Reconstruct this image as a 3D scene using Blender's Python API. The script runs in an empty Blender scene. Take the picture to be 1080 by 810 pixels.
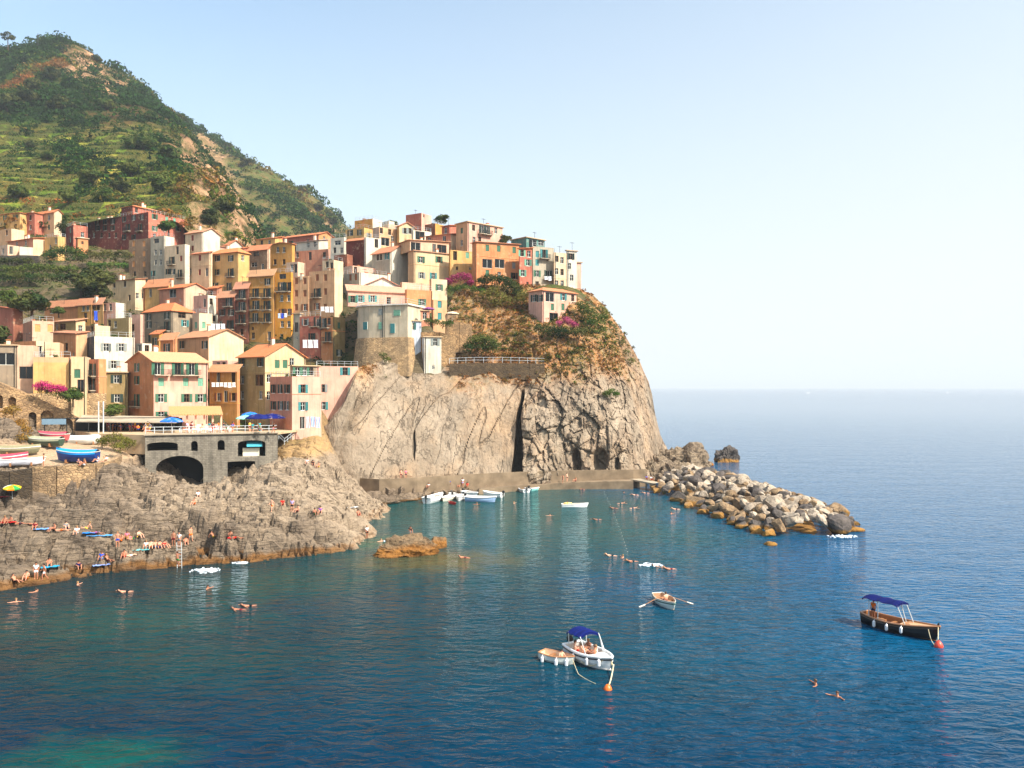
SKY_STRENGTH = 0.15; SUN_STRENGTH = 3.9; EXPOSURE = 1.04; HAZE = 0.00014; MILK = (3.16, 3.25, 3.26, 1)
import bpy, bmesh, math, random
import numpy as np
from mathutils import Vector, Matrix
from mathutils.geometry import tessellate_polygon

# ------------------------------------------------------------------ survey helpers
FOC = 850.0          # focal length in reference pixels (frame 1080 wide)
EYE = 20.0           # camera height above the sea
HOR = 408.5
R = math.radians
sc = bpy.context.scene
COL = sc.collection

def at(px, py, Y):
    return Vector(((px - 540) / FOC * Y, Y, EYE + (HOR - py) / FOC * Y))
def atz(px, py, z):
    Y = (EYE - z) * FOC / (py - HOR)
    return Vector(((px - 540) / FOC * Y, Y, z))
def lin(c):
    return tuple((v / 12.92 if v <= .04045 else ((v + .055) / 1.055) ** 2.4) for v in c)
def rgba(c):
    return (*lin(c), 1.0)

# ------------------------------------------------------------------ object helpers
def tag(o, label=None, cat=None, group=None, kind=None):
    if label: o['label'] = label
    if cat: o['category'] = cat
    if group: o['group'] = group
    if kind: o['kind'] = kind
    return o
def link(name, me, mats=(), parent=None, color=None, loc=None, rz=None):
    o = bpy.data.objects.new(name, me); COL.objects.link(o)
    for m in mats:
        if len(me.materials) < len(mats): me.materials.append(m)
    if parent: o.parent = parent
    if color: o.color = rgba(color)
    if loc is not None: o.location = loc
    if rz is not None: o.rotation_euler = (0, 0, rz)
    return o
def empty(name, loc, rz=0.0):
    o = bpy.data.objects.new(name, None); COL.objects.link(o)
    o.location = loc; o.rotation_euler = (0, 0, rz); o.empty_display_size = .5
    return o

class MB:
    """collects polygons, then links them as one mesh object"""
    def __init__(s): s.v = []; s.f = []; s.m = []; s.c = []
    def poly(s, pts, mi=0, col=(1, 1, 1)):
        b = len(s.v); s.v += [tuple(p) for p in pts]; s.f.append(tuple(range(b, b + len(pts)))); s.m.append(mi); s.c.append(col)
    def grid(s, rows, mi=0, col=(1, 1, 1), closed=False):
        b = len(s.v); n = len(rows[0])
        for r in rows: s.v += [tuple(p) for p in r]
        for i in range(len(rows) - 1):
            for j in range(n if closed else n - 1):
                k = (j + 1) % n
                s.f.append((b + i * n + j, b + i * n + k, b + (i + 1) * n + k, b + (i + 1) * n + j)); s.m.append(mi); s.c.append(col)
    def box(s, x0, x1, y0, y1, z0, z1, mi=0, col=(1, 1, 1)):
        p = [(x, y, z) for z in (z0, z1) for y in (y0, y1) for x in (x0, x1)]
        for q in ((0, 2, 3, 1), (4, 5, 7, 6), (0, 1, 5, 4), (2, 6, 7, 3), (0, 4, 6, 2), (1, 3, 7, 5)):
            s.poly([p[i] for i in q], mi, col)
    def tube(s, pts, r, n=6, mi=0, col=(1, 1, 1), caps=True):
        pts = [Vector(p) for p in pts]; rr = r if isinstance(r, (list, tuple)) else [r] * len(pts)
        rows = []
        for i, p in enumerate(pts):
            d = (pts[min(i + 1, len(pts) - 1)] - pts[max(i - 1, 0)]).normalized()
            a = d.orthogonal().normalized() if abs(d.z) > .9 else d.cross(Vector((0, 0, 1))).normalized()
            b = d.cross(a)
            rows.append([p + (a * math.cos(6.2832 * k / n) + b * math.sin(6.2832 * k / n)) * rr[i] for k in range(n)])
        s.grid(rows, mi, col, closed=True)
        if caps:
            s.poly(rows[0][::-1], mi, col); s.poly(rows[-1], mi, col)
    def mesh(s, name, tint=False, smooth=False):
        me = bpy.data.meshes.new(name); me.from_pydata(s.v, [], s.f)
        me.polygons.foreach_set('material_index', s.m)
        if smooth: me.polygons.foreach_set('use_smooth', [True] * len(s.f))
        if tint:
            ca = me.color_attributes.new('tint', 'FLOAT_COLOR', 'CORNER')
            buf = []
            for f, c in zip(s.f, s.c): buf += [*lin(c), 1.0] * len(f)
            ca.data.foreach_set('color', buf)
        me.update(); return me
    def build(s, name, mats, parent=None, color=None, loc=None, rz=None, tint=False, smooth=False):
        return link(name, s.mesh(name, tint, smooth), mats if isinstance(mats, (list, tuple)) else (mats,), parent, color, loc, rz)

def np_mesh(name, V, Fq, smooth=True, mi=None, attrs=None, colattr=None):
    """quads or tris from numpy arrays"""
    me = bpy.data.meshes.new(name); k = Fq.shape[1]
    me.vertices.add(len(V)); me.vertices.foreach_set('co', V.astype(np.float32).ravel())
    me.loops.add(Fq.size); me.loops.foreach_set('vertex_index', Fq.astype(np.int32).ravel())
    me.polygons.add(len(Fq)); me.polygons.foreach_set('loop_start', np.arange(0, Fq.size, k, dtype=np.int32))
    me.polygons.foreach_set('use_smooth', np.full(len(Fq), smooth))
    if mi is not None: me.polygons.foreach_set('material_index', mi.astype(np.int32))
    for n, (dom, arr) in (attrs or {}).items():
        a = me.attributes.new(n, 'FLOAT', dom); a.data.foreach_set('value', arr.astype(np.float32))
    me.update(calc_edges=True); me.validate(); return me
def grid_faces(nr, nc, closed=False):
    i = np.arange(nr - 1)[:, None]; j = np.arange(nc if closed else nc - 1)[None, :]; k = (j + 1) % nc
    return np.stack([i * nc + j, i * nc + k, (i + 1) * nc + k, (i + 1) * nc + j], -1).reshape(-1, 4)

# ------------------------------------------------------------------ numpy noise
def _h(i, j, k, s):
    n = (i * 374761393 + j * 668265263 + k * 2147483647 + s * 974634777) & 0xffffffff
    n = ((n ^ (n >> 13)) * 1274126177) & 0xffffffff
    return ((n ^ (n >> 16)) & 0xffff) / 65535.0
def vnoise(P, s=0):
    P = np.asarray(P, float); I = np.floor(P).astype(np.int64); f = P - I; f = f * f * f * (f * (f * 6 - 15) + 10)
    o = 0
    for dx in (0, 1):
        for dy in (0, 1):
            for dz in (0, 1):
                w = (f[..., 0] if dx else 1 - f[..., 0]) * (f[..., 1] if dy else 1 - f[..., 1]) * (f[..., 2] if dz else 1 - f[..., 2])
                o = o + w * _h(I[..., 0] + dx, I[..., 1] + dy, I[..., 2] + dz, s)
    return o * 2 - 1
def fbm(P, o=4, s=0, gain=.5):
    P = np.asarray(P, float); t = 0; a = 1; n = 0
    for k in range(o):
        t = t + a * vnoise(P * 2 ** k + 17.3 * k, s + k); n += a; a *= gain
    return t / n
def ridged(P, o=4, s=0, gain=.5):
    P = np.asarray(P, float); t = 0; a = 1; n = 0
    for k in range(o):
        t = t + a * (1 - 2 * np.abs(vnoise(P * 2 ** k + 11.7 * k, s + k))); n += a; a *= gain
    return t / n
def cells(P, s=0):
    """F1, F2 distance and cell value of a jittered grid"""
    P = np.asarray(P, float); I = np.floor(P).astype(np.int64)
    f1 = np.full(P.shape[:-1], 9.); f2 = f1.copy(); val = np.zeros_like(f1)
    for dx in (-1, 0, 1):
        for dy in (-1, 0, 1):
            for dz in (-1, 0, 1):
                a, b, c = I[..., 0] + dx, I[..., 1] + dy, I[..., 2] + dz
                d = np.sqrt((a + _h(a, b, c, s) - P[..., 0]) ** 2 + (b + _h(a, b, c, s + 1) - P[..., 1]) ** 2 + (c + _h(a, b, c, s + 2) - P[..., 2]) ** 2)
                v = _h(a, b, c, s + 3); nf = d < f1
                f2 = np.where(nf, f1, np.minimum(f2, d)); val = np.where(nf, v, val); f1 = np.where(nf, d, f1)
    return f1, f2, val
def sstep(a, b, x):
    t = np.clip((x - a) / (b - a), 0, 1); return t * t * (3 - 2 * t)
def xyz(x, y, z): return np.stack(np.broadcast_arrays(x, y, z), -1).astype(float)

class TPS:
    """smooth surface through scattered points"""
    def __init__(s, P, V, lam=0.0):
        s.P = np.asarray(P, float); V = np.asarray(V, float); n = len(V)
        A = np.zeros((n + 3, n + 3)); A[:n, :n] = s.k(s.P, s.P) + lam * np.eye(n)
        Q = np.hstack([np.ones((n, 1)), s.P]); A[:n, n:] = Q; A[n:, :n] = Q.T
        s.w = np.linalg.solve(A, np.concatenate([V, np.zeros(3)]))
    def k(s, A, B):
        r2 = ((A[:, None, :] - B[None, :, :]) ** 2).sum(-1); return .5 * r2 * np.log(r2 + 1e-9)
    def __call__(s, Q):
        sh = Q.shape[:-1]; Q = Q.reshape(-1, 2); out = np.empty(len(Q))
        for i in range(0, len(Q), 20000):
            q = Q[i:i + 20000]; out[i:i + 20000] = s.k(q, s.P) @ s.w[:-3] + s.w[-3] + q @ s.w[-2:]
        return out.reshape(sh)

# ------------------------------------------------------------------ materials
class NT:
    def __init__(s, name):
        s.m = bpy.data.materials.new(name); s.m.use_nodes = True; s.t = s.m.node_tree
        s.b = s.t.nodes['Principled BSDF']; s.out = s.t.nodes['Material Output']
    def n(s, typ, _ins=None, **kw):
        d = s.t.nodes.new(typ)
        for k, v in kw.items(): setattr(d, k, v)
        for k, v in (_ins or {}).items(): s.set(d.inputs[k], v)
        return d
    def set(s, sock, v):
        if isinstance(v, bpy.types.NodeSocket): s.t.links.new(v, sock)
        elif isinstance(v, bpy.types.Node): s.t.links.new(v.outputs[0], sock)
        else: sock.default_value = v
    def bs(s, **kw):
        for k, v in kw.items(): s.set(s.b.inputs[k.replace('_', ' ')], v)
    def pos(s): return s.n('ShaderNodeNewGeometry').outputs['Position']
    def map(s, vec, scale=(1, 1, 1), rot=(0, 0, 0)):
        return s.n('ShaderNodeMapping', {'Vector': vec, 'Scale': scale, 'Rotation': rot}).outputs[0]
    def noise(s, vec, scale, detail=4, rough=.55, dist=0.0):
        return s.n('ShaderNodeTexNoise', {'Vector': vec, 'Scale': scale, 'Detail': detail, 'Roughness': rough, 'Distortion': dist}).outputs[0]
    def ramp(s, fac, stops, interp='LINEAR'):
        d = s.n('ShaderNodeValToRGB', {'Fac': fac}); e = d.color_ramp.elements; d.color_ramp.interpolation = interp
        while len(e) < len(stops): e.new(.5)
        for q, (p, c) in zip(e, stops):
            q.position = p; q.color = c if len(c) == 4 else rgba(c)
        return d.outputs[0]
    def mix(s, fac, a, b, blend='MIX'):
        d = s.n('ShaderNodeMix', data_type='RGBA', blend_type=blend)
        s.set(d.inputs[0], fac); s.set(d.inputs[6], a); s.set(d.inputs[7], b); return d.outputs[2]
    def math(s, op, a, b=0.0, c=0.0, clamp=False):
        d = s.n('ShaderNodeMath', operation=op, use_clamp=clamp); s.set(d.inputs[0], a); s.set(d.inputs[1], b); s.set(d.inputs[2], c); return d.outputs[0]
    def rng(s, v, a, b, c=0.0, d=1.0):
        return s.n('ShaderNodeMapRange', {'Value': v, 'From Min': a, 'From Max': b, 'To Min': c, 'To Max': d}).outputs[0]
    def attr(s, name, out=2): return s.n('ShaderNodeAttribute', attribute_name=name).outputs[out]
    def acol(s, name): return s.attr(name, 0)
    def ocol(s): return s.n('ShaderNodeObjectInfo').outputs['Color']
    def bump(s, h, strength=.5, dist=.1, nrm=None):
        i = {'Height': h, 'Strength': strength, 'Distance': dist}
        if nrm: i['Normal'] = nrm
        return s.n('ShaderNodeBump', i).outputs[0]
    def crack(s, vec, scale, w, p, ms=.25):
        n = s.noise(vec, scale, 5, .6, .4); a = s.math('ABSOLUTE', s.math('SUBTRACT', n, .5)); m = s.rng(s.noise(p, ms, 3), .42, .55)
        return s.math('MULTIPLY', s.rng(a, w * .25, w, 1, 0), m)
    def sep(s, v, k): return s.n('ShaderNodeSeparateXYZ', {'Vector': v}).outputs[k]

M = {}
def simple(name, col=None, rough=.6, metal=0.0, vary=.12, scale=2.0, bump=0.0, spec=.5):
    t = NT(name); base = t.ocol() if col is None else rgba(col)
    p = t.pos(); n = t.noise(p, scale, 3)
    v = t.rng(n, .3, .7, 1 - vary, 1 + vary)
    c = t.n('ShaderNodeCombineXYZ', {0: v, 1: v, 2: v}).outputs[0]
    t.bs(Base_Color=t.mix(1.0, base, c, 'MULTIPLY'), Roughness=rough, Metallic=metal)
    t.b.inputs['Specular IOR Level'].default_value = spec
    if bump: t.bs(Normal=t.bump(t.noise(p, scale * 6, 3), bump, .05))
    M[name] = t.m; return t.m

# stucco: colour painted per face (tint), weathering by noise
t = NT('stucco'); p = t.pos()
big = t.rng(t.noise(p, .35, 5, .6), .3, .72, .74, 1.10)
st = t.noise(t.map(p, (2.2, 2.2, .18)), 1.0, 4, .6)
streak = t.rng(st, .48, .74, 1.0, .70)
v = t.math('MULTIPLY', big, streak)
c = t.n('ShaderNodeCombineXYZ', {0: v, 1: t.math('MULTIPLY', v, .995), 2: t.math('MULTIPLY', v, .98)}).outputs[0]
base = t.mix(1.0, t.acol('tint'), c, 'MULTIPLY')
patch = t.rng(t.noise(p, .9, 6, .7), .56, .64, 0, .9)
base = t.mix(t.math('MULTIPLY', patch, .45), base, rgba((.78, .68, .55)))
t.bs(Base_Color=base, Roughness=.88, Normal=t.bump(t.noise(p, 9, 4), .35, .04)); M['stucco'] = t.m
t.b.inputs['Specular IOR Level'].default_value = .2

# terracotta tiles, rows across the slope (object space)
t = NT('roof_tile'); oc = t.n('ShaderNodeTexCoord').outputs['Object']
w = t.n('ShaderNodeTexWave', {'Vector': oc, 'Scale': 1.4, 'Distortion': .4, 'Detail': 1.0}, wave_type='BANDS', bands_direction='DIAGONAL').outputs[1]
n1 = t.noise(oc, 1.1, 5, .65); n2 = t.noise(oc, 7.0, 2)
cc = t.mix(t.rng(n1, .35, .75, 0, .4), t.mix(.35, t.ocol(), rgba((.72, .38, .22))), rgba((.74, .60, .46)))
cc = t.mix(t.rng(n2, .45, .75, 0, .45), cc, rgba((.45, .27, .18)))
t.bs(Base_Color=cc, Roughness=.9, Normal=t.bump(t.math('ADD', w, t.math('MULTIPLY', n2, .6)), .6, .07)); M['roof_tile'] = t.m
t.b.inputs['Specular IOR Level'].default_value = .15

t = NT('masonry'); p = t.pos()
v = t.math('MULTIPLY', t.rng(t.noise(p, .6, 6, .65), .3, .7, .7, 1.15), t.rng(t.noise(t.map(p, (1.4, 1.4, .12)), 1.0, 4, .6), .45, .7, 1.05, .6))
cc = t.n('ShaderNodeCombineXYZ', {0: v, 1: v, 2: v}).outputs[0]
bk = t.n('ShaderNodeTexBrick', {'Vector': t.map(p, (1, 1, 1), (R(90), 0, 0)), 'Color1': (.72, .72, .72, 1), 'Color2': (1, 1, 1, 1), 'Mortar': (.5, .5, .5, 1), 'Scale': .9, 'Mortar Size': .02}).outputs[0]
t.bs(Base_Color=t.mix(1.0, t.mix(1.0, rgba((.56, .52, .46)), cc, 'MULTIPLY'), bk, 'MULTIPLY'), Roughness=.95, Normal=t.bump(t.noise(p, 3, 6), .6, .1)); M['masonry'] = t.m
t = NT('stone_wall'); p = t.pos()
vo = t.n('ShaderNodeTexVoronoi', {'Vector': t.map(p, (1, 1, 1.7)), 'Scale': 1.9, 'Randomness': 1.0})
edge = t.n('ShaderNodeTexVoronoi', {'Vector': t.map(p, (1, 1, 1.7)), 'Scale': 1.9}, feature='DISTANCE_TO_EDGE').outputs[0]
cv = t.mix(t.sep(vo.outputs['Color'], 0), rgba((.50, .43, .35)), rgba((.68, .60, .49)))
cv = t.mix(t.rng(t.noise(p, .5, 4), .4, .7, 0, .7), cv, rgba((.42, .38, .33)))
cv = t.mix(1.0, cv, t.ocol(), 'MULTIPLY')
cv = t.mix(t.rng(edge, 0, .05, .7, 0), cv, rgba((.22, .19, .15)))
t.bs(Base_Color=cv, Roughness=.95, Normal=t.bump(t.rng(edge, 0, .12), .7, .12)); M['stone_wall'] = t.m

simple('glass', (.05, .065, .07), .12, vary=.3, scale=.8)
simple('frame', None, .6, vary=.06)
simple('shutter', None, .7, vary=.15, scale=3, bump=.2)
simple('metal', (.12, .13, .13), .5, vary=.2)
simple('pale_metal', (.75, .76, .76), .45, vary=.1)
simple('concrete', (.66, .60, .52), .95, vary=.16, scale=.6, bump=.3, spec=.1)
simple('quay_concrete', (.50, .43, .35), .95, vary=.3, scale=.5, bump=.5, spec=.1)
simple('slab', (.74, .63, .50), .95, vary=.2, scale=.5, bump=.3, spec=.1)
simple('cloth', None, .9, vary=.12, scale=5, spec=.1)
simple('skin', None, .55, vary=.08, scale=6)
simple('hair', None, .6, vary=.2, scale=20)
simple('hull_paint', None, .3, vary=.10, scale=1.5)
simple('wood', (.62, .42, .26), .6, vary=.22, scale=4)
simple('rope', (.80, .74, .60), .9, vary=.15)
simple('rubber', (.05, .05, .055), .5)
simple('buoy', None, .4, vary=.1, scale=8)
simple('bark', (.30, .23, .17), .95, vary=.3, scale=6, bump=.5)
simple('painted_shade', (.06, .06, .055), .8, vary=.3, scale=.5)  # near-black standing for the shade behind openings

t = NT('foliage'); v = t.attr('leaf'); p = t.pos()
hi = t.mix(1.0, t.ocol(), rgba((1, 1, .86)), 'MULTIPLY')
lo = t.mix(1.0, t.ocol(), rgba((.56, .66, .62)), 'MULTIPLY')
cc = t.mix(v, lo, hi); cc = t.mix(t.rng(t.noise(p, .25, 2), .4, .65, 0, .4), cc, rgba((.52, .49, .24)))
t.bs(Base_Color=cc, Roughness=.75); t.b.inputs['Specular IOR Level'].default_value = .25
tr = t.n('ShaderNodeBsdfTranslucent', {'Color': cc})
mx = t.n('ShaderNodeMixShader', {0: .25, 1: t.b.outputs[0], 2: tr.outputs[0]}); t.set(t.out.inputs[0], mx); M['foliage'] = t.m

t = NT('blossom'); v = t.attr('leaf')
cc = t.mix(v, t.mix(1.0, t.ocol(), rgba((.6, .45, .6)), 'MULTIPLY'), t.ocol())
t.bs(Base_Color=cc, Roughness=.7); M['blossom'] = t.m
t = NT('scrub'); v = t.attr('leaf'); hue = t.attr('hue')     # mixed scrub, hue 0 green .. 1 brown-orange
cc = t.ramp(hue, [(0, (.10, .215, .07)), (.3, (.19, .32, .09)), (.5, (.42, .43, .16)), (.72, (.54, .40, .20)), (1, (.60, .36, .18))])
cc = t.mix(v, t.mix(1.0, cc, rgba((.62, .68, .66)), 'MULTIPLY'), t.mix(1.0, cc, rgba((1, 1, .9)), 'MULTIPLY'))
t.bs(Base_Color=cc, Roughness=.8); t.b.inputs['Specular IOR Level'].default_value = .15
tr = t.n('ShaderNodeBsdfTranslucent', {'Color': cc})
mx = t.n('ShaderNodeMixShader', {0: .22, 1: t.b.outputs[0], 2: tr.outputs[0]}); t.set(t.out.inputs[0], mx); M['scrub'] = t.m

# sea-shore rock: grey brown layered stone, ochre weed band at the waterline
def rock(name, c1, c2, c3, band=True, tilt=(0.0, .25, .3), sx=(.18, .5, 1.6), orange=(.62, .38, .12), bs=.9, bh=1.0):
    t = NT(name); p = t.pos(); z = t.sep(p, 2)
    mp = t.map(p, sx, tilt)
    l = t.noise(mp, 1.6, 7, .62, .6); a = t.noise(p, .22, 5, .6); f = t.noise(p, 2.6, 6, .65)
    cc = t.mix(t.rng(a, .35, .66), rgba(c1), rgba(c2)); cc = t.mix(t.rng(l, .38, .68, 0, .75), cc, rgba(c3))
    cc = t.mix(t.rng(f, .56, .74, 0, .55), cc, rgba(tuple(q * .55 for q in c3)))
    cr = t.crack(t.map(p, tuple(q * 1.1 for q in sx), tilt), .55, .012, p)
    cr2 = t.crack(t.map(p, tuple(q * 2.6 for q in sx), tilt), .8, .014, p, .8)
    cc = t.mix(t.math('MULTIPLY', t.math('MAXIMUM', cr, cr2), .75), cc, rgba((.15, .13, .11)))
    if band:
        zz = t.math('ADD', z, t.rng(t.noise(p, .35, 4), .2, .8, -.55, .55))
        cc = t.mix(t.rng(zz, .55 * bh, .95 * bh, .95, 0), cc, rgba(orange)); cc = t.mix(t.rng(zz, -.1, .25, .9, 0), cc, rgba((.30, .19, .09)))
    h = t.math('ADD', t.math('MULTIPLY', l, 1.0), t.math('MULTIPLY', f, .55)); h = t.math('SUBTRACT', h, t.math('MULTIPLY', cr, .3))
    t.bs(Base_Color=cc, Roughness=.92, Normal=t.bump(h, bs, .55)); t.b.inputs['Specular IOR Level'].default_value = .2
    M[name] = t.m; return t
rock('shore_rock', (.64, .56, .46), (.50, .43, .36), (.38, .33, .28))
rock('islet_rock', (.60, .50, .38), (.50, .41, .31), (.36, .29, .22), sx=(.5, .6, 1.2), orange=(.58, .39, .18), bs=1.0, bh=1.5)
rock('foot_rock', (.58, .50, .41), (.48, .41, .34), (.34, .29, .25), sx=(.5, .6, 1.2), orange=(.46, .33, .18), bs=1.0, bh=.35)
rock('boulder_rock', (.80, .74, .70), (.60, .52, .45), (.46, .40, .36), sx=(.8, .8, .9), bs=.7)
# ------------------------------------------------------------------ camera, light, air
cam = bpy.data.cameras.new('camera'); co = bpy.data.objects.new('camera', cam); COL.objects.link(co)
co.location = (0, 0, EYE); co.rotation_euler = (R(90), 0, 0)
cam.sensor_width = 36; cam.lens = 36 * FOC / 1080; cam.shift_y = 3.5 / 1080; cam.clip_start = .5; cam.clip_end = 90000
sc.camera = co
SUN_AZ = math.atan2(.85, -.53)      # clockwise from +Y
SUN_EL = R(44)
w = bpy.data.worlds.new('World'); sc.world = w; w.use_nodes = True
wn = w.node_tree; bg = wn.nodes['Background']
sky = wn.nodes.new('ShaderNodeTexSky'); sky.sky_type = 'NISHITA'; sky.sun_disc = False
sky.sun_elevation = SUN_EL; sky.sun_rotation = SUN_AZ; sky.altitude = 0; sky.air_density = 1.0; sky.dust_density = 3.2; sky.ozone_density = 0.5
tcw = wn.nodes.new('ShaderNodeTexCoord'); sx_ = wn.nodes.new('ShaderNodeSeparateXYZ'); wn.links.new(tcw.outputs['Generated'], sx_.inputs[0])
def wmath(op, a, b, c=None, clamp=False):
    d = wn.nodes.new('ShaderNodeMath'); d.operation = op; d.use_clamp = clamp
    for i_, v_ in enumerate((a, b, c)):
        if v_ is None: continue
        if isinstance(v_, (int, float)): d.inputs[i_].default_value = v_
        else: wn.links.new(v_, d.inputs[i_])
    return d.outputs[0]
# milky summer haze: thick near the horizon and towards the sun's side, thin overhead
el = wmath('ABSOLUTE', sx_.outputs[2], 0); f1_ = wmath('MULTIPLY_ADD', el, -1.5, .86); f2_ = wmath('MULTIPLY_ADD', sx_.outputs[0], .42, f1_); f2_ = wmath('MINIMUM', wmath('MAXIMUM', f2_, .12), .92)
mxw = wn.nodes.new('ShaderNodeMix'); mxw.data_type = 'RGBA'; wn.links.new(f2_, mxw.inputs[0]); tn_ = wn.nodes.new('ShaderNodeMix'); tn_.data_type = 'RGBA'; tn_.blend_type = 'MULTIPLY'; tn_.inputs[0].default_value = 1; wn.links.new(sky.outputs[0], tn_.inputs[6]); tn_.inputs[7].default_value = (.91, 1.025, .98, 1); wn.links.new(tn_.outputs[2], mxw.inputs[6]); mxw.inputs[7].default_value = MILK
wn.links.new(mxw.outputs[2], bg.inputs[0]); bg.inputs[1].default_value = SKY_STRENGTH
sl = bpy.data.lights.new('sun', 'SUN'); sl.energy = SUN_STRENGTH; sl.angle = R(.5); sl.color = (1, .94, .84)
so = bpy.data.objects.new('sun', sl); COL.objects.link(so); so.location = (60, -40, 90)
sd = Vector((math.sin(SUN_AZ) * math.cos(SUN_EL), math.cos(SUN_AZ) * math.cos(SUN_EL), math.sin(SUN_EL)))
so.rotation_euler = sd.to_track_quat('Z', 'Y').to_euler()
vs = sc.view_settings; vs.view_transform = 'Standard'; vs.look = 'None'; vs.gamma = 1; vs.exposure = EXPOSURE; vs.use_curve_mapping = False
sc.cycles.use_denoising = True
try: sc.cycles.denoiser = 'OPENIMAGEDENOISE'
except Exception: pass
sc.cycles.max_bounces = 5; sc.cycles.diffuse_bounces = 3; sc.cycles.glossy_bounces = 3; sc.cycles.volume_bounces = 0
sc.cycles.transparent_max_bounces = 6; sc.cycles.caustics_reflective = False; sc.cycles.caustics_refractive = False
sc.cycles.sample_clamp_indirect = 6

# haze
if HAZE > 0:
    t = NT('haze_air'); t.t.nodes.remove(t.b)
    pv = t.n('ShaderNodeVolumePrincipled'); pv.inputs['Color'].default_value = (.86, .92, 1.0, 1); pv.inputs['Density'].default_value = HAZE
    pv.inputs['Anisotropy'].default_value = 0.0
    t.set(t.out.inputs['Volume'], pv.outputs[0])
    mb = MB(); mb.box(-20500, 20500, -2000, 30500, -12, 420)
    tag(mb.build('haze', t.m), kind='stuff')

# sea ---------------------------------------------------------------
t = NT('sea_water'); p = t.pos(); X = t.sep(p, 0); Y = t.sep(p, 1)
warp = t.rng(t.noise(p, .035, 4), 0, 1, -30, 30)
gx = t.rng(t.math('ADD', X, warp), -32, 42)
deep = t.ramp(gx, [(0, (.0, .16, .185)), (.45, (.0, .21, .265)), (1, (.0, .285, .43))])
deep = t.mix(t.rng(Y, 60, 36, 0, .75), deep, rgba((.0, .14, .27)))
# shallow bay in front of the quay is greener
cv = t.n('ShaderNodeVectorMath', {0: p, 1: (-2, 128, 0)}, operation='DISTANCE').outputs['Value']
deep = t.mix(t.rng(t.math('ADD', cv, warp), 18, 52, .7, 0), deep, rgba((.01, .29, .28)))
for (x, y, r, c, k) in ((-22.5, 43.5, 4.2, (.03, .30, .25), .65), (-33, 69, 9, (.02, .27, .24), .5), (-25, 58, 8, (.02, .24, .23), .35), (-8.5, 93, 8, (.38, .33, .15), .6), (-16, 104, 6, (.18, .33, .24), .6), (-24, 82, 9, (.08, .28, .22), .4)):
    dd = t.n('ShaderNodeVectorMath', {0: t.map(p, (.62, 1, 1)), 1: (x * .62, y, 0)}, operation='DISTANCE').outputs['Value']
    dd = t.math('ADD', dd, t.rng(t.noise(p, .35, 4), 0, 1, -r * .6, r * .6))
    deep = t.mix(t.rng(dd, r * .25, r, k, 0), deep, rgba(c))
mott = t.noise(t.map(p, (.5, 1, 1)), .8, 4, .65)
deep = t.mix(t.rng(mott, .45, .75, 0, .5), deep, rgba((.004, .07, .12)))
w1 = t.noise(t.map(p, (.5, 1, 1), (0, 0, R(14))), 1.45, 3, .52, .5)
w2 = t.noise(t.map(p, (.4, 1, 1), (0, 0, R(-10))), .16, 3, .5)
dist = t.n('ShaderNodeVectorMath', {0: p, 1: (0, 0, 0)}, operation='DISTANCE').outputs['Value']
w3 = t.n('ShaderNodeTexNoise', {'Vector': t.map(p, (.45, 1, 1), (0, 0, R(22))), 'Scale': .9, 'Detail': 1.5, 'Distortion': .8}, noise_type='RIDGED_MULTIFRACTAL').outputs[0]
h = t.math('ADD', t.math('ADD', w1, t.math('MULTIPLY', w3, .10)), t.math('MULTIPLY', w2, 1.2))
t.bs(Base_Color=deep, Roughness=t.rng(dist, 40, 900, .04, .12), IOR=t.rng(dist, 60, 600, 1.20, 1.333),
     Normal=t.bump(h, t.rng(dist, 60, 900, 1.0, .10), .34))
t.set(t.b.inputs['Specular IOR Level'], t.rng(dist, 60, 700, .18, .95)); t.b.inputs['Specular Tint'].default_value = (.22, .66, 1, 1)
M['sea_water'] = t.m
mb = MB(); mb.poly([(-20000, -1500, 0), (20000, -1500, 0), (20000, 30000, 0), (-20000, 30000, 0)])
tag(mb.build('sea', M['sea_water']), kind='structure')
mb = MB(); mb.poly([(-20000, -1500, -9), (20000, -1500, -9), (20000, 30000, -9), (-20000, 30000, -9)])
tag(mb.build('seabed', M['shore_rock']), kind='structure')

# shore and village terrain (height field) --------------------------------------------
CP = []                                           # control points (X, Y, z)
def cz(*L):
    for a in L:
        v = atz(*a); CP.append((v.x, v.y, v.z))
def cy(*L):
    for px, py, Y in L:
        v = at(px, py, Y); CP.append((v.x, v.y, v.z))
shoreline = [(-70, 645), (0, 626), (50, 618), (100, 607), (150, 601), (190, 597), (240, 594), (300, 590), (345, 585), (378, 581), (396, 572)]
for a in shoreline:
    v = atz(*a, 0); CP.append((v.x, v.y, 0)); CP.append((v.x + .6, v.y - 3.5, -3.2)); CP.append((v.x + 1.5, v.y - 12, -5))
for px, Y, z in ((-30, 128, 13), (8, 129.5, 10.8), (35, 130, 10.6), (60, 131.5, 10.6), (88, 133.5, 10.8), (105, 137, 11.6)): CP.append(((px - 540) / FOC * Y, Y, z))
cy((-5, 436, 122.5), (12, 441, 121.5), (22, 456, 121), (8, 470, 117.5), (26, 470, 119.5), (-40, 430, 124), (-40, 472, 116))
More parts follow.
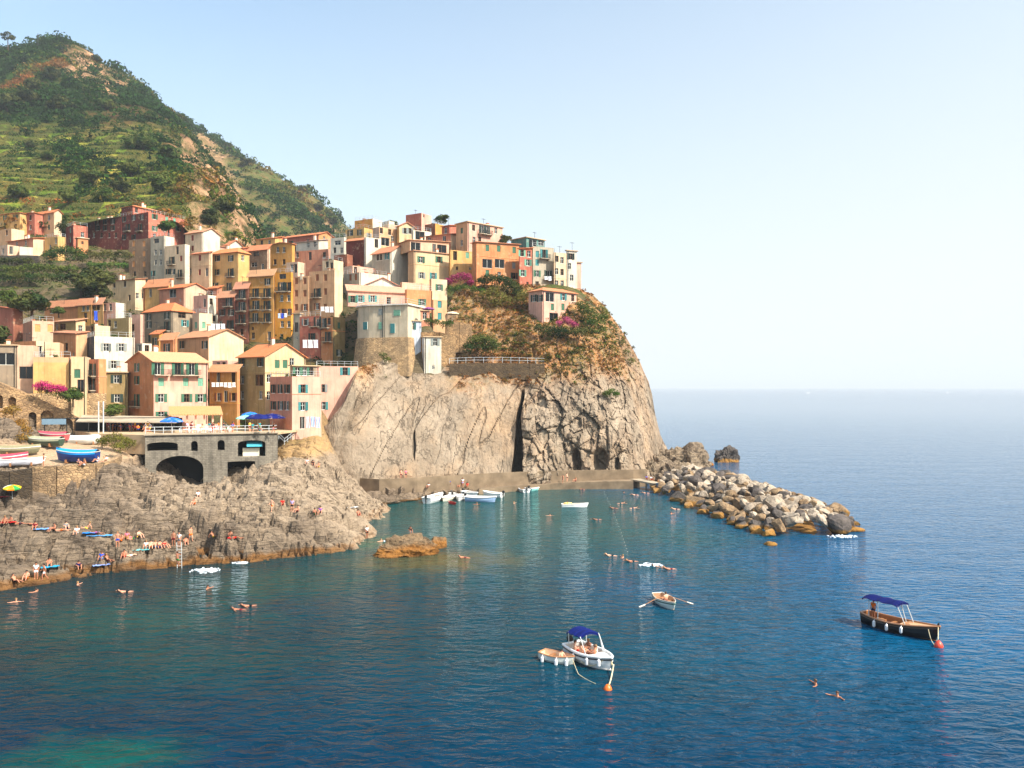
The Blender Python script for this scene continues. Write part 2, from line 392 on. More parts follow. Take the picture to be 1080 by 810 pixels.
cz((-60, 600, 2), (-60, 560, 4), (-60, 520, 7),
   (20, 603, 1.1), (0, 585, 2.4), (0, 560, 3.6), (60, 585, 2.2), (60, 560, 3.5), (100, 590, 1.6), (110, 563, 3.4), (0, 535, 5), (60, 530, 5.4), (0, 517, 6.6),
   (150, 585, 1.6), (150, 570, 2.7), (190, 583, 1.7), (190, 570, 2.8), (240, 578, 1.6), (240, 565, 2.7), (130, 550, 4.0), (180, 548, 4.2), (240, 548, 3.9),
   (120, 530, 5.5), (150, 522, 6), (110, 515, 6.6), (60, 518, 6.2), (200, 530, 4.6), (230, 525, 5.0),
   (300, 575, 1.7), (300, 555, 2.8), (300, 535, 4.2), (345, 570, 1.6), (340, 558, 2.6), (335, 545, 3.3), (378, 572, 1.2), (370, 562, .9),
   (300, 515, 5.6), (270, 520, 5.2), (300, 498, 7), (330, 520, 5.2), (330, 500, 6.2), (350, 538, 3.2), (363, 553, 0), (372, 549, .3), (375, 530, 2.4), (370, 515, 3.6), (368, 504, 3.9),
   (403, 543, 0), (398, 530, 0), (392, 536, 1.4), (405, 527, -.3), (330, 478, 8.8), (310, 485, 8.2), (300, 475, 9.2),
   (140, 493, 8.6), (120, 492, 9.0), (150, 505, 7), (15, 488, 9.1), (60, 488, 9.2), (100, 488, 9.3), (15, 470, 9.9), (60, 470, 10.1), (100, 470, 10.3), (140, 474, 10.4), (150, 462, 11.6),
   (-40, 480, 10.5),
   (165, 518, 4.2), (185, 517, 4.0), (205, 510, 4.2), (228, 508, 5.2), (255, 512, 4.4), (285, 500, 7), (285, 485, 8.4))
for x, y, z in ((-30.5, 147, 1.5), (-29, 153, 2), (-31.5, 151, 2), (-27, 160, 4)): CP.append((x, y, z))
for x, y in ((-5, 118), (-12, 128), (-12, 142), (0, 150), (15, 158), (30, 165), (-5, 160), (10, 170), (-18, 150), (-8, 105), (0, 85), (20, 130), (-10, 180), (10, 200)): CP.append((x, y, -4.5))
cy((330, 455, 142), (345, 448, 143.5), (350, 432, 152), (365, 412, 157), (378, 394, 161), (343, 470, 143), (400, 400, 168), (400, 380, 172), (420, 360, 180))
# back of the village, rising to the hill
cy((0, 268, 226), (60, 270, 224), (95, 262, 226), (150, 262, 228), (0, 300, 196), (60, 300, 196), (100, 300, 196), (0, 330, 176), (40, 335, 174), (100, 325, 182),
   (0, 235, 250), (100, 240, 252), (200, 245, 245), (260, 262, 236), (330, 268, 232), (-60, 300, 200), (-60, 350, 170), (-60, 250, 240), (-60, 395, 146))
for x, y, z in ((-25, 225, 58), (0, 225, 50), (15, 225, 40), (20, 245, 18), (-60, 262, 57), (-110, 275, 66), (-165, 275, 68), (-30, 262, 50), (5, 262, 20), (20, 270, 2)): CP.append((x, y, z))
BASES = []     # building feet, filled by house()

def build_terrain():
    pts = np.array(CP + BASES)
    keep = []                                # drop near-duplicate points
    for i, q in enumerate(pts):
        if all((q[0] - pts[j][0]) ** 2 + (q[1] - pts[j][1]) ** 2 > 2.0 for j in keep): keep.append(i)
    pts = pts[keep]
    tps = TPS(pts[:, :2] / 20, pts[:, 2], lam=.12)
    xs = np.concatenate([np.arange(-178, -92, 1.0), np.arange(-92, -12, .27), np.arange(-12, 0, 1.0), np.arange(0, 26, 1.0)])
    ys = np.concatenate([np.arange(76, 138, .27), np.arange(138, 276, .9)])
    X, Y = np.meshgrid(xs, ys); Z = tps(np.stack([X, Y], -1) / 20)
    # the ground stays low in front of the arcaded ramp
    yl = 130 + (X + 88.7) / 18.7 * 9; inr = (X < -64) & (Y < yl + .9) & (Y > 126.2); cap_ = 10.9 + 2.0 * sstep(3.5, 0, yl - Y)
    Z = np.where(inr, np.minimum(Z, cap_), Z)
    # rocky relief near the sea
    k = sstep(146, 132, Y) * sstep(-1.2, .6, Z)
    plateau = sstep(8.4, 9.2, Z) * sstep(-53, -57, X) * sstep(12.5, 11.2, Z) * sstep(146, 140, Y)
    k = k * (1 - plateau)
    P = xyz(X, Y, Z)
    wx = fbm(P * .08, 3, 5) * 4
    d = Y * .62 + X * .10 + Z * 1.1 + wx * 1.1 + 1.2 * fbm(P * .25, 3, 66)
    Z2 = Z + k * .8 * fbm(P * .12, 4, 9)
    for th, am, sd_ in ((3.1, 1.9, 1), (1.15, .85, 2)):
        i_ = np.floor(d / th); f_ = d / th - i_; xb = X / (th * 4.2) + _h(i_.astype(int), i_.astype(int) * 0, 0 * i_.astype(int), sd_) * 9 + .5 * fbm(P * .3, 2, sd_)
        jb = np.floor(xb); fj = xb - jb; ii = i_.astype(int); jj = jb.astype(int)
        lev = _h(ii, jj, 0 * ii, sd_ + 3) - .5
        Z2 = Z2 + k * am * (lev + .5 * (f_ - .5)) - k * am * .9 * sstep(.12, 0, np.minimum(f_, 1 - f_)) * sstep(-.2, .2, fbm(P * .2, 2, sd_ + 8)) - k * am * .6 * sstep(.05, 0, np.minimum(fj, 1 - fj))
    Z2 = Z2 + k * (.20 * ridged(xyz(X * .30 + wx, Y * 1.1 + X * .2, Z), 4, 31) + .12 * fbm(P * 1.3, 3, 12))
    cb = cells(xyz(X * .30 + wx * .5 + .6 * fbm(P * .4, 2, 5), Y * .55 + X * .06 + .5 * fbm(P * .5, 2, 6), 0 * X), 33); mk = sstep(-.25, .1, fbm(P * .12, 2, 44))
    Z2 = Z2 - k * mk * .8 * sstep(.10, .02, cb[1] - cb[0]) + k * mk * .5 * (cb[2] - .5)
    deep_ = fbm(xyz(X * .05, Y * .16 + X * .03, 0 * X), 3, 90); Z2 = Z2 - k * 2.8 * sstep(.07, 0.01, np.abs(deep_ - .12)) * sstep(.8, 2.5, Z) - k * 1.8 * sstep(.05, .01, np.abs(fbm(xyz(X * .11, Y * .20 - X * .05, 0 * X), 3, 190))) * sstep(.8, 2.2, Z)
    bed_ = _h(np.floor(d / 1.15).astype(int), np.floor(d / 3.1).astype(int), 0 * X.astype(int), 5)
    Z2 = Z2 + (1 - k) * .5 * fbm(P * .2, 3, 2) * (1 - plateau)
    # garden terraces on the slope behind the village
    g = sstep(168, 178, Y) * sstep(-62, -80, X)
    st = 2.6; fr = Z2 / st - np.floor(Z2 / st); Z2 = Z2 + g * (st * (np.floor(Z2 / st) + sstep(.62, .95, fr)) - Z2) * .9
    V = np.stack([X, Y, Z2], -1).reshape(-1, 3); Fq = grid_faces(len(ys), len(xs))
    tan_ = sstep(7.6, 9.2, Z + 1.2 * fbm(P * .2, 3, 4)) * sstep(-50, -46, X) * sstep(156, 150, Y) * sstep(130, 134, Y)
    light_ = sstep(-58, -40, X + 6 * fbm(P * .05, 3, 6)) * sstep(97, 104, Y + 5 * fbm(P * .07, 3, 2))
    green = (np.clip(sstep(132, 145, Y) * 1.0, 0, 1) * (1 - sstep(-40, -30, X) * sstep(165, 150, Y))).ravel()
    me = np_mesh('shore', V, Fq, False, attrs={'green': ('POINT', green), 'flat': ('POINT', plateau.ravel()), 'bed': ('POINT', bed_.ravel()), 'tan': ('POINT', tan_.ravel()), 'light': ('POINT', light_.ravel())})
    o = link('rocky_shore', me, [M['terrain']]); tag(o, kind='structure')
    return lambda x, y: float(tps(np.array([[x, y]]) / 20)[0])

def shore_mix(t):
    b = t.b.inputs['Base Color'].links[0].from_socket; nrm = t.b.inputs['Normal'].links[0].from_socket; p = t.pos()
    fine = t.noise(p, 1.6, 5, .7)
    b = t.mix(t.math('MULTIPLY', t.math('SUBTRACT', 1.0, t.attr('bed')), .45), b, rgba((.34, .29, .24)))
    b = t.mix(t.math('MULTIPLY', t.attr('light'), t.rng(fine, .35, .6, .25, .85)), b, rgba((.65, .57, .48)))
    b = t.mix(t.math('MULTIPLY', t.attr('tan'), t.rng(fine, .3, .5, .4, .95)), b, t.mix(fine, rgba((.62, .50, .34)), rgba((.78, .62, .42))))
    gr = t.ramp(t.noise(p, .18, 6, .7), [(.3, (.15, .19, .09)), (.48, (.27, .30, .12)), (.6, (.40, .33, .19)), (.8, (.28, .21, .13))])
    slope = t.sep(t.n('ShaderNodeNewGeometry').outputs['Normal'], 2)
    gr = t.mix(t.rng(slope, .75, .5, 0, .8), gr, rgba((.42, .36, .29)))
    c = t.mix(t.attr('green'), b, gr)
    c = t.mix(t.attr('flat'), c, t.mix(t.noise(p, .8, 5), rgba((.62, .52, .42)), rgba((.78, .66, .53))))
    t.bs(Base_Color=c)
tt = rock('terrain', (.62, .54, .45), (.51, .44, .37), (.36, .31, .27), orange=(.50, .34, .17)); shore_mix(tt)

# headland cliff ------------------------------------------------------------------------
DP = [(300, 500, 150), (330, 500, 150), (330, 470, 149), (345, 450, 147), (345, 480, 147.5), (360, 500, 146.5), (360, 470, 147), (360, 440, 148), (378, 396, 152),
      (400, 505, 148), (400, 470, 151), (400, 430, 155), (400, 395, 160), (440, 500, 152), (440, 460, 156), (440, 420, 161), (440, 393, 166), (460, 392, 167.5),
      (480, 500, 155), (480, 450, 159), (480, 405, 165), (480, 383, 170), (480, 350, 175), (480, 305, 182),
      (520, 500, 158), (520, 450, 161), (520, 405, 165.5), (520, 383, 170.5), (520, 350, 176), (520, 300, 185),
      (541, 500, 160), (541, 450, 163), (541, 410, 167), (560, 500, 158), (560, 450, 161), (560, 400, 167), (560, 372, 171), (560, 345, 175), (562, 325, 181), (560, 300, 188),
      (600, 500, 161), (600, 450, 163), (600, 400, 168), (600, 372, 171), (600, 345, 176), (610, 320, 184), (612, 303, 193),
      (640, 500, 163), (640, 450, 165), (640, 400, 171), (640, 360, 178), (640, 335, 188), (670, 500, 166), (670, 450, 171), (670, 410, 179), (668, 375, 191),
      (690, 500, 172), (688, 460, 181), (686, 430, 190), (702, 480, 192), (702, 465, 198), (430, 360, 176), (400, 350, 176), (430, 320, 184), (380, 350, 172)]
TOPX = [296, 330, 345, 362, 378, 432, 445, 462, 474, 480, 505, 530, 560, 590, 612, 626, 640, 652, 660, 668, 676, 684, 688, 691, 697, 706, 714]
TOPY = [478, 458, 447, 425, 388, 372, 366, 350, 322, 306, 301, 300, 301, 303, 305, 312, 326, 343, 355, 369, 384, 402, 418, 436, 460, 478, 500]
def cliff_depth():
    a = np.array(DP, float); return TPS(a[:, :2] / 100, a[:, 2], .002)
CD = cliff_depth()
def build_cliff():
    U = np.concatenate([np.arange(296, 530, 1.15), np.arange(530, 560, .6), np.arange(560, 640, 1.05), np.arange(640, 714, .8)])
    top = np.interp(U, TOPX, TOPY); nv = 230
    W = np.linspace(0, 1, nv)[:, None]; foot = 526.0
    PY = foot + (top[None, :] - foot) * W; PX = np.broadcast_to(U[None, :], PY.shape)
    Y = CD(np.stack([PX, np.clip(PY, 0, 500)], -1) / 100)
    X = (PX - 540) / FOC * Y; Z = EYE + (HOR - PY) / FOC * Y
    P = xyz(X, Y, Z); right = sstep(542, 556, PX); upper = sstep(402, 388, PY) * sstep(468, 482, PX)
    low = sstep(330, 350, PX)
    # large bedding plates, split by leaning joints, on the left
    wob = fbm(P * .07, 3, 40) * 3.2
    q = X * .30 - Z * .15 + wob * .28
    i = np.floor(q / 2.1); f = q / 2.1 - i
    f = np.clip(f + .02 * fbm(P * .8, 3, 9), 0, 1)
    h0 = _h(i.astype(int), i.astype(int) * 0, i.astype(int) * 0, 7); h1 = _h(i.astype(int) + 1, i.astype(int) * 0, i.astype(int) * 0, 7)
    plate = (h0 + (h1 - h0) * sstep(.76, 1.0, f)) * 2.0 - 1.0 + f * .9 * (1 - sstep(.76, 1.0, f))
    crack = sstep(.07, 0, np.minimum(f, 1 - f)) * (.6 + .5 * fbm(P * .3, 2, 8))
    big = cells(xyz(X * .10 + wob * .1, Z * .06, Y * 0), 9)
    left_d = .95 * plate + 1.3 * fbm(xyz(X * .09, Y * .05, Z * .03), 3, 77) + .22 * fbm(P * .5, 4, 3) - .5 * sstep(.03, 0, np.abs(fbm(xyz(X * .12 - Z * .05, Y * 0, Z * .03), 3, 88)))  + .14 * ridged(xyz(X * .5 - Z * .18, Y * .2, Z * .09), 4, 5)
    # broken blocks on the right
    c1 = cells(xyz(X * .22 + wob * .12, Y * .12, Z * .13 - X * .05), 4); c2 = cells(P * np.array([.62, .4, .45]), 14)
    c3 = cells(xyz(X * .5 + wob * .2, Y * .2, Z * .30 - X * .16), 24)
    right_d = 1.7 * fbm(P * np.array([.12, .12, .07]), 3, 12) + .9 * ridged(P * np.array([.16, .1, .09]), 4, 41, .6) + 1.6 * (c1[2] - .5) - .5 * sstep(.08, 0, c1[1] - c1[0]) + .9 * (c2[2] - .5) + .9 * (c3[2] - .5) - .3 * sstep(.07, 0, c3[1] - c3[0]) + .35 * ridged(P * .6, 4, 33)
    D = left_d * (1 - right) + right_d * right
    D = D * (1 - .45 * upper) + upper * (.8 * fbm(P * .35, 4, 50))
    # the deep cleft
    cx = 545 + (PY - 497) * -.055 + 1.5 * fbm(xyz(PY * .05, 0, 0), 2, 3); wd = 2.2 + 4.2 * sstep(415, 500, PY)
    D = D - 10 * sstep(1.0, .45, np.abs(PX - cx) / wd) * sstep(408, 430, PY)
    # caves at the foot, right of the middle
    for (x0, y0, rx, ry, dd) in ((607, 488, 5, 14, 3.5), (633, 486, 9, 12, 3.2), (651, 490, 3, 8, 2.0), (437, 470, 1.6, 16, 2.2), (345, 478, 4, 18, 4)):
        D = D - dd * sstep(1.2, .6, np.sqrt(((PX - x0) / rx) ** 2 + ((PY - y0) / ry) ** 2))
    D = D * low
    edge = sstep(0, .06, 1 - W)
    Y2 = Y - D * (.25 + .75 * edge); X2 = X - D * .25 * edge * right
    Z2 = Z + .35 * fbm(P * .5, 3, 60) * low
    rows = [np.stack([X2, Y2, Z2], -1)]
    last = rows[0][-1]
    cap = []
    sil = sstep(600, 640, U)
    for s in (1.0, 2.5, 5, 9, 15, 24, 36, 52):
        q = last.copy(); q[:, 1] += s; q[:, 0] -= s * (.02 + .22 * sil); q[:, 2] -= s * (.02 + .50 * sil) - .5 * fbm(q * .4, 3, 8)
        q[:, 2] += (-.3) * (1 - sil)
        cap.append(q)
    V = np.concatenate([rows[0].reshape(-1, 3)] + [c for c in cap]); Fq = grid_faces(nv + len(cap), len(U))
    nz = fbm(V * .11, 4, 70); PYf = np.concatenate([PY.ravel()] + [np.interp(U, TOPX, TOPY)] * len(cap)); PXf = np.concatenate([PX.ravel()] + [U] * len(cap))
    veg = sstep(425, 385, PYf + 34 * nz) * sstep(466, 482, PXf + 14 * nz) * (1 - .55 * sstep(640, 690, PXf + 20 * nz)) + .5 * sstep(.1, .5, nz) * sstep(440, 400, PYf) * sstep(600, 560, PXf) * sstep(430, 460, PXf)
    veg = np.clip(veg + .9 * sstep(405, 380, PYf + 20 * nz) * sstep(410, 380, PXf + 12 * nz), 0, 1)
    me = np_mesh('cliff', V, Fq, False, attrs={'veg': ('POINT', veg), 'blocky': ('POINT', sstep(542, 556, PXf))})
    o = link('cliff', me, [M['cliff']]); tag(o, kind='structure')
    # positions to plant on
    G = rows[0]; return PX, PY, G, veg[:PX.size].reshape(PX.shape)
t = NT('cliff'); p = t.pos(); z = t.sep(p, 2)
a = t.noise(p, .12, 6, .6); l = t.noise(t.map(p, (1.1, .5, .16), (0, R(22), 0)), 1.0, 6, .65, .4); f = t.noise(p, 1.9, 6, .7)
cc = t.mix(t.rng(a, .35, .66), rgba((.66, .59, .51)), rgba((.54, .48, .41)))
cc = t.mix(t.rng(l, .42, .72, 0, .55), cc, rgba((.50, .43, .36)))
cc = t.mix(t.rng(t.noise(p, .07, 4), .5, .66, 0, .6), cc, rgba((.70, .57, .44)))
cc = t.mix(t.rng(f, .55, .72, 0, .5), cc, rgba((.40, .33, .26)))
cc = t.mix(t.math('MULTIPLY', t.attr('blocky'), t.rng(t.noise(p, .3, 5), .45, .7, 0, .6)), cc, rgba((.50, .42, .35)))
vd = t.math('MULTIPLY', t.attr('veg'), t.rng(f, .25, .6))
vc = t.ramp(t.noise(p, .30, 5, .7), [(.30, (.28, .28, .13)), (.42, (.52, .40, .19)), (.55, (.66, .43, .22)), (.68, (.62, .50, .35))])
cc = t.mix(vd, cc, vc)
st = t.rng(t.noise(t.map(p, (1.3, 1.3, .10)), .6, 4), .55, .75, 0, .35)
cc = t.mix(st, cc, rgba((.44, .38, .32)))
cc = t.mix(t.rng(z, .3, 1.3, .9, 0), cc, rgba((.50, .32, .14)))
cr = t.crack(t.map(p, (.42, .2, .07), (0, R(24), 0)), .5, .010, p, .1); cr2 = t.crack(t.map(p, (.8, .5, .5), (0, R(30), 0)), .6, .011, p, .3)
crn = t.math('MAXIMUM', cr, cr2)
cc = t.mix(t.math('MULTIPLY', crn, .5), cc, rgba((.20, .16, .13)))
h = t.math('ADD', t.math('MULTIPLY', l, .8), t.math('MULTIPLY', f, .6)); h = t.math('SUBTRACT', h, t.math('MULTIPLY', crn, .4))
t.bs(Base_Color=cc, Roughness=.92, Normal=t.bump(h, .9, .55)); t.b.inputs['Specular IOR Level'].default_value = .15; M['cliff'] = t.m

# hills ----------------------------------------------------------------------------------
t = NT('hill_ground'); p = t.pos()
n1 = t.noise(p, .022, 6, .65); n2 = t.noise(p, .12, 5, .7); nf = t.noise(p, .6, 4, .7)
gc = t.ramp(n1, [(.32, (.13, .22, .08)), (.46, (.20, .29, .10)), (.55, (.36, .24, .15)), (.66, (.20, .26, .10))])
gc = t.mix(t.rng(n2, .45, .65, 0, .75), gc, rgba((.17, .24, .09)))
gc = t.mix(t.math('MULTIPLY', t.attr('far'), .8), gc, t.mix(t.rng(n2, .4, .65), rgba((.28, .35, .15)), rgba((.50, .40, .25))))
tc = t.ramp(t.noise(p, .05, 5, .7), [(.3, (.24, .36, .11)), (.5, (.42, .47, .15)), (.62, (.64, .56, .24)), (.75, (.30, .38, .13))])
slp = t.sep(t.n('ShaderNodeNewGeometry').outputs['Normal'], 2)
tc = t.mix(t.rng(t.attr('row'), .50, .62, 0, .75), tc, rgba((.27, .24, .14)))
gc = t.mix(t.attr('terr'), gc, tc)
rc = t.mix(t.rng(t.noise(t.map(p, (1, 1, .4)), .10, 6, .7), .38, .62), rgba((.74, .58, .44)), rgba((.56, .42, .31)))
gc = t.mix(t.math('MULTIPLY', t.attr('rock'), t.rng(n2, .62, .42)), gc, rc)
gc = t.mix(t.rng(nf, .55, .75, 0, .4), gc, rgba((.13, .16, .07)))
t.bs(Base_Color=gc, Roughness=.95, Normal=t.bump(t.math('ADD', nf, t.math('MULTIPLY', n2, 2)), .8, 2.0)); t.b.inputs['Specular IOR Level'].default_value = .1
M['hill_ground'] = t.m
def hill(name, pts, x0, x1, y0, y1, dx, amp, near):
    A = []
    for a in pts:
        if len(a) == 3: v = at(*a); A.append((v.x, v.y, v.z))
        else: A.append(a[:3])
    A = np.array(A); f = TPS(A[:, :2] / 100, A[:, 2], .004)
    X, Y = np.meshgrid(np.arange(x0, x1, dx), np.arange(y0, y1, dx * .8)); Z = f(np.stack([X, Y], -1) / 100)
    P = xyz(X, Y, Z); px = 540 + FOC * X / Y; py = HOR - FOC * (Z - EYE) / Y
    Z = Z + amp * (1.2 * fbm(P * .018, 5, 3) + .5 * ridged(P * .03, 4, 6)) * sstep(y0, y0 + 50, Y)
    if near: Z = Z - 5.5 * sstep(330, 460, Y); P = xyz(X, Y, Z); py = HOR - FOC * (Z - EYE) / Y
    n = fbm(P * .012, 3, 77) * 22
    if near:
        rock = sstep(176, 200, px + n) * sstep(130, 160, py) + sstep(22, 12, np.hypot((px - 92 + n * .3) / 1.7, (py - 66) * .9)) + sstep(18, 8, np.hypot((px - 122 + n * .3) / 1.5, (py - 90)))
        terr = sstep(195, 150, px + n) * sstep(120, 150, py + n * .5)
        Z = Z - np.clip(rock, 0, 1) * 5 * sstep(.1, .5, ridged(P * .05, 3, 4)) + np.clip(rock, 0, 1) * 3 * fbm(P * .09, 4, 9)
    else:
        rock = .9 * sstep(.25, .5, fbm(P * .02, 3, 5)) + sstep(14, 4, np.abs(px - (235 + (py - 190) * .42))); terr = X * 0
    rock = np.clip(rock, 0, 1); terr = terr * (1 - rock)
    s = 4.2; fr = Z / s - np.floor(Z / s); Z = Z + terr * (s * (np.floor(Z / s) + sstep(.55, .95, fr)) - Z) * .85
    V = np.stack([X, Y, Z], -1).reshape(-1, 3)
    me = np_mesh(name, V, grid_faces(*X.shape), True, attrs={'rock': ('POINT', rock.ravel()), 'terr': ('POINT', terr.ravel()), 'far': ('POINT', np.full(X.size, 0. if near else 1.)), 'row': ('POINT', fr.ravel())})
    tag(link(name, me, [M['hill_ground']]), kind='structure')
    return X, Y, Z, rock, terr, fr
HILL_A = [(-60, 52, 620), (0, 46, 600), (30, 43, 600), (60, 38, 600), (80, 44, 590), (100, 60, 570), (120, 78, 550), (140, 96, 530), (160, 112, 510), (185, 126, 490), (212, 146, 455),
          (235, 180, 410), (252, 215, 365), (268, 250, 320), (276, 262, 290),
          (-60, 240, 250), (0, 235, 254), (60, 232, 256), (110, 230, 258), (150, 228, 254), (200, 234, 248), (235, 250, 246), (265, 264, 245), (300, 275, 245), (340, 285, 245),
          (0, 205, 290), (60, 205, 290), (120, 205, 288), (170, 205, 285), (0, 165, 350), (80, 165, 350), (150, 170, 345), (200, 190, 300), (215, 205, 290), (225, 230, 262),
          (0, 120, 430), (80, 118, 430), (150, 130, 420), (190, 160, 370), (0, 80, 520), (70, 75, 510), (120, 100, 480), (-60, 160, 360), (-60, 90, 520),
          (-430, 760, 235), (-300, 760, 215), (-200, 700, 120), (-120, 560, 30), (-100, 480, 20), (-80, 400, 10), (-60, 320, 10), (0, 260, 20), (-60, 256, 40)]
HILL_A = [a if (a[0] > -61 and a[2] > 200 and abs(a[1]) < 300) else (*a, 0) for a in HILL_A]
HILL_B = [(120, 92, 860), (160, 118, 840), (190, 134, 815), (215, 142, 800), (240, 158, 780), (265, 176, 760), (290, 190, 745), (320, 208, 730), (340, 220, 720), (356, 232, 712), (366, 246, 705), (374, 262, 700), (385, 280, 695),
          (150, 270, 500), (220, 270, 480), (270, 268, 470), (320, 270, 480), (360, 275, 500), (390, 290, 560), (200, 200, 620), (240, 220, 590), (280, 225, 590), (320, 240, 590), (345, 250, 610),
          (-250, 1000, 180, 0), (-150, 940, 100, 0), (-100, 860, 60, 0), (-400, 1000, 240, 0), (-20, 800, 10, 0), (-60, 900, 10, 0), (-300, 430, 60, 0), (0, 560, 40, 0), (-60, 420, 50, 0)]
# boulders and outcrops -------------------------------------------------------------------
def blob(sub, seed, scale, rough=.28, freq=1.0, facet=.5, cuts=9, dmin=.55):
    bm = bmesh.new(); bmesh.ops.create_icosphere(bm, subdivisions=sub, radius=1)
    V = np.array([v.co[:] for v in bm.verts]); Ff = np.array([[v.index for v in f.verts] for f in bm.faces]); bm.free()
    rs = np.random.RandomState(seed)
    for _ in range(cuts):                                        # plane cuts give faceted, quarried shapes
        nrm = rs.normal(size=3); nrm /= np.linalg.norm(nrm); d = rs.uniform(dmin, .9); s = V @ nrm
        V = V - np.maximum(0, s - d)[:, None] * nrm * facet
    V = V * (1 + rough * fbm(V * freq + seed * 3.1, 4, seed) + rough * .35 * ridged(V * freq * 2.7, 3, seed))[:, None]
    return V * np.array(scale), Ff
# ------------------------------------------------------------------ houses
PAL = {'Y': (.84, .64, .38), 'M': (.80, .56, .27), 'O': (.80, .51, .32), 'P': (.84, .60, .51), 'C': (.72, .39, .31), 'R': (.43, .17, .14), 'K': (.87, .75, .61),
       'W': (.83, .79, .72), 'A': (.83, .63, .46), 'G': (.56, .49, .41), 'E': (.86, .72, .55), 'V': (.60, .50, .31), 'B': (.72, .76, .82), 'T': (.31, .48, .45),
       'N': (.54, .42, .32), 'L': (.69, .64, .56), 'D': (.53, .30, .22), 'S': (.78, .50, .39), 'H': (.85, .69, .58)}
PAL = {k: tuple(v * .90 + g * .10 for v, g in zip(c, (.86, .82, .76))) for k, c in PAL.items()}; PAL['P'] = (.86, .66, .58)
SH = {'g': (.22, .40, .30), 'r': (.52, .22, .16), 't': (.22, .50, .50), 'b': (.55, .33, .20), 'y': (.52, .54, .52), 'm': (.42, .62, .52), 'k': (.14, .22, .19), 'o': (.86, .58, .34)}
rnd = random.Random(4)
_cache = {}
def frame_mesh(w, h, door):
    k = ('f', round(w, 2), round(h, 2), door)
    if k not in _cache:
        b = MB(); e = .07; x = w / 2
        b.box(-x, -x + e, -.03, .05, 0, h); b.box(x - e, x, -.03, .05, 0, h); b.box(-x + e, x - e, -.03, .05, h - e, h); b.box(-x + e, x - e, -.03, .05, 0, e)
        b.box(-.03, .03, -.02, .04, e, h - e)
        if not door: b.box(-x + e, -.03, -.02, .03, h * .6, h * .6 + .05); b.box(.03, x - e, -.02, .03, h * .6, h * .6 + .05)
        _cache[k] = b.mesh('window_frame')
        p = MB(); p.poly([(-x + e, .06, e), (x - e, .06, e), (x - e, .06, h - e), (-x + e, .06, h - e)]); _cache[('p',) + k[1:]] = p.mesh('pane')
    return _cache[k], _cache[('p',) + k[1:]]
def shutter_mesh(w, h):
    k = ('s', round(w, 2), round(h, 2))
    if k not in _cache:
        b = MB(); b.box(0, w, -.045, 0, 0, h)
        n = max(3, int(h / .22))
        for i in range(n):
            z = h * (i + .25) / n; b.box(w * .12, w * .88, -.06, -.046, z, z + h / n * .5)
        _cache[k] = b.mesh('shutter')
    return _cache[k]
def balcony(parent, x, y, rz, w, solid=None, mat='concrete'):
    b = MB(); b.box(-w / 2, w / 2, -.95, -.003, -.16, 0)
    for s in (-w / 2 + .25, w / 2 - .35): b.box(s, s + .1, -.7, -.003, -.42, -.161)
    o = b.build('balcony', M[mat], parent, loc=(x, y, 0)); o.rotation_euler.z = rz
    r = MB()
    if solid:
        for a in ((-w / 2, w / 2, -.95, -.87, .001, .85), (-w / 2, -w / 2 + .08, -.869, -.01, .001, .85), (w / 2 - .08, w / 2, -.869, -.01, .001, .85)): r.box(*a, col=solid)
        r.build('railing', M['stucco'], o, tint=True)
    else:
        for z in (.92, .12):
            r.box(-w / 2, w / 2, -.94, -.90, z, z + .04); r.box(-w / 2, -w / 2 + .04, -.899, -.01, z, z + .04); r.box(w / 2 - .04, w / 2, -.899, -.01, z, z + .04)
        n = int(w / .16)
        for i in range(n + 1): xx = -w / 2 + .02 + (w - .04) * i / n; r.box(xx - .012, xx + .012, -.93, -.91, .16, .92)
        for i in range(1, 6):
            for s in (-w / 2 + .02, w / 2 - .02): r.box(s - .012, s + .012, -.93 + i * .16, -.91 + i * .16, .16, .92)
        r.build('railing', M['metal'], o)
    return o
def wall_panel(mb, pts, holes, axis, off, cols, depth=.24):
    """pts, holes in face coords (s,z); axis maps (s,z,d) to local xyz"""
    def colat(z):
        for zz, c in cols:
            if z < zz: return c
        return cols[-1][1]
    zs = sorted(z for z, _ in cols[:-1])
    # split in bands so each band takes its own colour
    zmin = min(p[1] for p in pts); zmax = max(p[1] for p in pts)
    hs = [[(a, b), (c, b), (c, d), (a, d)] if not isinstance(hh, list) else hh for hh in holes for (a, b, c, d) in [hh if not isinstance(hh, list) else (0, 0, 0, 0)]]
    tri = tessellate_polygon([[Vector((x, z, 0)) for x, z in pts]] + [[Vector((x, z, 0)) for x, z in h] for h in hs])
    allp = list(pts) + [q for h in hs for q in h]
    me = bmesh.new(); vs_ = [me.verts.new((x, z, 0)) for x, z in allp]
    for tr in tri:
        try: me.faces.new([vs_[i] for i in tr])
        except ValueError: pass
    for z in zs:
        if zmin < z < zmax:
            bmesh.ops.bisect_plane(me, geom=me.verts[:] + me.edges[:] + me.faces[:], plane_co=(0, z, 0), plane_no=(0, 1, 0))
    for f in me.faces:
        c = f.calc_center_median(); mb.poly([axis(v.co.x, v.co.y, 0) for v in f.verts], 0, colat(c.y))
    me.free()
    for h in hs:
        n = len(h)
        for i in range(n):
            a, b = h[i], h[(i + 1) % n]; c = colat((a[1] + b[1]) / 2)
            mb.poly([axis(a[0], a[1], 0), axis(b[0], b[1], 0), axis(b[0], b[1], depth), axis(a[0], a[1], depth)], 0, tuple(min(1, q * 1.03) for q in c))

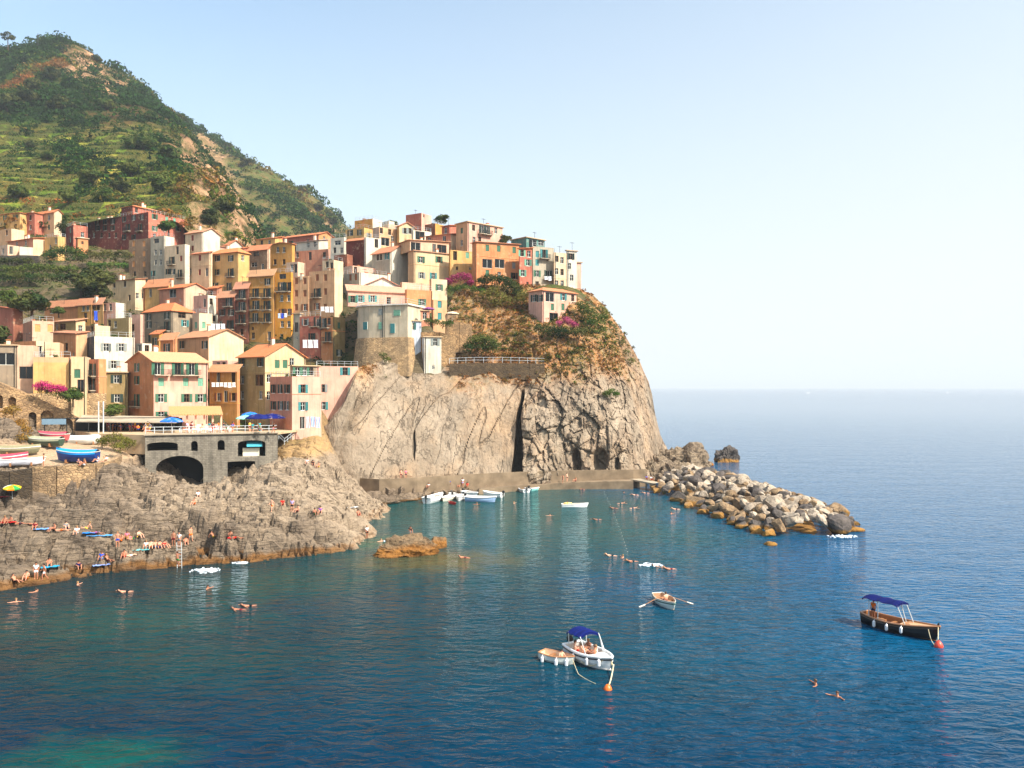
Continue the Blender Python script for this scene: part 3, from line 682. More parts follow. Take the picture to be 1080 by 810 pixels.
NH = [0]; POTS = []
def house(kind, label, xl, xc, xr, yt, yb, Y, a, col, roof='F', wins='', D=8.0, bands=None, rc=(.80, .45, .28), extra=2.5, chim=0, rail=None, group=None, cat='house', colR=None, base=True, ww=1.0):
    NH[0] += 1; a = R(a); ca, sa = math.cos(a), math.sin(a)
    C = at(xc, yt, Y); zt = C.z; zb = at(xc, yb, Y).z - extra
    tr_, tl_ = (xr - 540) / FOC, (xl - 540) / FOC
    wr = (tr_ * C.y - C.x) / (ca - tr_ * sa) if xr > xc + .1 else D
    wl = (C.x - tl_ * C.y) / (sa + tl_ * ca) if xl < xc - .1 else D
    if not 0 < wl < 45:
        if xc - xl > 3: print('LEFT FACE', label, round(wl, 1))
        wl = D
    if not 0 < wr < 60: print('RIGHT FACE', label, round(wr, 1)); wr = D
    if base:
        for s, v in ((0, 0), (wr, 0), (0, wl), (wr * .5, 0), (0, wl * .5)): BASES.append((C.x + s * ca - v * sa, C.y + s * sa + v * ca, zb + extra - .9))
    root = empty(kind, (C.x, C.y, zb), a); tag(root, label, cat, group)
    H = zt - zb; cl = PAL[col] if isinstance(col, str) else col; cr = PAL[colR] if colR else cl  # right wall colour, mostly lighter: sunlight put into the paint
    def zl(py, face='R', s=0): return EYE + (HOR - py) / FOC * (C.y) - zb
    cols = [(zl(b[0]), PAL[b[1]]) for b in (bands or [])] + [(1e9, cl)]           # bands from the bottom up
    colsLit = cols if bands else [(1e9, cr)]
    # windows
    holes = {'R': [], 'L': []}; items = []
    for tok in [q for q in wins.split() if q]:
        st, rest = tok.split('@'); y, xs = rest.split(':'); y = float(y)
        for x in xs.split(','):
            f = 'R'
            if x.endswith('L'): f = 'L'; x = x[:-1]
            x = float(x)
            if x < xc: f = 'L'
            tt_ = (x - 540) / FOC
            if f == 'R': s = (tt_ * C.y - C.x) / (ca - tt_ * sa); yy = C.y + s * sa; L = wr
            else: s = (C.x - tt_ * C.y) / (sa + tt_ * ca); yy = C.y + s * ca; L = wl
            zc = EYE + (HOR - y) / FOC * yy - zb
            typ = st[0]; door = typ in 'dBXD'; w_, h_ = (.95 * ww, 1.5) if not door else (1.0 * ww, 2.15)
            if typ == 'X': w_, h_ = 2.6, 2.1
            if typ == 'Q': w_, h_ = 2.0, 1.2
            if typ == 's': w_, h_ = .6, .8
            if typ in 'gGrRtT' and st[0].islower() and False: pass
            z0 = zc - h_ / 2
            if s < w_ / 2 + .15 or s > L - w_ / 2 - .15:
                if L < w_ + .4: w_ = max(.4, L - .5)
                s = min(max(s, w_ / 2 + .18), L - w_ / 2 - .18)
            z0 = min(z0, H - h_ - .2)
            r = (s - w_ / 2, z0, s + w_ / 2, z0 + h_)
            if any(r[0] < q[2] + .12 and r[2] > q[0] - .12 and r[1] < q[3] + .1 and r[3] > q[1] - .1 for q in holes[f]): continue
            holes[f].append(r); items.append((f, s, z0, w_, h_, st))
    if base and not any(q in label for q in ('blank', 'plain', 'gable', 'gabled', 'unrendered', 'box')):          # small openings on walls left bare by the survey
        for f, L in (('R', wr), ('L', wl)):
            if not holes[f] and 3.2 < L < 16 and ((f == 'R' and xr - xc > 6) or (f == 'L' and xc - xl > 6)):
                zz = H - 2.5
                while zz > extra + .6:
                    for s in ([L * .5] if L < 6 else [L * .28, L * .72]):
                        if rnd.random() < .8:
                            holes[f].append((s - .45, zz, s + .45, zz + 1.4)); items.append((f, s, zz, .9, 1.4, rnd.choice(['w', 'wk', 'wg', 'Gg', 'wy'])))
                    zz -= 3.0
    mb = MB(); gr = gl = 0.0; rp = roof.split(':'); rt = rp[0]; rise = float(rp[1]) if len(rp) > 1 else 1.4
    par = rt in 'F'
    Rp = [(0, 0), (wr, 0), (wr, H), (0, H)]; Lp = [(0, 0), (wl, 0), (wl, H), (0, H)]
    if rt == 'gr': Rp = [(0, 0), (wr, 0), (wr, H), (wr / 2, H + rise), (0, H)]
    if rt == 'gl': Lp = [(0, 0), (wl, 0), (wl, H), (wl / 2, H + rise), (0, H)]
    wall_panel(mb, Rp, holes['R'], lambda s, z, d: (s, d, z), 0, colsLit)
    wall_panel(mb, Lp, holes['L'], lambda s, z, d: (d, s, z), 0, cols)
    wall_panel(mb, Rp, [], lambda s, z, d: (s, wl, z), 0, colsLit); wall_panel(mb, Lp, [], lambda s, z, d: (wr, s, z), 0, cols)
    hh = H
    if par:
        e = .28; hh = H - .55
        i4 = [(e, e), (wr - e, e), (wr - e, wl - e), (e, wl - e)]; o4 = [(0, 0), (wr, 0), (wr, wl), (0, wl)]
        for k in range(4):
            k2 = (k + 1) % 4
            mb.poly([(*o4[k], H), (*o4[k2], H), (*i4[k2], H), (*i4[k], H)], 0, cols[-1][1]); mb.poly([(*i4[k], H), (*i4[k2], H), (*i4[k2], hh), (*i4[k], hh)], 0, cols[-1][1])
    mb.build('wall', M['stucco'], root, tint=True)
    if H - extra > 8 and base and rnd.random() < .7:
        cb_ = MB(); zc_ = H - 3.1 if rnd.random() < .6 else H - 6.1; cc_ = tuple(min(.92, q * 1.12) for q in cols[-1][1])
        for f, L in (('R', wr), ('L', wl)):
            if any(r[1] < zc_ + .12 and r[3] > zc_ for r in holes[f]): continue
            if f == 'R': cb_.box(0, L, -.07, -.003, zc_, zc_ + .12, col=cc_)
            else: cb_.box(-.07, -.003, 0, L, zc_, zc_ + .12, col=cc_)
        if cb_.v: cb_.build('string_course', M['stucco'], root, tint=True)
    rb = MB(); ov = .38; th = .14; rm = 'roof_tile'
    if rt == 'F': rb.box(.281, wr - .281, .281, wl - .281, hh - .2, hh); rm = 'slab'
    elif rt == 'f': rb.box(-.3, wr + .3, -.3, wl + .3, H + .002, H + .2); rm = 'slab' if len(rp) < 3 else 'roof_tile'
    elif rt == 'gr':
        for (u0, u1) in ((-ov, wr / 2), (wr + ov, wr / 2)):
            z0 = H - rise * ov / (wr / 2); z1 = H + rise
            P4 = [(u0, -ov, z0), (u1, -ov, z1), (u1, wl + ov, z1), (u0, wl + ov, z0)]; Q4 = [(x, y, z + th) for x, y, z in P4]
            rb.poly(P4); rb.poly(Q4)
            for k in range(4): rb.poly([P4[k], P4[(k + 1) % 4], Q4[(k + 1) % 4], Q4[k]])
    elif rt == 'gl':
        for (v0, v1) in ((-ov, wl / 2), (wl + ov, wl / 2)):
            z0 = H - rise * ov / (wl / 2); z1 = H + rise
            P4 = [(-ov, v0, z0), (-ov, v1, z1), (wr + ov, v1, z1), (wr + ov, v0, z0)]; Q4 = [(x, y, z + th) for x, y, z in P4]
            rb.poly(P4); rb.poly(Q4)
            for k in range(4): rb.poly([P4[k], P4[(k + 1) % 4], Q4[(k + 1) % 4], Q4[k]])
    elif rt == 'hip':
        E = [(-ov, -ov, H), (wr + ov, -ov, H), (wr + ov, wl + ov, H), (-ov, wl + ov, H)]; m = min(wr, wl) / 2
        T = [(m, m, H + rise), (wr - m, wl - m, H + rise)] if wr >= wl else [(m, m, H + rise), (wr - m, wl - m, H + rise)]
        if wr >= wl: fs = [[E[0], E[1], T[1], T[0]], [E[2], E[3], T[0], T[1]], [E[1], E[2], T[1]], [E[3], E[0], T[0]]]
        else: fs = [[E[1], E[2], T[1], T[0]], [E[3], E[0], T[0], T[1]], [E[0], E[1], T[0]], [E[2], E[3], T[1]]]
        for f in fs: rb.poly([(x, y, z + .12) for x, y, z in f])
        rb.box(-ov, wr + ov, -ov, wl + ov, H + .003, H + .119)
    elif rt in ('sr', 'sl', 'sb'):      # single slope: high at back of right face / back of left face
        zz = {'sr': lambda x, y: H + .05 + rise * (y / wl), 'sl': lambda x, y: H + .05 + rise * (x / wr), 'sb': lambda x, y: H + .05 + rise * (.5 * y / wl + .5 * x / wr)}[rt]
        P4 = [(-ov, -ov), (wr + ov, -ov), (wr + ov, wl + ov), (-ov, wl + ov)]
        lo = [(x, y, zz(x, y)) for x, y in P4]; hi_ = [(x, y, z + th) for x, y, z in lo]; rb.poly(lo); rb.poly(hi_)
        for k in range(4): rb.poly([lo[k], lo[(k + 1) % 4], hi_[(k + 1) % 4], hi_[k]])
        w4 = [(0, 0), (wr, 0), (wr, wl), (0, wl)]
        for k in range(4):
            p0, p1 = w4[k], w4[(k + 1) % 4]; rb.poly([(*p0, H), (*p1, H), (*p1, zz(*p1)), (*p0, zz(*p0))])
    ro = rb.build('roof', M[rm], root, color=rc)
    if rnd.random() < .55 and wr * wl > 20: chim += 1
    if rnd.random() < .5:
        ab = MB(); x, y = wr * rnd.uniform(.2, .8), wl * rnd.uniform(.2, .7); z = hh + (rise * .6 if rt not in 'Ff' else 0)
        ab.tube([(x, y, z - .3), (x, y, z + 2.2)], .035, 4); ab.tube([(x - .6, y, z + 2.0), (x + .6, y, z + 2.0)], .025, 4)
        for q in (-.5, -.2, .1, .4): ab.tube([(x + q, y - .3, z + 2.0), (x + q, y + .3, z + 2.0)], .02, 4)
        ab.build('tv_aerial', M['metal'], ro)
    if rnd.random() < .6 and H > 6:
        ab = MB(); x = wr - .25 if rnd.random() < .5 else .25; ab.tube([(x, -.08, .5), (x, -.08, H - .05)], .055, 6); ab.build('downpipe', M['metal'], root)
    if rt == 'F' and min(wr, wl) > 3:
        for q in range(rnd.randint(1, 3)):
            ab = MB(); x, y = rnd.uniform(.8, wr - .8), rnd.uniform(.8, min(wl - .8, 4)); ab.tube([(x, y, hh), (x, y, hh + .5)], [.18, .25], 8, col=(.7, .38, .25)); pt = ab.build('plant_pot', M['stucco'], root, tint=True)
            me_ = POTS[0] if POTS else None
            if me_ is None:
                rs_ = np.random.RandomState(3); n_ = 70; P_0 = rs_.normal(size=(n_, 3)) * .22; a_ = rs_.normal(size=(n_, 3)) * .10; b_ = rs_.normal(size=(n_, 3)) * .10
                me_ = np_mesh('pot_leaves', np.stack([P_0, P_0 + a_, P_0 + a_ + b_, P_0 + b_], 1).reshape(-1, 3), np.arange(n_ * 4).reshape(n_, 4), False, attrs={'leaf': ('FACE', rs_.rand(n_))}); POTS.append(me_)
            lv = link('leaves', me_, [M['foliage']], pt, color=(.22, .34, .13)); lv.location = (x, y, hh + .75)
    for k in range(chim):
        cb = MB(); x = wr * rnd.uniform(.2, .8); y = wl * rnd.uniform(.3, .8); z = hh + .1; s = .28
        top = z + (rise if rt not in 'Ff' else 0) + .9
        cb.box(x - s, x + s, y - s, y + s, z - .3, top, col=(.9, .84, .74)); cb.box(x - s - .08, x + s + .08, y - s - .08, y + s + .08, top + .15, top + .25, col=(.8, .5, .35))
        for sx in (-s, s - .1):
            for sy in (-s, s - .1): cb.box(x + sx, x + sx + .1, y + sy, y + sy + .1, top, top + .15, col=(.8, .5, .35))
        cb.build('chimney', M['stucco'], ro, tint=True)
    if rt == 'F' and not rail and wr > 3.5 and rnd.random() < .4: rail = 'a'
    if rail:
        r = MB(); n = 0
        for (x0, y0, x1, y1) in (((.1, .1, wr - .1, .1), (.1, .1, .1, wl - .1)) if rail != 'R' else ((.1, .1, wr - .1, .1),)):
            L_ = math.hypot(x1 - x0, y1 - y0); n = max(2, int(L_ / 1.2)); zz_ = H if par else H + .2
            for i in range(n + 1): xx, yy = x0 + (x1 - x0) * i / n, y0 + (y1 - y0) * i / n; r.tube([(xx, yy, zz_), (xx, yy, zz_ + .95)], .03, 4)
            for z in (.5, .93): r.tube([(x0, y0, zz_ + z), (x1, y1, zz_ + z)], .022, 4)
        r.build('terrace_railing', M['pale_metal'], root)
    for f, s, z0, w_, h_, st in items:
        typ = st[0]; cc = SH.get(st[1], SH['g']) if len(st) > 1 else (SH['k'] if typ == 'D' else SH.get(typ.lower(), SH['g']))
        loc = (s, .16, z0) if f == 'R' else (.16, s, z0); rz = 0 if f == 'R' else -R(90)
        out = (s, 0, z0) if f == 'R' else (0, s, z0)
        door = typ in 'dBXD'
        if typ.isupper() and typ in 'GRKOMYE':      # closed shutters
            b = MB(); x = w_ / 2; b.box(-x, -.01, -.05, 0, 0, h_); b.box(.01, x, -.05, 0, 0, h_); n = 7
            for i in range(n):
                for sx in (-x + .07, .07): b.box(sx, sx + x - .14, -.065, -.051, h_ * (i + .25) / n, h_ * (i + .7) / n)
            o = b.build('closed_shutter', M['shutter'], root, color=cc if len(st) > 1 else SH.get(typ.lower(), SH['g']), loc=loc); o.rotation_euler.z = rz; o.location = loc
            continue
        fm, pm = frame_mesh(w_, h_, door)
        fc = (.85, .84, .80) if rnd.random() < .6 else (.45, .35, .26)
        o = link('balcony_door' if door else 'window', fm, [M['frame']], root, color=fc, loc=loc); o.rotation_euler.z = rz
        link('pane', pm, [M['glass']], o)
        if typ in 'ugrtywBe' and not (typ in 'wu' and len(st) < 2) and not (typ == 'B' and len(st) < 2) or (typ == 'D'):
            sw = w_ * .5
            for sg in (-1, 1):
                sm = shutter_mesh(sw, h_); q = link('shutter', sm, [M['shutter']], o, color=cc)
                q.location = (sg * (w_ / 2 + .01) if sg > 0 else -(w_ / 2 + .01) - sw, -.165, 0)
                if rnd.random() < .25: q.rotation_euler.z = sg * -R(rnd.uniform(20, 55)) if sg > 0 else 0
        if typ == 'w' or typ == 'u':
            b = MB(); b.box(-w_ / 2 - .12, w_ / 2 + .12, -.22, -.163, -.12, 0); b.build('sill', M['frame'], o, color=(.84, .8, .72))
        if typ in 'BD':
            L = wr if f == 'R' else wl; bw = min(2.6, L * .8); s2 = min(max(s, bw / 2), L - bw / 2)
            balcony(root, s2 if f == 'R' else 0, 0 if f == 'R' else s2, rz, bw).location.z = z0
    return dict(root=root, C=C, a=a, wr=wr, wl=wl, zt=zt, zb=zb, ca=ca, sa=sa)
# kind, label, xl, xc, xr, y top, y base, distance, turn, colours with sun and shade in them, roof, openings
h = house
# far upper left row
h('row_house', 'mustard yellow house at the left end of the row under the terraced hill', -30, 21, 21, 224.5, 243, 236, 66, 'Y', 'gl:.1', 'wg@229.5:5.5,16.5 w@239:5.5,16.5 wg@230:-8', chim=1)
h('row_house', 'coral red house in the middle of the far upper left row', 21.3, 36.7, 36.7, 224.5, 244, 236.5, 66, 'C', 'gl:.1', 'w@229.6:32 w@239.6:32', chim=1)
h('row_house', 'peach house with a sunlit gable painted cream at the right end of the far upper left row', 37, 57, 65, 223.5, 245, 237, 64, 'A', 'gr:.9', 'w@229.5:43,51.5 w@239.6:43 Gg@239.6:51.5', colR='K')
h('small_house', 'small cream house with a flat roof below the mustard house of the far left row', -20, 12, 26, 241, 252, 228, 62, 'A', 'F', 'w@245.5:7,-6', colR='K', chim=1)
h('small_house', 'low salmon house with two dark windows above the white garage', 8, 35, 47, 251.5, 263, 222, 62, 'S', 'sl:.6', 'w@255.3:17.6,27', chim=1, colR='K')
h('small_house', 'low pinkish house with dark doorways at the far left edge above the terraces', -25, 8, 20, 258, 272, 218, 62, 'H', 'F', 'w@265:-4,3 d@264:12')
h('garage', 'low white garage wall beside dark openings above the slate terrace wall', 8, 20.5, 35, 260, 271, 217, 30, 'K', 'F', 'd@265.5:11,16', colR='W', cat='garage')
h('small_house', 'small yellow house with a chimneyed terrace above the round green shrubs', 47, 61, 69.5, 249, 268, 221, 60, 'Y', 'F', 'w@254:58.8 d@262:53', chim=2, rail='a')
h('small_house', 'small raspberry red house with two pale shutters left of the big red building', 69.5, 77.5, 92.5, 237, 257, 228, 48, 'R', 'F', 'Gm@243:74 Gm@253:74 w@247.5:87', colR='C', chim=2)
h('outbuilding', 'little orange lean-to at the foot of the raspberry red house', 80, 82, 93, 251, 262, 224, 40, 'O', 'f:0', 's@256:87', cat='shed', D=4)
h('large_building', 'lower left wing of the big dark red building under the hill', 93, 128, 130, 228.5, 256, 238, 66, 'R', 'F', 'wk@233.5:103,111,119 wk@240.5:103,111,119 w@248:99,107,115,122', chim=4, cat='building')
h('large_building', 'big red building painted darker on its shaded side below the terraced hillside', 124, 156.5, 194.5, 223.5, 256, 232, 60, 'R', 'F', 'wk@229:131,141,150 D@240:135,148 wk@250:131,141 wg@228.5:163 Gm@222:176,184 wg@241:163,173,188 w@249:163', colR='C', chim=2, cat='building')
h('penthouse', 'red rooftop storey with a tiled roof on the big dark red building', 128, 140, 172, 217.5, 224, 240, 60, 'R', 'hip:1.0', 'w@220:144,161', colR='C', D=7, base=False, extra=1, cat='building', chim=2)
# second band
h('unfinished_house', 'tan unrendered building with a grid of blind openings below the big red building', 136, 158.6, 160, 251, 292, 222, 66, 'N', 'F', 'Oo@257:141,152 Oo@267.5:141,152 Oo@278.5:141,152 w@289:142,153')
h('town_house', 'narrow pale grey house with a roof terrace beside the tan unrendered building', 158.8, 173, 184, 248.5, 298, 219, 63, 'L', 'F', 'Q@254:165 w@266:164,169.5 w@276.5:164,169.5 wt@288.5:162', rail='a', colR='W')
h('town_house', 'cream house with small balconies and a dark red shuttered window', 173.4, 195, 200, 257.5, 300, 215, 63, 'K', 'F', 'd@264:187 D@275:181.5 Rr@272.5:191 wk@286.5:177.5,182.5 D@288.5:190.5', colR='W')
h('tower_house', 'tall cream house with a sunlit gable painted white left of the yellow hipped house', 195.5, 213, 232, 244.5, 300, 216, 62, 'K', 'gr:1.4', 'Rr@251:203 Rr@262:203 u@286:201', colR='W', rc=(.82, .62, .50))
h('town_house', 'narrow buff house with two brick red shutters beside the yellow hipped house', 202, 220.6, 224, 266.5, 311, 208, 63, 'E', 'sl:.4', 'Rr@272:210.7 Rr@287:210.5 d@287:218', colR='K', rc=(.8, .5, .38))
h('low_house', 'low mauve storey with a pink roof behind the yellow hipped house', 212, 224, 242, 258.5, 270, 220, 58, 'P', 'sr:1.0', 'w@263:217', rc=(.85, .62, .52))
h('small_house', 'little white gable with a chimney peeping over the yellow hipped roof', 236, 241, 256, 258, 272, 224, 50, 'W', 'gr:1.5', '', chim=1, rc=(.8, .5, .36))
h('town_house', 'saffron yellow house with a hipped terracotta roof and white railed balconies', 220.5, 251, 263, 266, 312, 206, 62, 'Y', 'hip:1.5', 'wk@272.3:229.5,243.5 wk@287:229.5 D@287.5:243.5 D@302.5:227.5 D@302.5:242 w@272:256', colR='Y', rc=(.86, .55, .33))
h('shed_house', 'brown unrendered house with dark openings left of the yellow two-window house', 261.5, 282, 285, 262.5, 288, 212, 65, 'N', 'sl:1.0', 'Q@268:270 Q@279:268 w@281:277', rc=(.80, .50, .36), colR='H')
h('town_house', 'yellow house with four dark windows next to the pink attic house', 284.5, 308, 311, 257, 290, 214, 66, 'M', 'gl:.5', 'w@263.3:293,299.5 w@276.3:290,299.5', rc=(.86, .55, .38), chim=1)
h('town_house', 'rose pink house with white framed windows behind the mustard tall houses', 309.5, 346, 349, 262.5, 290, 212, 67, 'S', 'F', 'u@268.8:313.5,342 d@270:327', colR='P')
h('attic', 'white attic with glazed dormer on the rose pink house', 312, 336, 346, 253.5, 264, 219, 62, 'W', 'sl:.8', 'w@257:325,332', base=False, rc=(.85, .8, .76), extra=1.5)
h('long_house', 'long low brick red house behind the pink attic house', 296, 336, 352, 247, 262, 238, 62, 'C', 'gr:1.2', 'w@251:342', rc=(.82, .46, .32), colR='O')
h('town_house', 'narrow white and grey house between the pink attic house and the dark red block', 348.5, 363, 366, 250, 285, 208, 65, 'W', 'F', 'Q@256:356 w@264:353,360', rail='a')
# mustard tall houses
h('tall_house', 'tall mustard house with a roof terrace awning and dark green shutters', 262, 288.5, 290, 289, 358, 188, 68, 'M', 'sl:.7', 'wk@297:282.5 D@309:270,281.8 D@322:270,281.8 D@335:270,281.8 s@346.5:266.5 d@354.5:284 w@354:267', rc=(.80, .66, .50))
h('tall_house', 'tall ochre house with five storeys right of the mustard one', 289, 307, 309, 287, 362, 187, 68, (.86, .60, .25), 'F', 'D@302.5:297,304.5 w@314.3:297,304.5 wb@329:298,305 w@341.8:297.5,304.7 w@355.5:297 Q@291.5:298', rail='a')
h('tall_house', 'tall peach house with rust red shutters between the ochre house and its twin', 308.7, 325.5, 327, 291, 330, 186, 68, 'A', 'F', 'Bb@296:399 Rb@296.3:312.6,321.5 Rb@309.3:312.6,321.5 Rb@324:312.6 wb@324:321.5'.replace('Bb@296:399 ', ''), chim=1)
h('tall_house', 'tall peach house with a sunlit side painted cream and rust red shutters', 326, 352.8, 361.5, 284.5, 331, 184, 63, 'A', 'F', 'Rb@292.7:334.7,343.3 Rb@307.5:343.3 Rb@324:343 wb@323:334.5 D@309:334.7', colR='K', chim=1)
h('tall_house', 'narrow dark brick red house squeezed left of the mustard house', 247.5, 261.6, 263, 302.5, 358, 190, 67, 'D', 'sl:.7', 'D@310.5:255.3 D@323.3:255.3 D@336.5:255.3 w@350:255', rc=(.85, .62, .52))
h('town_house', 'rusty red house with dark balconies and a yellow top storey', 229.5, 247.3, 249, 312, 350, 191, 66, 'D', 'sl:.7', 'D@318.5:241.5 wk@329.5:234.5,244 D@342.5:243 w@342:233', rc=(.80, .60, .48), colR='C')
h('terrace_house', 'white walled house with two small dark windows right of the pink gabled one', 204, 219, 235, 311, 346, 194, 60, 'P', 'F', 'd@319.5:215.7 w@318:222.8 w@336:226', colR='W')
h('terrace_house', 'pink house with a bright gable and an orange roof above the grey shuttered house', 168, 194, 217.5, 303, 326, 198, 60, 'S', 'gr:1.3', 'X@307:182 s@316:190', rc=(.88, .48, .30), colR='H')
h('town_house', 'ochre house with one tall dark window above the orange hipped roof', 153, 178, 181, 300.5, 322, 202, 65, 'Y', 'sl:1.2', 'd@309:158.6', rc=(.84, .58, .42))
h('town_house', 'cream two storey house with an arched window under the dark trees', 118.5, 142.6, 153.5, 294.5, 321, 204, 62, 'E', 'sl:.5', 'w@298:120.5,131.7 w@314:136.5 w@312:145,152', colR='K', chim=2, rc=(.7, .55, .45))
h('town_house', 'grey brown house with a wide orange hipped roof and white framed windows', 151, 181, 204, 328, 368, 182, 58, 'G', 'hip:2.2', 'wk@332:157.4,176 wk@342.5:157.4 D@344:176 Gk@357:157.3 w@363:166 wt@341:195 Q@331:192', rc=(.90, .48, .28))
h('terrace_house', 'narrow cream house with a planted roof terrace right of the grey brown house', 203, 210, 224, 330, 358, 184, 55, 'H', 'F', 'Gm@343:206.5 Gm@343:215', rail='a', colR='K')
# row to the left
h('row_house', 'long ochre brown house behind the pergola at the left of the painted row', 47, 83, 84, 321, 340, 181, 67, 'O', 'sl:.4', 'w@325:55,66', rc=(.78, .55, .42))
h('row_house', 'orange house with two pairs of dark windows left of the blue hung window', 82, 96, 97, 319.5, 345, 179, 67, 'M', 'sl:.4', 'w@323.5:88,92.5 d@335:90', rc=(.78, .55, .42))
h('row_house', 'yellow and lilac house with a blue cloth hanging from the window', 96.3, 108, 109, 319, 348, 179.5, 67, 'Y', 'sl:.4', 'w@323.5:99,103.5 d@335:101', chim=1, rc=(.78, .6, .5))
h('row_house', 'lilac pink house at the right end of the painted row', 108.3, 122, 132, 319, 350, 180, 65, 'P', 'F', 'w@323.5:110,116.5 w@330:112', colR='W', rc=(.78, .6, .5))
h('town_house', 'olive tan house with paired dark windows and a pale roof terrace', 113, 136, 139, 335, 368, 172, 65, 'V', 'F', 'w@342:121.5,124.8 w@341:115 Q@330:122', rail='a', colR='K')
h('town_house', 'narrow pink house squeezed between the olive tan and the grey brown houses', 137, 148, 152, 331.5, 368, 174, 64, 'P', 'F', 'w@345.5:140 w@357:140', colR='P')
h('gabled_house', 'coral gabled house half hidden behind the round tree at the left edge', -30, 14, 24, 326, 352, 168, 62, 'C', 'gl:1.0', 'w@337:-8', rc=(.80, .42, .32), colR='D')
h('town_house', 'salmon pink house with two blind tan windows and a battlemented terrace', 24, 34, 57, 338, 362, 160, 40, 'S', 'F', 'w@347:31.5 Oo@346:39.7,53', chim=1, colR='H')
h('town_house', 'olive cream house with a curved roof right of the salmon battlemented one', 57, 80, 90, 338.5, 356, 162, 62, 'V', 'sl:.5', 'w@344.3:60 Q@344.5:66 w@347:85', colR='E', rc=(.75, .6, .48))
h('low_house', 'low peach roof terraces between the olive cream house and the white villa', 82, 100, 116, 343, 356, 166, 58, 'A', 'F', 'w@346:85 w@347:97', colR='K')
h('town_house', 'orange peach house with one dark window left of the white villa', 56, 80, 92, 352, 380, 152, 60, 'O', 'sb:.8', 'w@366:70 s@374:77', colR='A', rc=(.72, .52, .42))
h('villa', 'white villa with grey shutters and a dark slate terrace side', 90, 99.5, 142, 354.5, 394, 150, 38, (.30, .31, .33), 'F', 'yy@366.3:112,128 yy@384.5:120', colR='W', cat='villa')
h('low_house', 'wide terracotta toned terrace house behind the cream box at the left', 4, 38, 48, 359.5, 380, 146, 62, 'O', 'F', 'd@371:41', colR='K')
h('low_house', 'plain cream box with a blank bright wall on the left terraces', 44, 47.5, 63, 361, 380, 143.5, 22, 'A', 'F', '', colR='K', D=5)
h('garage', 'grey workshop with one wide dark opening above the stone ramp', -25, -20, 17, 364, 398, 136, 20, 'G', 'f:0', 'X@378.5:6', cat='workshop', colR='G')
h('low_house', 'pale lean-to house with a slanting awning between the workshop and the blank yellow wall', 17, 18, 36, 364, 402, 138, 22, 'H', 'F', 'X@393:29.5', colR='H', D=5)
h('town_house', 'broad blank yellow house above the magenta bougainvillea', 34.5, 35, 75, 376.5, 414, 136, 22, 'A', 'F', '', colR='Y', D=7, bands=[(382, 'Y'), (999, 'K')][0:1])
h('town_house', 'cream yellow house with one tall green shutter beside the blank yellow wall', 74, 75, 91, 376, 428, 137, 22, 'K', 'F', 'Gg@394:81.5 d@407:85', colR='E', D=7)
h('tall_house', 'narrow orange and pink house with iron balconies between yellow and white villas', 89, 104, 112, 378.5, 436, 139.5, 50, 'S', 'F', 'D@390:93.5,98.5 D@405:93.5,98 d@420:97 s@374:97', colR='O')
h('town_house', 'olive yellow house with dark green shutters left of the orange gabled house', 111, 112, 134.5, 393, 434, 144, 22, 'V', 'f:0', 'gk@399.8:123 gk@420:123.5', colR='V', D=6)
# front row at the terrace
H46 = h('front_house', 'large orange and pink house painted darker on its shaded side, with green shutters on the harbour terrace', 134.5, 162, 219, 381, 455, 140.5, 48, 'O', 'gl:1.8', 'wg@382:144.5 wg@401:144.5 Dg@422:144.5 Dg@386:163.8,187.5,202.5 Gm@403:170,196,211.5 gg@419.8:170,197,211.5 gg@438.5:170.3', bands=None, colR='P', rc=(.90, .70, .54), chim=1, ww=1.1)
h('back_house', 'peach house with a tall blank sunlit gable painted cream behind the harbour terrace', 185.5, 220, 257, 355, 396, 156, 52, 'A', 'gr:1.6', 'wk@363.5:192.5 wk@363.5:216 Gg@380:213', colR='K', rc=(.78, .58, .44), ww=1.1)
h('small_house', 'small orange house with one dark window left of the blank sunlit gable', 169, 183, 187, 357.5, 378, 154, 60, 'O', 'sl:.8', 'wk@366.5:176', rc=(.85, .62, .46))
h('mid_house', 'bright orange house with a laundry balcony left of the olive gabled house', 221, 250, 253, 391, 446, 149, 64, 'M', 'sl:.7', 'd@398.5:230.3,246 wb@418.5:230.5,246 d@418:238', rc=(.84, .66, .48), colR='O')
h('gabled_house', 'olive yellow house with a sunlit gable painted cream and an orange tiled roof by the terrace', 251, 279.5, 322, 375.5, 446, 147, 50, 'V', 'gr:2.4', 'wk@382:255.5 wk@382:274.5 wk@400.5:255.5 X@401:273.5 w@416.5:255.5,275 w@431.5:254 Gg@384:292.4,300.7 w@371:308 w@399:284 w@417:284', colR='E', rc=(.88, .52, .32), ww=1.1)
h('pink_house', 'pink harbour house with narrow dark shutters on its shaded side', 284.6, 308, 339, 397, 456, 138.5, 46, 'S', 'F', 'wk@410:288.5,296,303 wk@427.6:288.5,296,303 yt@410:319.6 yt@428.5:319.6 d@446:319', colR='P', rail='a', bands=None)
h('pink_house', 'upper pink block with a railed terrace climbing against the rock', 333, 334, 378, 386, 440, 150, 24, 'P', 'F', 'yt@390.5:364 yy@409.5:340 yt@428:340.6', colR='P', rail='a', D=7, extra=0.5, base=False)
h('terrace_house', 'small storey with green shutters and plants between the olive gable and the pink house', 306, 309, 336, 386, 400, 147, 40, 'G', 'f:0', 'wg@391:314,321 w@391:328', D=5, colR='G')
h('town_house', 'red house with white laundry at its foot below the rust shuttered peach houses', 316, 338, 339, 333, 374, 178, 66, 'C', 'F', 'wy@339.5:322 D@339:335 wk@355:329', rail='a')
h('town_house', 'ochre house with balconies right of the red laundry house', 338.5, 351, 364, 334, 378, 176, 60, 'O', 'F', 'D@339:339.5 w@338:347 D@355:346.5', colR='V')
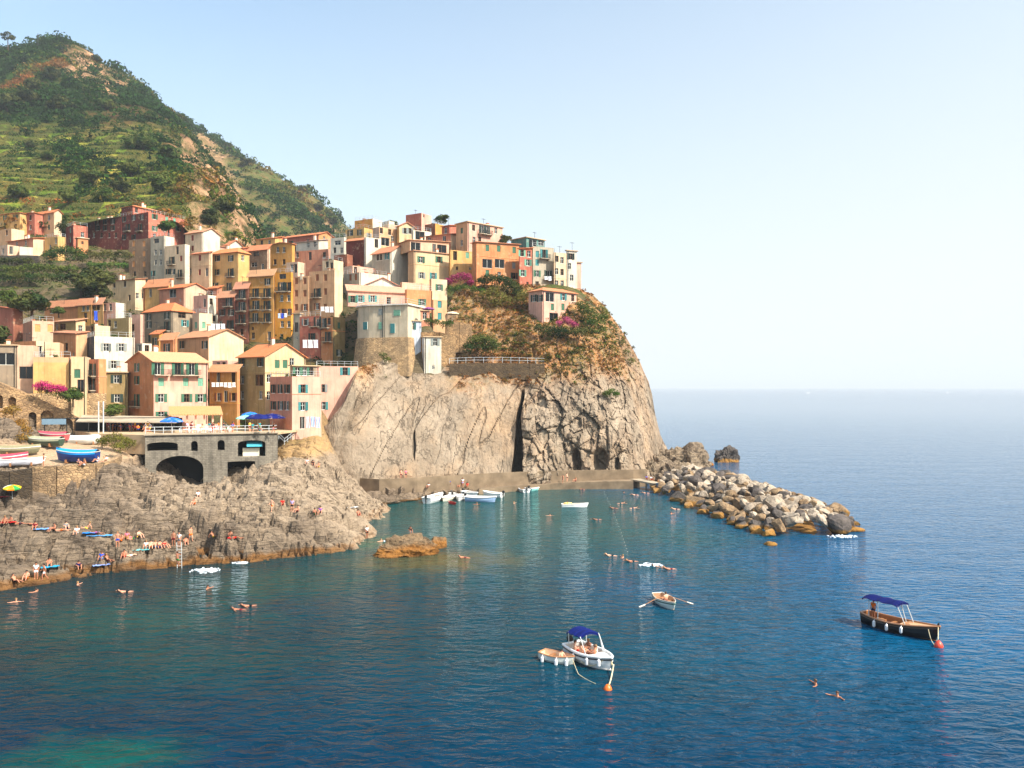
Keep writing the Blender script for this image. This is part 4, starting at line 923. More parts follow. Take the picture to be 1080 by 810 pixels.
h('alley_house', 'narrow grey alley house between the ochre and the red laundry houses', 309.5, 316.2, 318, 331, 374, 181, 66, 'L', 'f:0', 'd@345:312.5 s@356:313')
# headland, upper
h('top_house', 'yellow house with dark double windows at the crown of the village', 364.5, 384, 394, 240, 262, 207, 60, 'Y', 'F', 'gk@245:369.5,379.8', colR='Y')
h('top_house', 'ochre rooftop storey with a white side at the top of the village', 374, 393, 403, 230.5, 243, 211, 60, 'M', 'F', 'Oo@235.5:383', colR='W', base=False)
h('top_house', 'mixed cream house with one dark opening near the village crown', 393, 400, 419, 239, 268, 204, 45, 'H', 'F', 'X@255:406.5 w@242:401,411 w@252:414', colR='A')
h('low_house', 'pale terrace house behind the village crown', 404, 410, 424, 236, 250, 211, 45, 'K', 'F', 's@241:418', colR='H')
h('top_house', 'cream yellow gabled house left of the coral rooftop house', 418.5, 421, 437, 238, 258, 206, 36, 'Y', 'gr:1.1', 'wy@243.5:427.5,432', colR='E', rc=(.82, .6, .5), D=6)
h('low_house', 'white awninged terrace house with a dark opening under the coral rooftop house', 434, 436, 455, 242.5, 256, 205, 32, 'W', 'F', 'X@246:443', colR='W', D=6)
h('top_house', 'coral rooftop house with an antenna, the highest of the village', 428, 444.5, 455, 224.5, 244, 214, 58, 'C', 'F', 's@227:447', colR='P')
h('top_house', 'orange red terrace house right of the coral rooftop house', 448, 459, 469.5, 235.5, 250, 210, 55, 'D', 'F', '', colR='M', rail='a')
h('top_house', 'brownish coral house with a white edged side below the orange red terraces', 449, 475.5, 481, 247, 268, 200, 62, 'S', 'sl:.4', 'u@251.5:452.5 d@253:468.5', colR='K', rc=(.75, .55, .45))
h('brick_block', 'plain dark brick red block below the yellow crown house', 365, 383.5, 386, 253, 284, 201, 64, 'R', 'sl:.5', '', rc=(.8, .5, .36))
h('low_house', 'white house with a leafy terrace right of the plain brick red block', 384, 386, 402, 250, 284, 199, 36, 'W', 'F', 'd@255:397', rail='a', D=6, colR='W')
h('gabled_house', 'house with its sunlit gable painted white and shaded wall grey in the middle of the headland village', 392.5, 411.5, 430.5, 265.5, 300, 192, 52, 'L', 'gr:1.8', 'u@270.8:398.5,401.8 wt@270:408.2', colR='W', rc=(.84, .54, .42), ww=.8)
h('town_house', 'pale yellow house with green shutters and a deep balcony storey on top', 430.3, 436.5, 474, 264.5, 302, 188, 34, 'A', 'f:0:t', 'yg@273.8:444,463 yy@290.5:444.8 yt@291:457', colR='E', rc=(.74, .6, .5))
h('top_storey', 'peach storey with a row of dark balcony openings over the pale yellow house', 419.5, 432.5, 473.5, 253.5, 264.3, 190.5, 34, 'A', 'sl:.6', 'X@260:437 X@261:449 d@261:458 X@262.5:466', colR='H', base=False, extra=.2, rc=(.75, .6, .48))
h('town_house', 'white terraced house with maroon shutters behind the pink gabled loft', 362, 379, 417, 287, 310, 186, 48, 'L', 'F', 'Rb@292:369.5,375.3 wb@306:369,375', colR='W', rail='a')
h('town_house', 'low cream house under the red edged terrace between white gable and peach twins', 362, 372, 398, 280, 292, 190, 48, 'H', 'F', 'w@283:375', colR='P')
h('orange_house', 'orange house with a potted terrace right of the pink loft house', 427, 429, 456, 305, 328, 175, 30, 'O', 'F', 'wg@318.8:445.3', rail='a', colR='O', D=7)
h('peach_house', 'peach terrace storey with a scalloped parapet above the orange house', 422, 424, 454.5, 297.5, 309, 179.5, 32, 'A', 'F', '', colR='H', D=6)
h('cream_house', 'cream wall house beside the bougainvillea garden', 453, 455, 471.5, 294, 318, 179, 30, 'A', 'F', '', colR='K', D=6)
h('orange_house', 'small orange house with two teal shuttered windows and a garden wall', 455.6, 457, 471.5, 316, 341, 172, 28, 'O', 'F', 'Gt@320.5:463.7 Gt@333.5:463.7', colR='A', D=6)
h('light_blue_house', 'narrow light blue house against the round tower house', 428, 429, 444.5, 338.5, 366, 167, 24, 'B', 'f:0', 'yt@344:434.5 s@357.5:432.5', colR='B', D=5)
h('white_tower', 'tall blank white blue tower with two small openings clinging to the cliff', 445, 447.5, 465.5, 355.5, 394, 166.3, 20, 'B', 'f:0', 'yy@361:459 s@387.5:457', colR='W', D=4, extra=.5, base=False)
h('yellow_house', 'golden yellow house with a curved balcony and green door above the bougainvillea', 473.5, 475, 503, 263.5, 298, 190, 28, 'M', 'F', 'd@267.5:480 Gm@268:493 s@283:482,496', colR='Y', D=7)
h('peach_house', 'pink peach block with a roofline pole above the long orange house', 481, 493, 530, 234, 262, 196, 42, 'A', 'f:0', 'w@240.3:499.5 D@242:508.5,513.5 w@242:523 w@253:500,506', colR='P', chim=1)
h('orange_house', 'long orange house with green shutters at the edge of the headland', 498, 502.5, 547.5, 255.5, 302, 186, 30, 'O', 'sl:.4', 'Gg@261.5:514,526 Gg@263.5:542.3 Xk@278:514,527 Gy@280:542 Gg@288:514 w@290:526.5 wk@291:542.3', colR='O', rc=(.78, .54, .42))
h('red_house', 'narrow deep red house between the orange and the teal topped houses', 547.3, 548, 561, 262.5, 304, 188, 30, 'C', 'sl:.4', 'wm@265.5:549.8 w@266.5:557.8 wm@277:556.8 wm@288:551.2 s@299:556.3', colR='C', D=7)
h('teal_house', 'grey and teal house with awning and turquoise shutters', 560.8, 562, 584, 259.5, 306, 190, 28, 'L', 'F', 'Gt@268:566.7 Dt@268:573.7 Gt@276.8:566.5,577.6 yg@288.5:566.5 D@290:578 w@300:566.5', colR='L', rail='a', D=7)
h('teal_penthouse', 'teal glazed rooftop room above the awninged house', 539, 555, 574.5, 250.5, 261, 194.5, 42, 'T', 'f:0', 'X@255.5:562 Q@255:571', colR='T', base=False, extra=.6)
h('cream_house', 'cream house with small windows right of the teal topped house', 583.8, 584.6, 598, 266, 308, 190.5, 28, 'E', 'F', 'w@273:587.3 w@274.5:592.8 w@286:586.5 w@287:592.8 w@299:587,593', colR='K', D=7)
h('white_house', 'white corner house with a small upper storey at the seaward end', 597.5, 598, 608.3, 264.5, 308, 192, 24, 'W', 'f:0', 'yk@270.5:602 w@280.5:598.8,603.5 w@293:603 D@297:601', colR='W', D=6)
h('peach_house', 'slender peach house with a terrace railing, outermost on the headland', 607.5, 608, 613, 277, 314, 194, 20, 'P', 'f:0', '', colR='P', D=6, rail='a')
H71 = h('cliff_house', 'pink house with a loggia standing alone on the cliff ledge', 557.6, 572, 608, 306.5, 339, 175.5, 40, 'P', 'hip:1.0', 'wk@314.5:563,569.5 d@323:567 X@310.8:580 wt@311.8:594 w@312.5:604 Gg@323.8:582.6,593.7 wb@325:604.5 X@335:584', colR='P', rc=(.78, .52, .38))

# houses glimpsed between the others
h('back_house', 'small ochre house glimpsed between the cream arched window house and the ochre tall window house', 145, 152, 158, 303, 322, 206, 60, 'O', 'sl:.6', 'w@308:149')
h('back_house', 'little coral house behind the white gable with the chimney', 248, 257, 263, 262, 280, 218, 60, 'C', 'sl:.6', 'w@268:252')
h('back_house', 'low terracotta storey between the rusty red and the pink gabled houses', 219, 229, 234, 304, 320, 196, 62, 'S', 'sl:.6', 'w@309:223')
h('back_house', 'small peach rooftop room above the tall ochre and peach houses', 302, 314, 322, 276, 292, 196, 64, 'H', 'F', 'w@282:308 d@283:312')
h('back_house', 'pale terrace room behind the rust shuttered bright sided peach house', 340, 352, 362, 274, 288, 196, 62, 'K', 'F', 'w@279:345 w@280:350')
h('back_house', 'little ochre house below the pink gabled house, left of the blank sunlit gable', 160, 168, 172, 352, 372, 160, 60, 'M', 'sl:.5', 'wk@360:164')
h('back_house', 'small white house between the olive tan house and the orange small one', 143, 150, 160, 362, 380, 156, 58, 'W', 'F', 'w@368:147 w@368:155')
h('back_house', 'low pink storey with a terrace above the bright orange house', 224, 240, 252, 380, 396, 153, 62, 'P', 'F', 'w@386:230,236')
h('back_house', 'small yellow attic house behind the brick red long house', 270, 290, 298, 251, 264, 226, 62, 'Y', 'sl:.8', 'w@256:276,284')
h('top_house', 'tiny white terrace room on the skyline right of the ochre rooftop storey', 402, 410, 416, 233, 244, 214, 46, 'W', 'F', 's@238:406')
h('top_house', 'small coral room on the skyline between coral rooftop and peach block', 466, 474, 482, 238, 252, 206, 50, 'C', 'sl:.4', 'w@243:470')
h('back_house', 'brown shaded house between the brick red block and the white terraced one', 352, 366, 372, 268, 290, 199, 60, 'D', 'F', 'w@275:358 w@283:362')
# ------------------------------------------------------------------ harbour structures
def arch_pts(x0, x1, z0, zs, n=10):
    """opening with a round top: springing at zs"""
    r = (x1 - x0) / 2; c = (x0 + x1) / 2
    return [(x0, z0), (x1, z0)] + [(c + r * math.cos(math.pi * k / n), zs[0] + (zs[1] - zs[0]) * math.sin(math.pi * k / n)) for k in range(0, n + 1)]
def facade(name, label, cat, pA, pB, YA, YB, topA, topB, zbot, holes, depth, mat, color, back=6, parent=None):
    """a masonry front between two surveyed corners with real openings; holes in pixels -> metres along the wall"""
    A = at(pA, HOR, YA); B = at(pB, HOR, YB); L = math.hypot(B.x - A.x, B.y - A.y); an = math.atan2(B.y - A.y, B.x - A.x)
    ca, sa = math.cos(an), math.sin(an)
    def conv(px, py):
        t_ = (px - 540) / FOC; s = (t_ * A.y - A.x) / (ca - t_ * sa); Y = A.y + s * sa
        return s, EYE + (HOR - py) / FOC * Y
    top = [conv(*q) for q in topA]
    pts = [(0, zbot), (L, zbot)] + [(min(max(s, 0), L), z) for s, z in top[::-1]]
    root = empty(name, (A.x, A.y, 0), an); tag(root, label, cat)
    hs = []
    for hh in holes:
        (x0, y0), (x1, y1) = hh[0], hh[1]; s0, za = conv(x0, y0); s1, zb_ = conv(x1, y1)     # bottom-left, top-right
        zs = zb_ - hh[2] * (s1 - s0)
        hs.append(arch_pts(s0, s1, za, (zs, zb_)))
    mb = MB()
    tri = tessellate_polygon([[Vector((x, z, 0)) for x, z in pts]] + [[Vector((x, z, 0)) for x, z in q] for q in hs])
    ap = pts + [q for q_ in hs for q in q_]
    for tr in tri: mb.poly([(ap[i][0], 0, ap[i][1]) for i in tr])
    for q in hs + [pts]:
        d = depth if q is not pts else back
        for i in range(len(q)):
            a, b = q[i], q[(i + 1) % len(q)]; mb.poly([(a[0], 0, a[1]), (b[0], 0, b[1]), (b[0], d, b[1]), (a[0], d, a[1])])
    mb.build('wall', mat, root, color=color)
    return root, conv, hs, L, (A, an)

# stone building carrying the terrace, with the big boat tunnel
SB, sbc, sbh, sbL, _ = facade('stone_terrace', 'grey stone arched substructure carrying the harbour terrace, with a big dark boat tunnel', 'arcade', 153, 293, 124.5, 131,
    [(153, 459), (200, 459), (250, 458.5), (293, 458.5)], None, 1.5,
    [((155, 476), (187.5, 466), .09), ((201.5, 476), (208.5, 465), .5), ((229.5, 475), (237, 464), .5), ((251, 482), (280, 464), .12),
     ((164, 514), (214.5, 480), .30), ((240, 512), (269, 486), .02)], 5.5, M['masonry'], (1, 1, 1), back=13)
b = MB(); b.box(-.1, sbL + .1, 5.2, 5.4, 1.5, 12.6); b.build('shade_panel', M['painted_shade'], SB)  # near-black panel paints the shade inside the arches
s0, z0 = sbc(252, 474); s1, z1 = sbc(278, 468)
b = MB(); b.box(s0 + .6, s0 + 3.2, 1.2, 2.2, z0 - 1.2, z0 + .1); b.build('shop_counter', M['frame'], SB, color=(.9, .85, .75))
b = MB(); b.poly([(s0 + 1.2, .5, z0 + .7), (s1 - .2, .5, z0 + .7), (s1 - .2, 1.8, z0 + 1.2), (s0 + 1.2, 1.8, z0 + 1.2)]); b.box(s0 + 1.2, s1 - .2, .46, .5, z0 + .35, z0 + .7); b.build('awning', M['cloth'], SB, color=(.35, .75, .82))
b = MB(); b.box(-.15, sbL + .1, -.28, .35, 12.56, 12.80); b.build('cornice', M['concrete'], SB)
# terrace floor behind the cornice
A = at(100, 440, 139); Bq = at(300, 440, 140)
tf = MB(); P0 = at(153, 459, 124.7); P1 = at(293, 458.5, 131.2); P2 = at(330, 452, 146); P3 = at(150, 452, 148); P4 = at(60, 452, 146); P5 = at(96, 458, 129)
zt = 12.62
for zz in (zt,): tf.poly([(p.x, p.y, zz) for p in (P0, P1, P2, P3, P4, P5)])
pts = [P0, P1, P2, P3, P4, P5]
for i in range(6): a_, b_ = pts[i], pts[(i + 1) % 6]; tf.poly([(a_.x, a_.y, zt), (b_.x, b_.y, zt), (b_.x, b_.y, zt - (3 if i in (4, 5) else .3)), (a_.x, a_.y, zt - (3 if i in (4, 5) else .3))])
tag(tf.build('terrace_paving', M['slab']), kind='structure')
TERR_Z = zt
# stepped low parapet left of the building
def lowwall(name, label, pts, hgt, thick, mat, color=(1, 1, 1), cat='wall', kind=None, zdown=3):
    b = MB()
    for i in range(len(pts) - 1):
        a_, c_ = Vector(pts[i]), Vector(pts[i + 1]); d = (c_ - a_); d.z = 0; n_ = Vector((-d.y, d.x, 0)).normalized() * thick / 2
        up = Vector((0, 0, hgt)); dn = Vector((0, 0, -zdown))
        b.grid([[a_ - n_ + dn, a_ - n_ + up, a_ + n_ + up, a_ + n_ + dn], [c_ - n_ + dn, c_ - n_ + up, c_ + n_ + up, c_ + n_ + dn]])
        b.poly([a_ - n_ + dn, a_ + n_ + dn, a_ + n_ + up, a_ - n_ + up]); b.poly([c_ - n_ + dn, c_ - n_ + up, c_ + n_ + up, c_ + n_ + dn])
    o = b.build(name, mat, color=color); tag(o, label, cat, kind=kind); return o
# arcaded ramp on the left
RA, rac, rah, raL, _ = facade('arcaded_ramp', 'long sloping stone ramp wall with round arches at the left edge', 'ramp wall', -40, 112, 130, 139,
    [(-40, 379), (0, 394.5), (50, 415), (85, 432), (103, 437), (112, 439)], None, 6,
    [((-3, 421), (3, 407), .5), ((8.5, 421), (17, 409), .5), ((30, 450), (38.5, 425), .5), ((42.5, 446), (56.5, 423.5), .5), ((63, 450), (77, 431.5), .5)], 1.1, M['stone_wall'], (1.12, 1.02, .9), back=5)
b = MB(); b.box(0, raL, 1.11, 1.2, 8, 19); b.build('arch_infill', M['stone_wall'], RA, color=(1.2, 1.12, 1.0)); RA.children[-1].location.z = -1.5
b = MB()
# plateau retaining wall and dark side
pw = [atz(34, 493, 9.3), atz(60, 492.5, 9.35), atz(100, 490, 9.4), atz(118, 486.5, 9.6), atz(126, 480, 10)]
lowwall('harbour_wall', 'rubble stone retaining wall below the beached boats', pw, .15, .7, M['stone_wall'], (1.08, 1.0, .9), zdown=4.2)
pw = [atz(-10, 497, 9.2), atz(10, 498, 9.0), atz(34, 494.3, 9.3)]
lowwall('landing_wall', 'dark corner of the landing wall above the rainbow umbrella', pw, .1, .6, M['stone_wall'], (.45, .42, .38), zdown=4)
# quay in front of the cliff
qa = [(338, 500, 153), (360, 503, 148.5), (400, 506, 144.5), (440, 504, 147), (480, 500.5, 151.5), (520, 498.5, 155), (560, 496.5, 158), (600, 495.5, 160), (640, 495.5, 161), (668, 496, 161.5), (682, 497, 162.5)]
Qp = [Vector((at(x, y, Y).x, Y, 3.5)) for x, y, Y in qa]
b = MB(); rows = []
for i, q in enumerate(Qp):
    d = (Qp[min(i + 1, len(Qp) - 1)] - Qp[max(i - 1, 0)]).normalized(); n_ = Vector((-d.y, d.x, 0))
    rows.append([q + Vector((0, 0, -6)), q, q + n_ * .35, q + n_ * .35 - Vector((0, 0, .5)), q + n_ * 6 - Vector((0, 0, .5))])
b.grid(rows); b.poly(rows[-1]); tag(b.build('quay_wall', M['quay_concrete']), 'long concrete quay wall running along the foot of the cliff', 'quay')
b = MB(); lp = [(505, 514, 153, .9), (540, 510, 157.5, 1.0), (580, 506.5, 160.5, 1.1), (600, 503.5, 161, 1.3), (640, 502.5, 161.2, 1.5), (668, 502.5, 161, 1.6)]
rows = []
for x, y, Y, z in lp: q = Vector(((x - 540) / FOC * (Y - 3), Y - 3, z)); rows.append([q + Vector((0, 0, -4)), q, q + Vector((0, 4.5, 0)), q + Vector((0, 4.5, -4))])
b.grid(rows); b.poly(rows[0]); b.poly(rows[-1]); tag(b.build('bathing_ledge', M['quay_concrete']), 'low concrete bathing ledge at the foot of the quay wall', 'ledge')
b = MB(); rows = []
for i in range(33):
    u = i / 32; x = 402 + 106 * u; Y = 141.5 + 13.5 * u + .7 * math.sin(i * 1.7) - .5 * math.sin(i * .6); z = .75 + .18 * math.sin(i * 2.3); q = Vector(((x - 540) / FOC * Y, Y - 1.2, z))
    rows.append([q + Vector((0, -.5, -3)), q, q + Vector((0, 2.4, .1 + .1 * math.sin(i))), q + Vector((0, 2.6, 1.0 + .3 * math.sin(i * 1.3))), q + Vector((0, 6, 1.0))])
b.grid(rows); tag(b.build('boat_ledge', M['foot_rock']), 'low rough rock ledge behind the moored boats under the quay wall', 'ledge')
b = MB(); q0, q1 = atz(662, 503.5, 1.7), atz(694, 509.5, 1.5)
d = (q1 - q0).normalized(); n_ = Vector((-d.y, d.x, 0)) * 1.1
b.grid([[q0 - n_ + Vector((0, 0, -.3)), q0 - n_, q0 + n_, q0 + n_ + Vector((0, 0, -.3))], [q1 - n_ + Vector((0, 0, -.3)), q1 - n_, q1 + n_, q1 + n_ + Vector((0, 0, -.3))]])
for k in range(4): c_ = q0.lerp(q1, (k + .5) / 4); b.box(c_.x - .15, c_.x + .15, c_.y - .2, c_.y + .2, -4, 1.3)
tag(b.build('jetty', M['concrete']), 'short plank-like jetty on posts at the root of the breakwater', 'jetty')
# stone-walled path on the headland
def atl(L): return [at(*q) for q in L]
lowwall('path_wall', 'dark stone wall holding up the cliff path halfway up the headland', atl([(474, 384, 167), (500, 383, 167.5), (530, 383, 168), (558, 383.5, 168), (574, 384, 168.5)]), .0, .8, M['stone_wall'], (.62, .57, .50), zdown=3.4)
lowwall('garden_wall', 'stone garden wall under the umbrella terrace', atl([(470, 343, 170), (484, 342, 171), (497, 345, 173)]), .5, .6, M['stone_wall'], (1.0, .9, .78), zdown=6)
lowwall('retaining_wall', 'tall stone retaining wall beside the white blue tower', atl([(444, 352, 168.5), (463, 352, 169), (480, 356, 170.5)]), .3, .8, M['stone_wall'], (1.05, .95, .82), zdown=8)
lowwall('terrace_parapet', 'pale parapet in front of the cliff house garden', atl([(568, 354, 174), (590, 356, 173.6), (626, 358, 175)]), .4, .35, M['stone_wall'], (1.2, 1.1, 1), zdown=1.2)
lowwall('garden_wall', 'slate grey retaining wall below the white garage', atl([(-20, 271, 215.5), (8, 271, 215), (23, 270.5, 214.5), (41, 271, 214)]), .3, .6, M['stone_wall'], (.55, .56, .6), zdown=4)
def rail(name, label, pts, hgt=1.0, r=.045, every=1.6, mat='pale_metal'):
    b = MB(); P = [Vector(p) for p in pts]; b2 = MB()
    for z in (hgt, hgt * .5): b.tube([p + Vector((0, 0, z)) for p in P], r * .8, 5)
    root = empty(name, P[0]); tag(root, label, 'railing')
    for i in range(len(P) - 1):
        n = max(1, int((P[i + 1] - P[i]).length / every))
        for k in range(n):
            q = P[i].lerp(P[i + 1], k / n) - P[0]; b2 = MB(); b2.tube([q, q + Vector((0, 0, hgt))], r, 5); b2.build('post', M[mat], root)
    b.v = [(x - P[0].x, y - P[0].y, z - P[0].z) for x, y, z in b.v]; b.build('rails', M[mat], root)
rail('cliff_path_railing', 'pale railing along the cliff path above the dark stone wall', atl([(474, 383.5, 166.9), (500, 382.5, 167.4), (530, 382.5, 167.9), (574, 383.5, 168.3)]), 1.1)
def tp(px, Y, z=None): return Vector(((px - 540) / FOC * Y, Y, (TERR_Z if z is None else z)))
rail('terrace_railing', 'white crossed railing along the edge of the harbour terrace', [tp(153.5, 125, 12.8), tp(200, 127, 12.8), tp(250, 129.5, 12.8), tp(292, 131.3, 12.8)], 1.0, .06, 1.1)
rail('ramp_railing', 'thin railing beside the stairway right of the terrace', [tp(294, 132, 11.5), tp(300, 133, 10.5), tp(310, 138, 11.5)], 1.0)

# round tower house -------------------------------------------------------------------------
def tower():
    cx, cy_ = at(386, 330, 174).x, 174.0; cy_ = 172.5
    cl = at(365.5, 323.5, 170); cr = at(430, 326, 165.5)
    root = empty('round_tower_house', (cl.x, cl.y, 0), math.atan2(cr.y - cl.y, cr.x - cl.x)); tag(root, 'grey rendered house with a rounded left end on a stone bastion', 'house')
    L = math.hypot(cr.x - cl.x, cr.y - cl.y); ztop = cl.z; zmid = at(400, 356, 167).z; zb = at(400, 392, 165).z - 1
    r = 6.2; plan = [(L, 9)] + [(L, 0)] + [(r + (L - r) * k / 6, 0) for k in range(5, 0, -1)] + [(r - r * math.sin(math.pi / 2 * k / 10), r - r * math.cos(math.pi / 2 * k / 10)) for k in range(0, 11)] + [(0, 9)]
    b = MB(); b.grid([[(x, y, zmid) for x, y in plan], [(x, y, ztop) for x, y in plan]], col=(.80, .74, .64)); b.poly([(x, y, ztop) for x, y in plan], col=(.80, .76, .68)); b.build('wall', M['stucco'], root, tint=True)
    b = MB(); cxm = L / 2
    pl2 = [((x - cxm) * 1.04 + cxm, (y - 4) * 1.05 + 3.9) for x, y in plan]
    b.grid([[((x - cxm) * 1.07 + cxm, y - .9, zb) for x, y in pl2], [(x, y, zmid) for x, y in pl2], [(x, y, zmid + .02) for x, y in plan]]); b.build('stone_base', M['stone_wall'], root, color=(1.22, 1.14, 1.02))
    b = MB(); pl3 = [((x - cxm) * 1.05 + cxm, (y - 4) * 1.07 + 3.9) for x, y in plan]
    b.grid([[(x, y, ztop - .05) for x, y in plan], [(x, y, ztop - .05) for x, y in pl3], [(x, y, ztop + .25) for x, y in pl3], [(x, y, ztop + .25) for x, y in plan]], col=(.9, .87, .82)); b.poly([(x, y, ztop + .25) for x, y in pl3], col=(.88, .8, .72)); b.build('terrace_slab', M['stucco'], root, tint=True)
    b = MB(); ins = [((x - cxm) * .99 + cxm, (y - 4) * .98 + 3.9) for x, y in plan]
    for k in range(len(ins)): b.tube([(*ins[k], ztop + .25), (*ins[k], ztop + 1.25)], .035, 4)
    for z in (.75, 1.25): b.tube([(x, y, ztop + z) for x, y in ins], .03, 4)
    b.build('terrace_railing', M['pale_metal'], root)
    for px, py, w_, h_, c in ((385, 343.5, 1.3, 1.6, 't'), (401.5, 344, .8, 1.5, 'm'), (414.5, 347, 1.1, 2.0, 't'), (402, 329.5, 1.0, 1.3, 'y'), (419, 331, 1.6, 1.2, 'm'), (370, 329, .9, 1.4, 'k')):
        s = (px - 365.5) / 64.5 * L; z = EYE + (HOR - py) / FOC * 168.5 - h_ / 2; y = 0 if s > r else r - math.sqrt(max(0, r * r - (r - s) ** 2)); an = 0 if s > r else -math.asin((r - s) / r)
        fm, pm = frame_mesh(w_, h_, h_ > 1.8); o = link('window', fm, [M['frame']], root, color=(.85, .85, .8)); o.location = (s, y - .03, z); o.rotation_euler.z = an
        link('pane', pm, [M['glass']], o)
        for sg in (-1, 1):
            q = link('shutter', shutter_mesh(w_ * .47, h_), [M['shutter']], o, color=SH[c]); q.location = (0 if sg > 0 else -w_ * .47, -.02, 0) if c != 'k' else (sg * w_ * .5 if sg > 0 else -w_, -.02, 0)
    b = MB(); b.tube([(L * .6, -.12, zmid), (L * .6, -.12, ztop)], .07, 6); b.tube([(L * .63, -.12, zmid), (L * .63, -.12, ztop)], .05, 6); b.build('drainpipe', M['metal'], root)
tower()
h('pink_loft_house', 'pink house with a white glazed gable on top of the round tower house', 366, 367, 428, 305.5, 323, 173.5, 24, 'P', 'sr:.8', 'wt@315:380,393 wg@315.5:372 w@317:410', D=7, extra=0, base=False, rc=(.88, .66, .58), colR='P')
h('loft_gable', 'white gable of the loft with two big slanted panes above the pink tower storey', 381, 384, 422.5, 301, 309, 177, 24, 'P', 'gr:1.9', 'Q@302.8:397.3,408.5', D=6, extra=.3, base=False, rc=(.80, .56, .50), colR='W')
h('side_shed', 'glass fronted kitchen lean-to beside the loft on the tower terrace', 428, 429, 453, 327, 340, 170, 26, 'N', 'f:0', 'X@334:436 w@333:448', D=4, extra=1, base=False, colR='S', cat='lean-to')

# porch of the front house
p0 = at(181, 434, 137.2); pr = empty('porch', (p0.x, p0.y, TERR_Z), R(24)); tag(pr, 'restaurant porch with a tan tiled canopy in front of the pink harbour house', 'porch')
b = MB(); b.poly([(-.4, -.6, 2.6), (8.2, -.6, 2.6), (8.2, 4.6, 3.9), (-.4, 4.6, 3.9)]); b.poly([(-.4, -.6, 2.75), (8.2, -.6, 2.75), (8.2, 4.6, 4.05), (-.4, 4.6, 4.05)]); b.box(-.4, 8.2, -.62, -.6, 2.58, 2.77); b.build('canopy', M['roof_tile'], pr, color=(.86, .66, .44))
for k in range(5): b = MB(); b.box(2.3 + k * 1.38, 2.3 + k * 1.38 + .3, 0, .3, 0, 2.62, col=(.95, .72, .62)); b.build('pillar', M['stucco'], pr, tint=True)
b = MB(); b.box(2.3, 8.1, .301, .5, 0, 1.0, col=(.95, .8, .74)); b.build('parapet', M['stucco'], pr, tint=True)
# restaurant canopy
p0 = at(63, 450, 131); rcn = empty('restaurant_canopy', (p0.x, p0.y, 11.3), R(10)); tag(rcn, 'long open restaurant shelter with a flat tan roof beside the ramp', 'shelter')
b = MB(); b.grid([[(2.5, -.3, 3.0), (18, -.3, 2.75)], [(2.5, -.3, 3.12), (18, -.3, 2.87)], [(1.5, 6, 4.0), (17, 6, 3.6)]]); b.poly([(2.5, -.3, 3.0), (18, -.3, 2.75), (17, 6, 3.48), (1.5, 6, 3.88)]); b.build('roof', M['concrete'], rcn)
b = MB(); b.box(-2.4, 1.2, -.8, -.7, 2.7, 3.6); b.build('end_panel', M['frame'], rcn, color=(.45, .55, .62))
for k in range(7): b = MB(); b.tube([(-2.2 + k * 3.3, -.2, -1), (-2.2 + k * 3.3, -.2, 2.85)], .08, 6); b.build('post', M['metal'], rcn)
b = MB(); b.box(-2.4, 17.6, -.75, -.65, 3.62, 3.75); b.build('fascia_beam', M['metal'], rcn)
b = MB(); b.box(.5, 17.6, 5.6, 5.9, -1, 3.4); b.build('shade_backing', M['painted_shade'], rcn)  # near-black sheet added to stand for the shade under the roof
for px in (104, 109):
    q = at(px, 461, 130.5); b = MB(); b.tube([(0, 0, -1.0), (0, 0, 5.8)], .10, 8); b.build('x', M['pale_metal'])
    o = bpy.data.objects['x']; o.name = 'flagpole'; o.location = (q.x, q.y, q.z); tag(o, 'left white pole in front of the restaurant shelter' if px == 104 else 'right white pole in front of the restaurant shelter', 'pole')
# steps on the ramp end
b = MB(); q = tp(109, 131, 10.6); b.tube([(q.x, q.y, q.z), (q.x + 3.5, q.y - .5, q.z + 1.9)], .12, 4)
tag(b.build('handrail', M['pale_metal']), 'white handrail rising from the boat landing to the terrace', 'handrail')

# umbrellas
def umbrella(label, base, r, h_, cols, n=8, tilt=0):
    root = empty('sun_umbrella', base); tag(root, label, 'umbrella'); root.rotation_euler = (tilt, tilt * .5, 0)
    b = MB()
    for k in range(n):
        a0, a1 = 2 * math.pi * k / n, 2 * math.pi * (k + 1) / n; c = cols[k % len(cols)]
        P = lambda a, rr, z: (rr * math.cos(a), rr * math.sin(a), z)
        b.poly([P(a0, r, h_), P(a1, r, h_), P(a1, r * .55, h_ + r * .22), P(a0, r * .55, h_ + r * .22)], col=c)
        b.poly([P(a0, r * .55, h_ + r * .22), P(a1, r * .55, h_ + r * .22), (0, 0, h_ + r * .32)], col=c)
        b.poly([P(a0, r, h_), P(a1, r, h_), P(a1, r, h_ - .15), P(a0, r, h_ - .15)], col=c)
    b.build('canopy', M['stucco'], root, tint=True)
    b = MB(); b.tube([(0, 0, 0), (0, 0, h_ + r * .34)], .035, 6); b.build('pole', M['pale_metal'], root)
umbrella('light blue sun umbrella in front of the pink harbour house', tp(181, 131), 1.9, 1.9, [(.12, .42, .85), (.20, .50, .90)])
umbrella('mid blue sun umbrella nearest the orange house on the terrace', tp(264, 140), 1.6, 2.6, [(.10, .45, .85), (.15, .50, .88)])
umbrella('pale green sun umbrella next to the navy one', tp(259, 138), 1.7, 2.1, [(.55, .85, .75), (.65, .9, .8)])
umbrella('big navy sun umbrella, left of the two', tp(272, 137), 2.2, 2.2, [(.06, .10, .38), (.07, .12, .42)])
umbrella('big navy sun umbrella by the pink house wall', tp(287, 138.5), 2.3, 2.2, [(.06, .10, .40), (.05, .09, .35)])
umbrella('cream sun umbrella on the garden terrace by the bougainvillea', at(477, 342, 174), 1.5, 2.3, [(.90, .82, .70)])
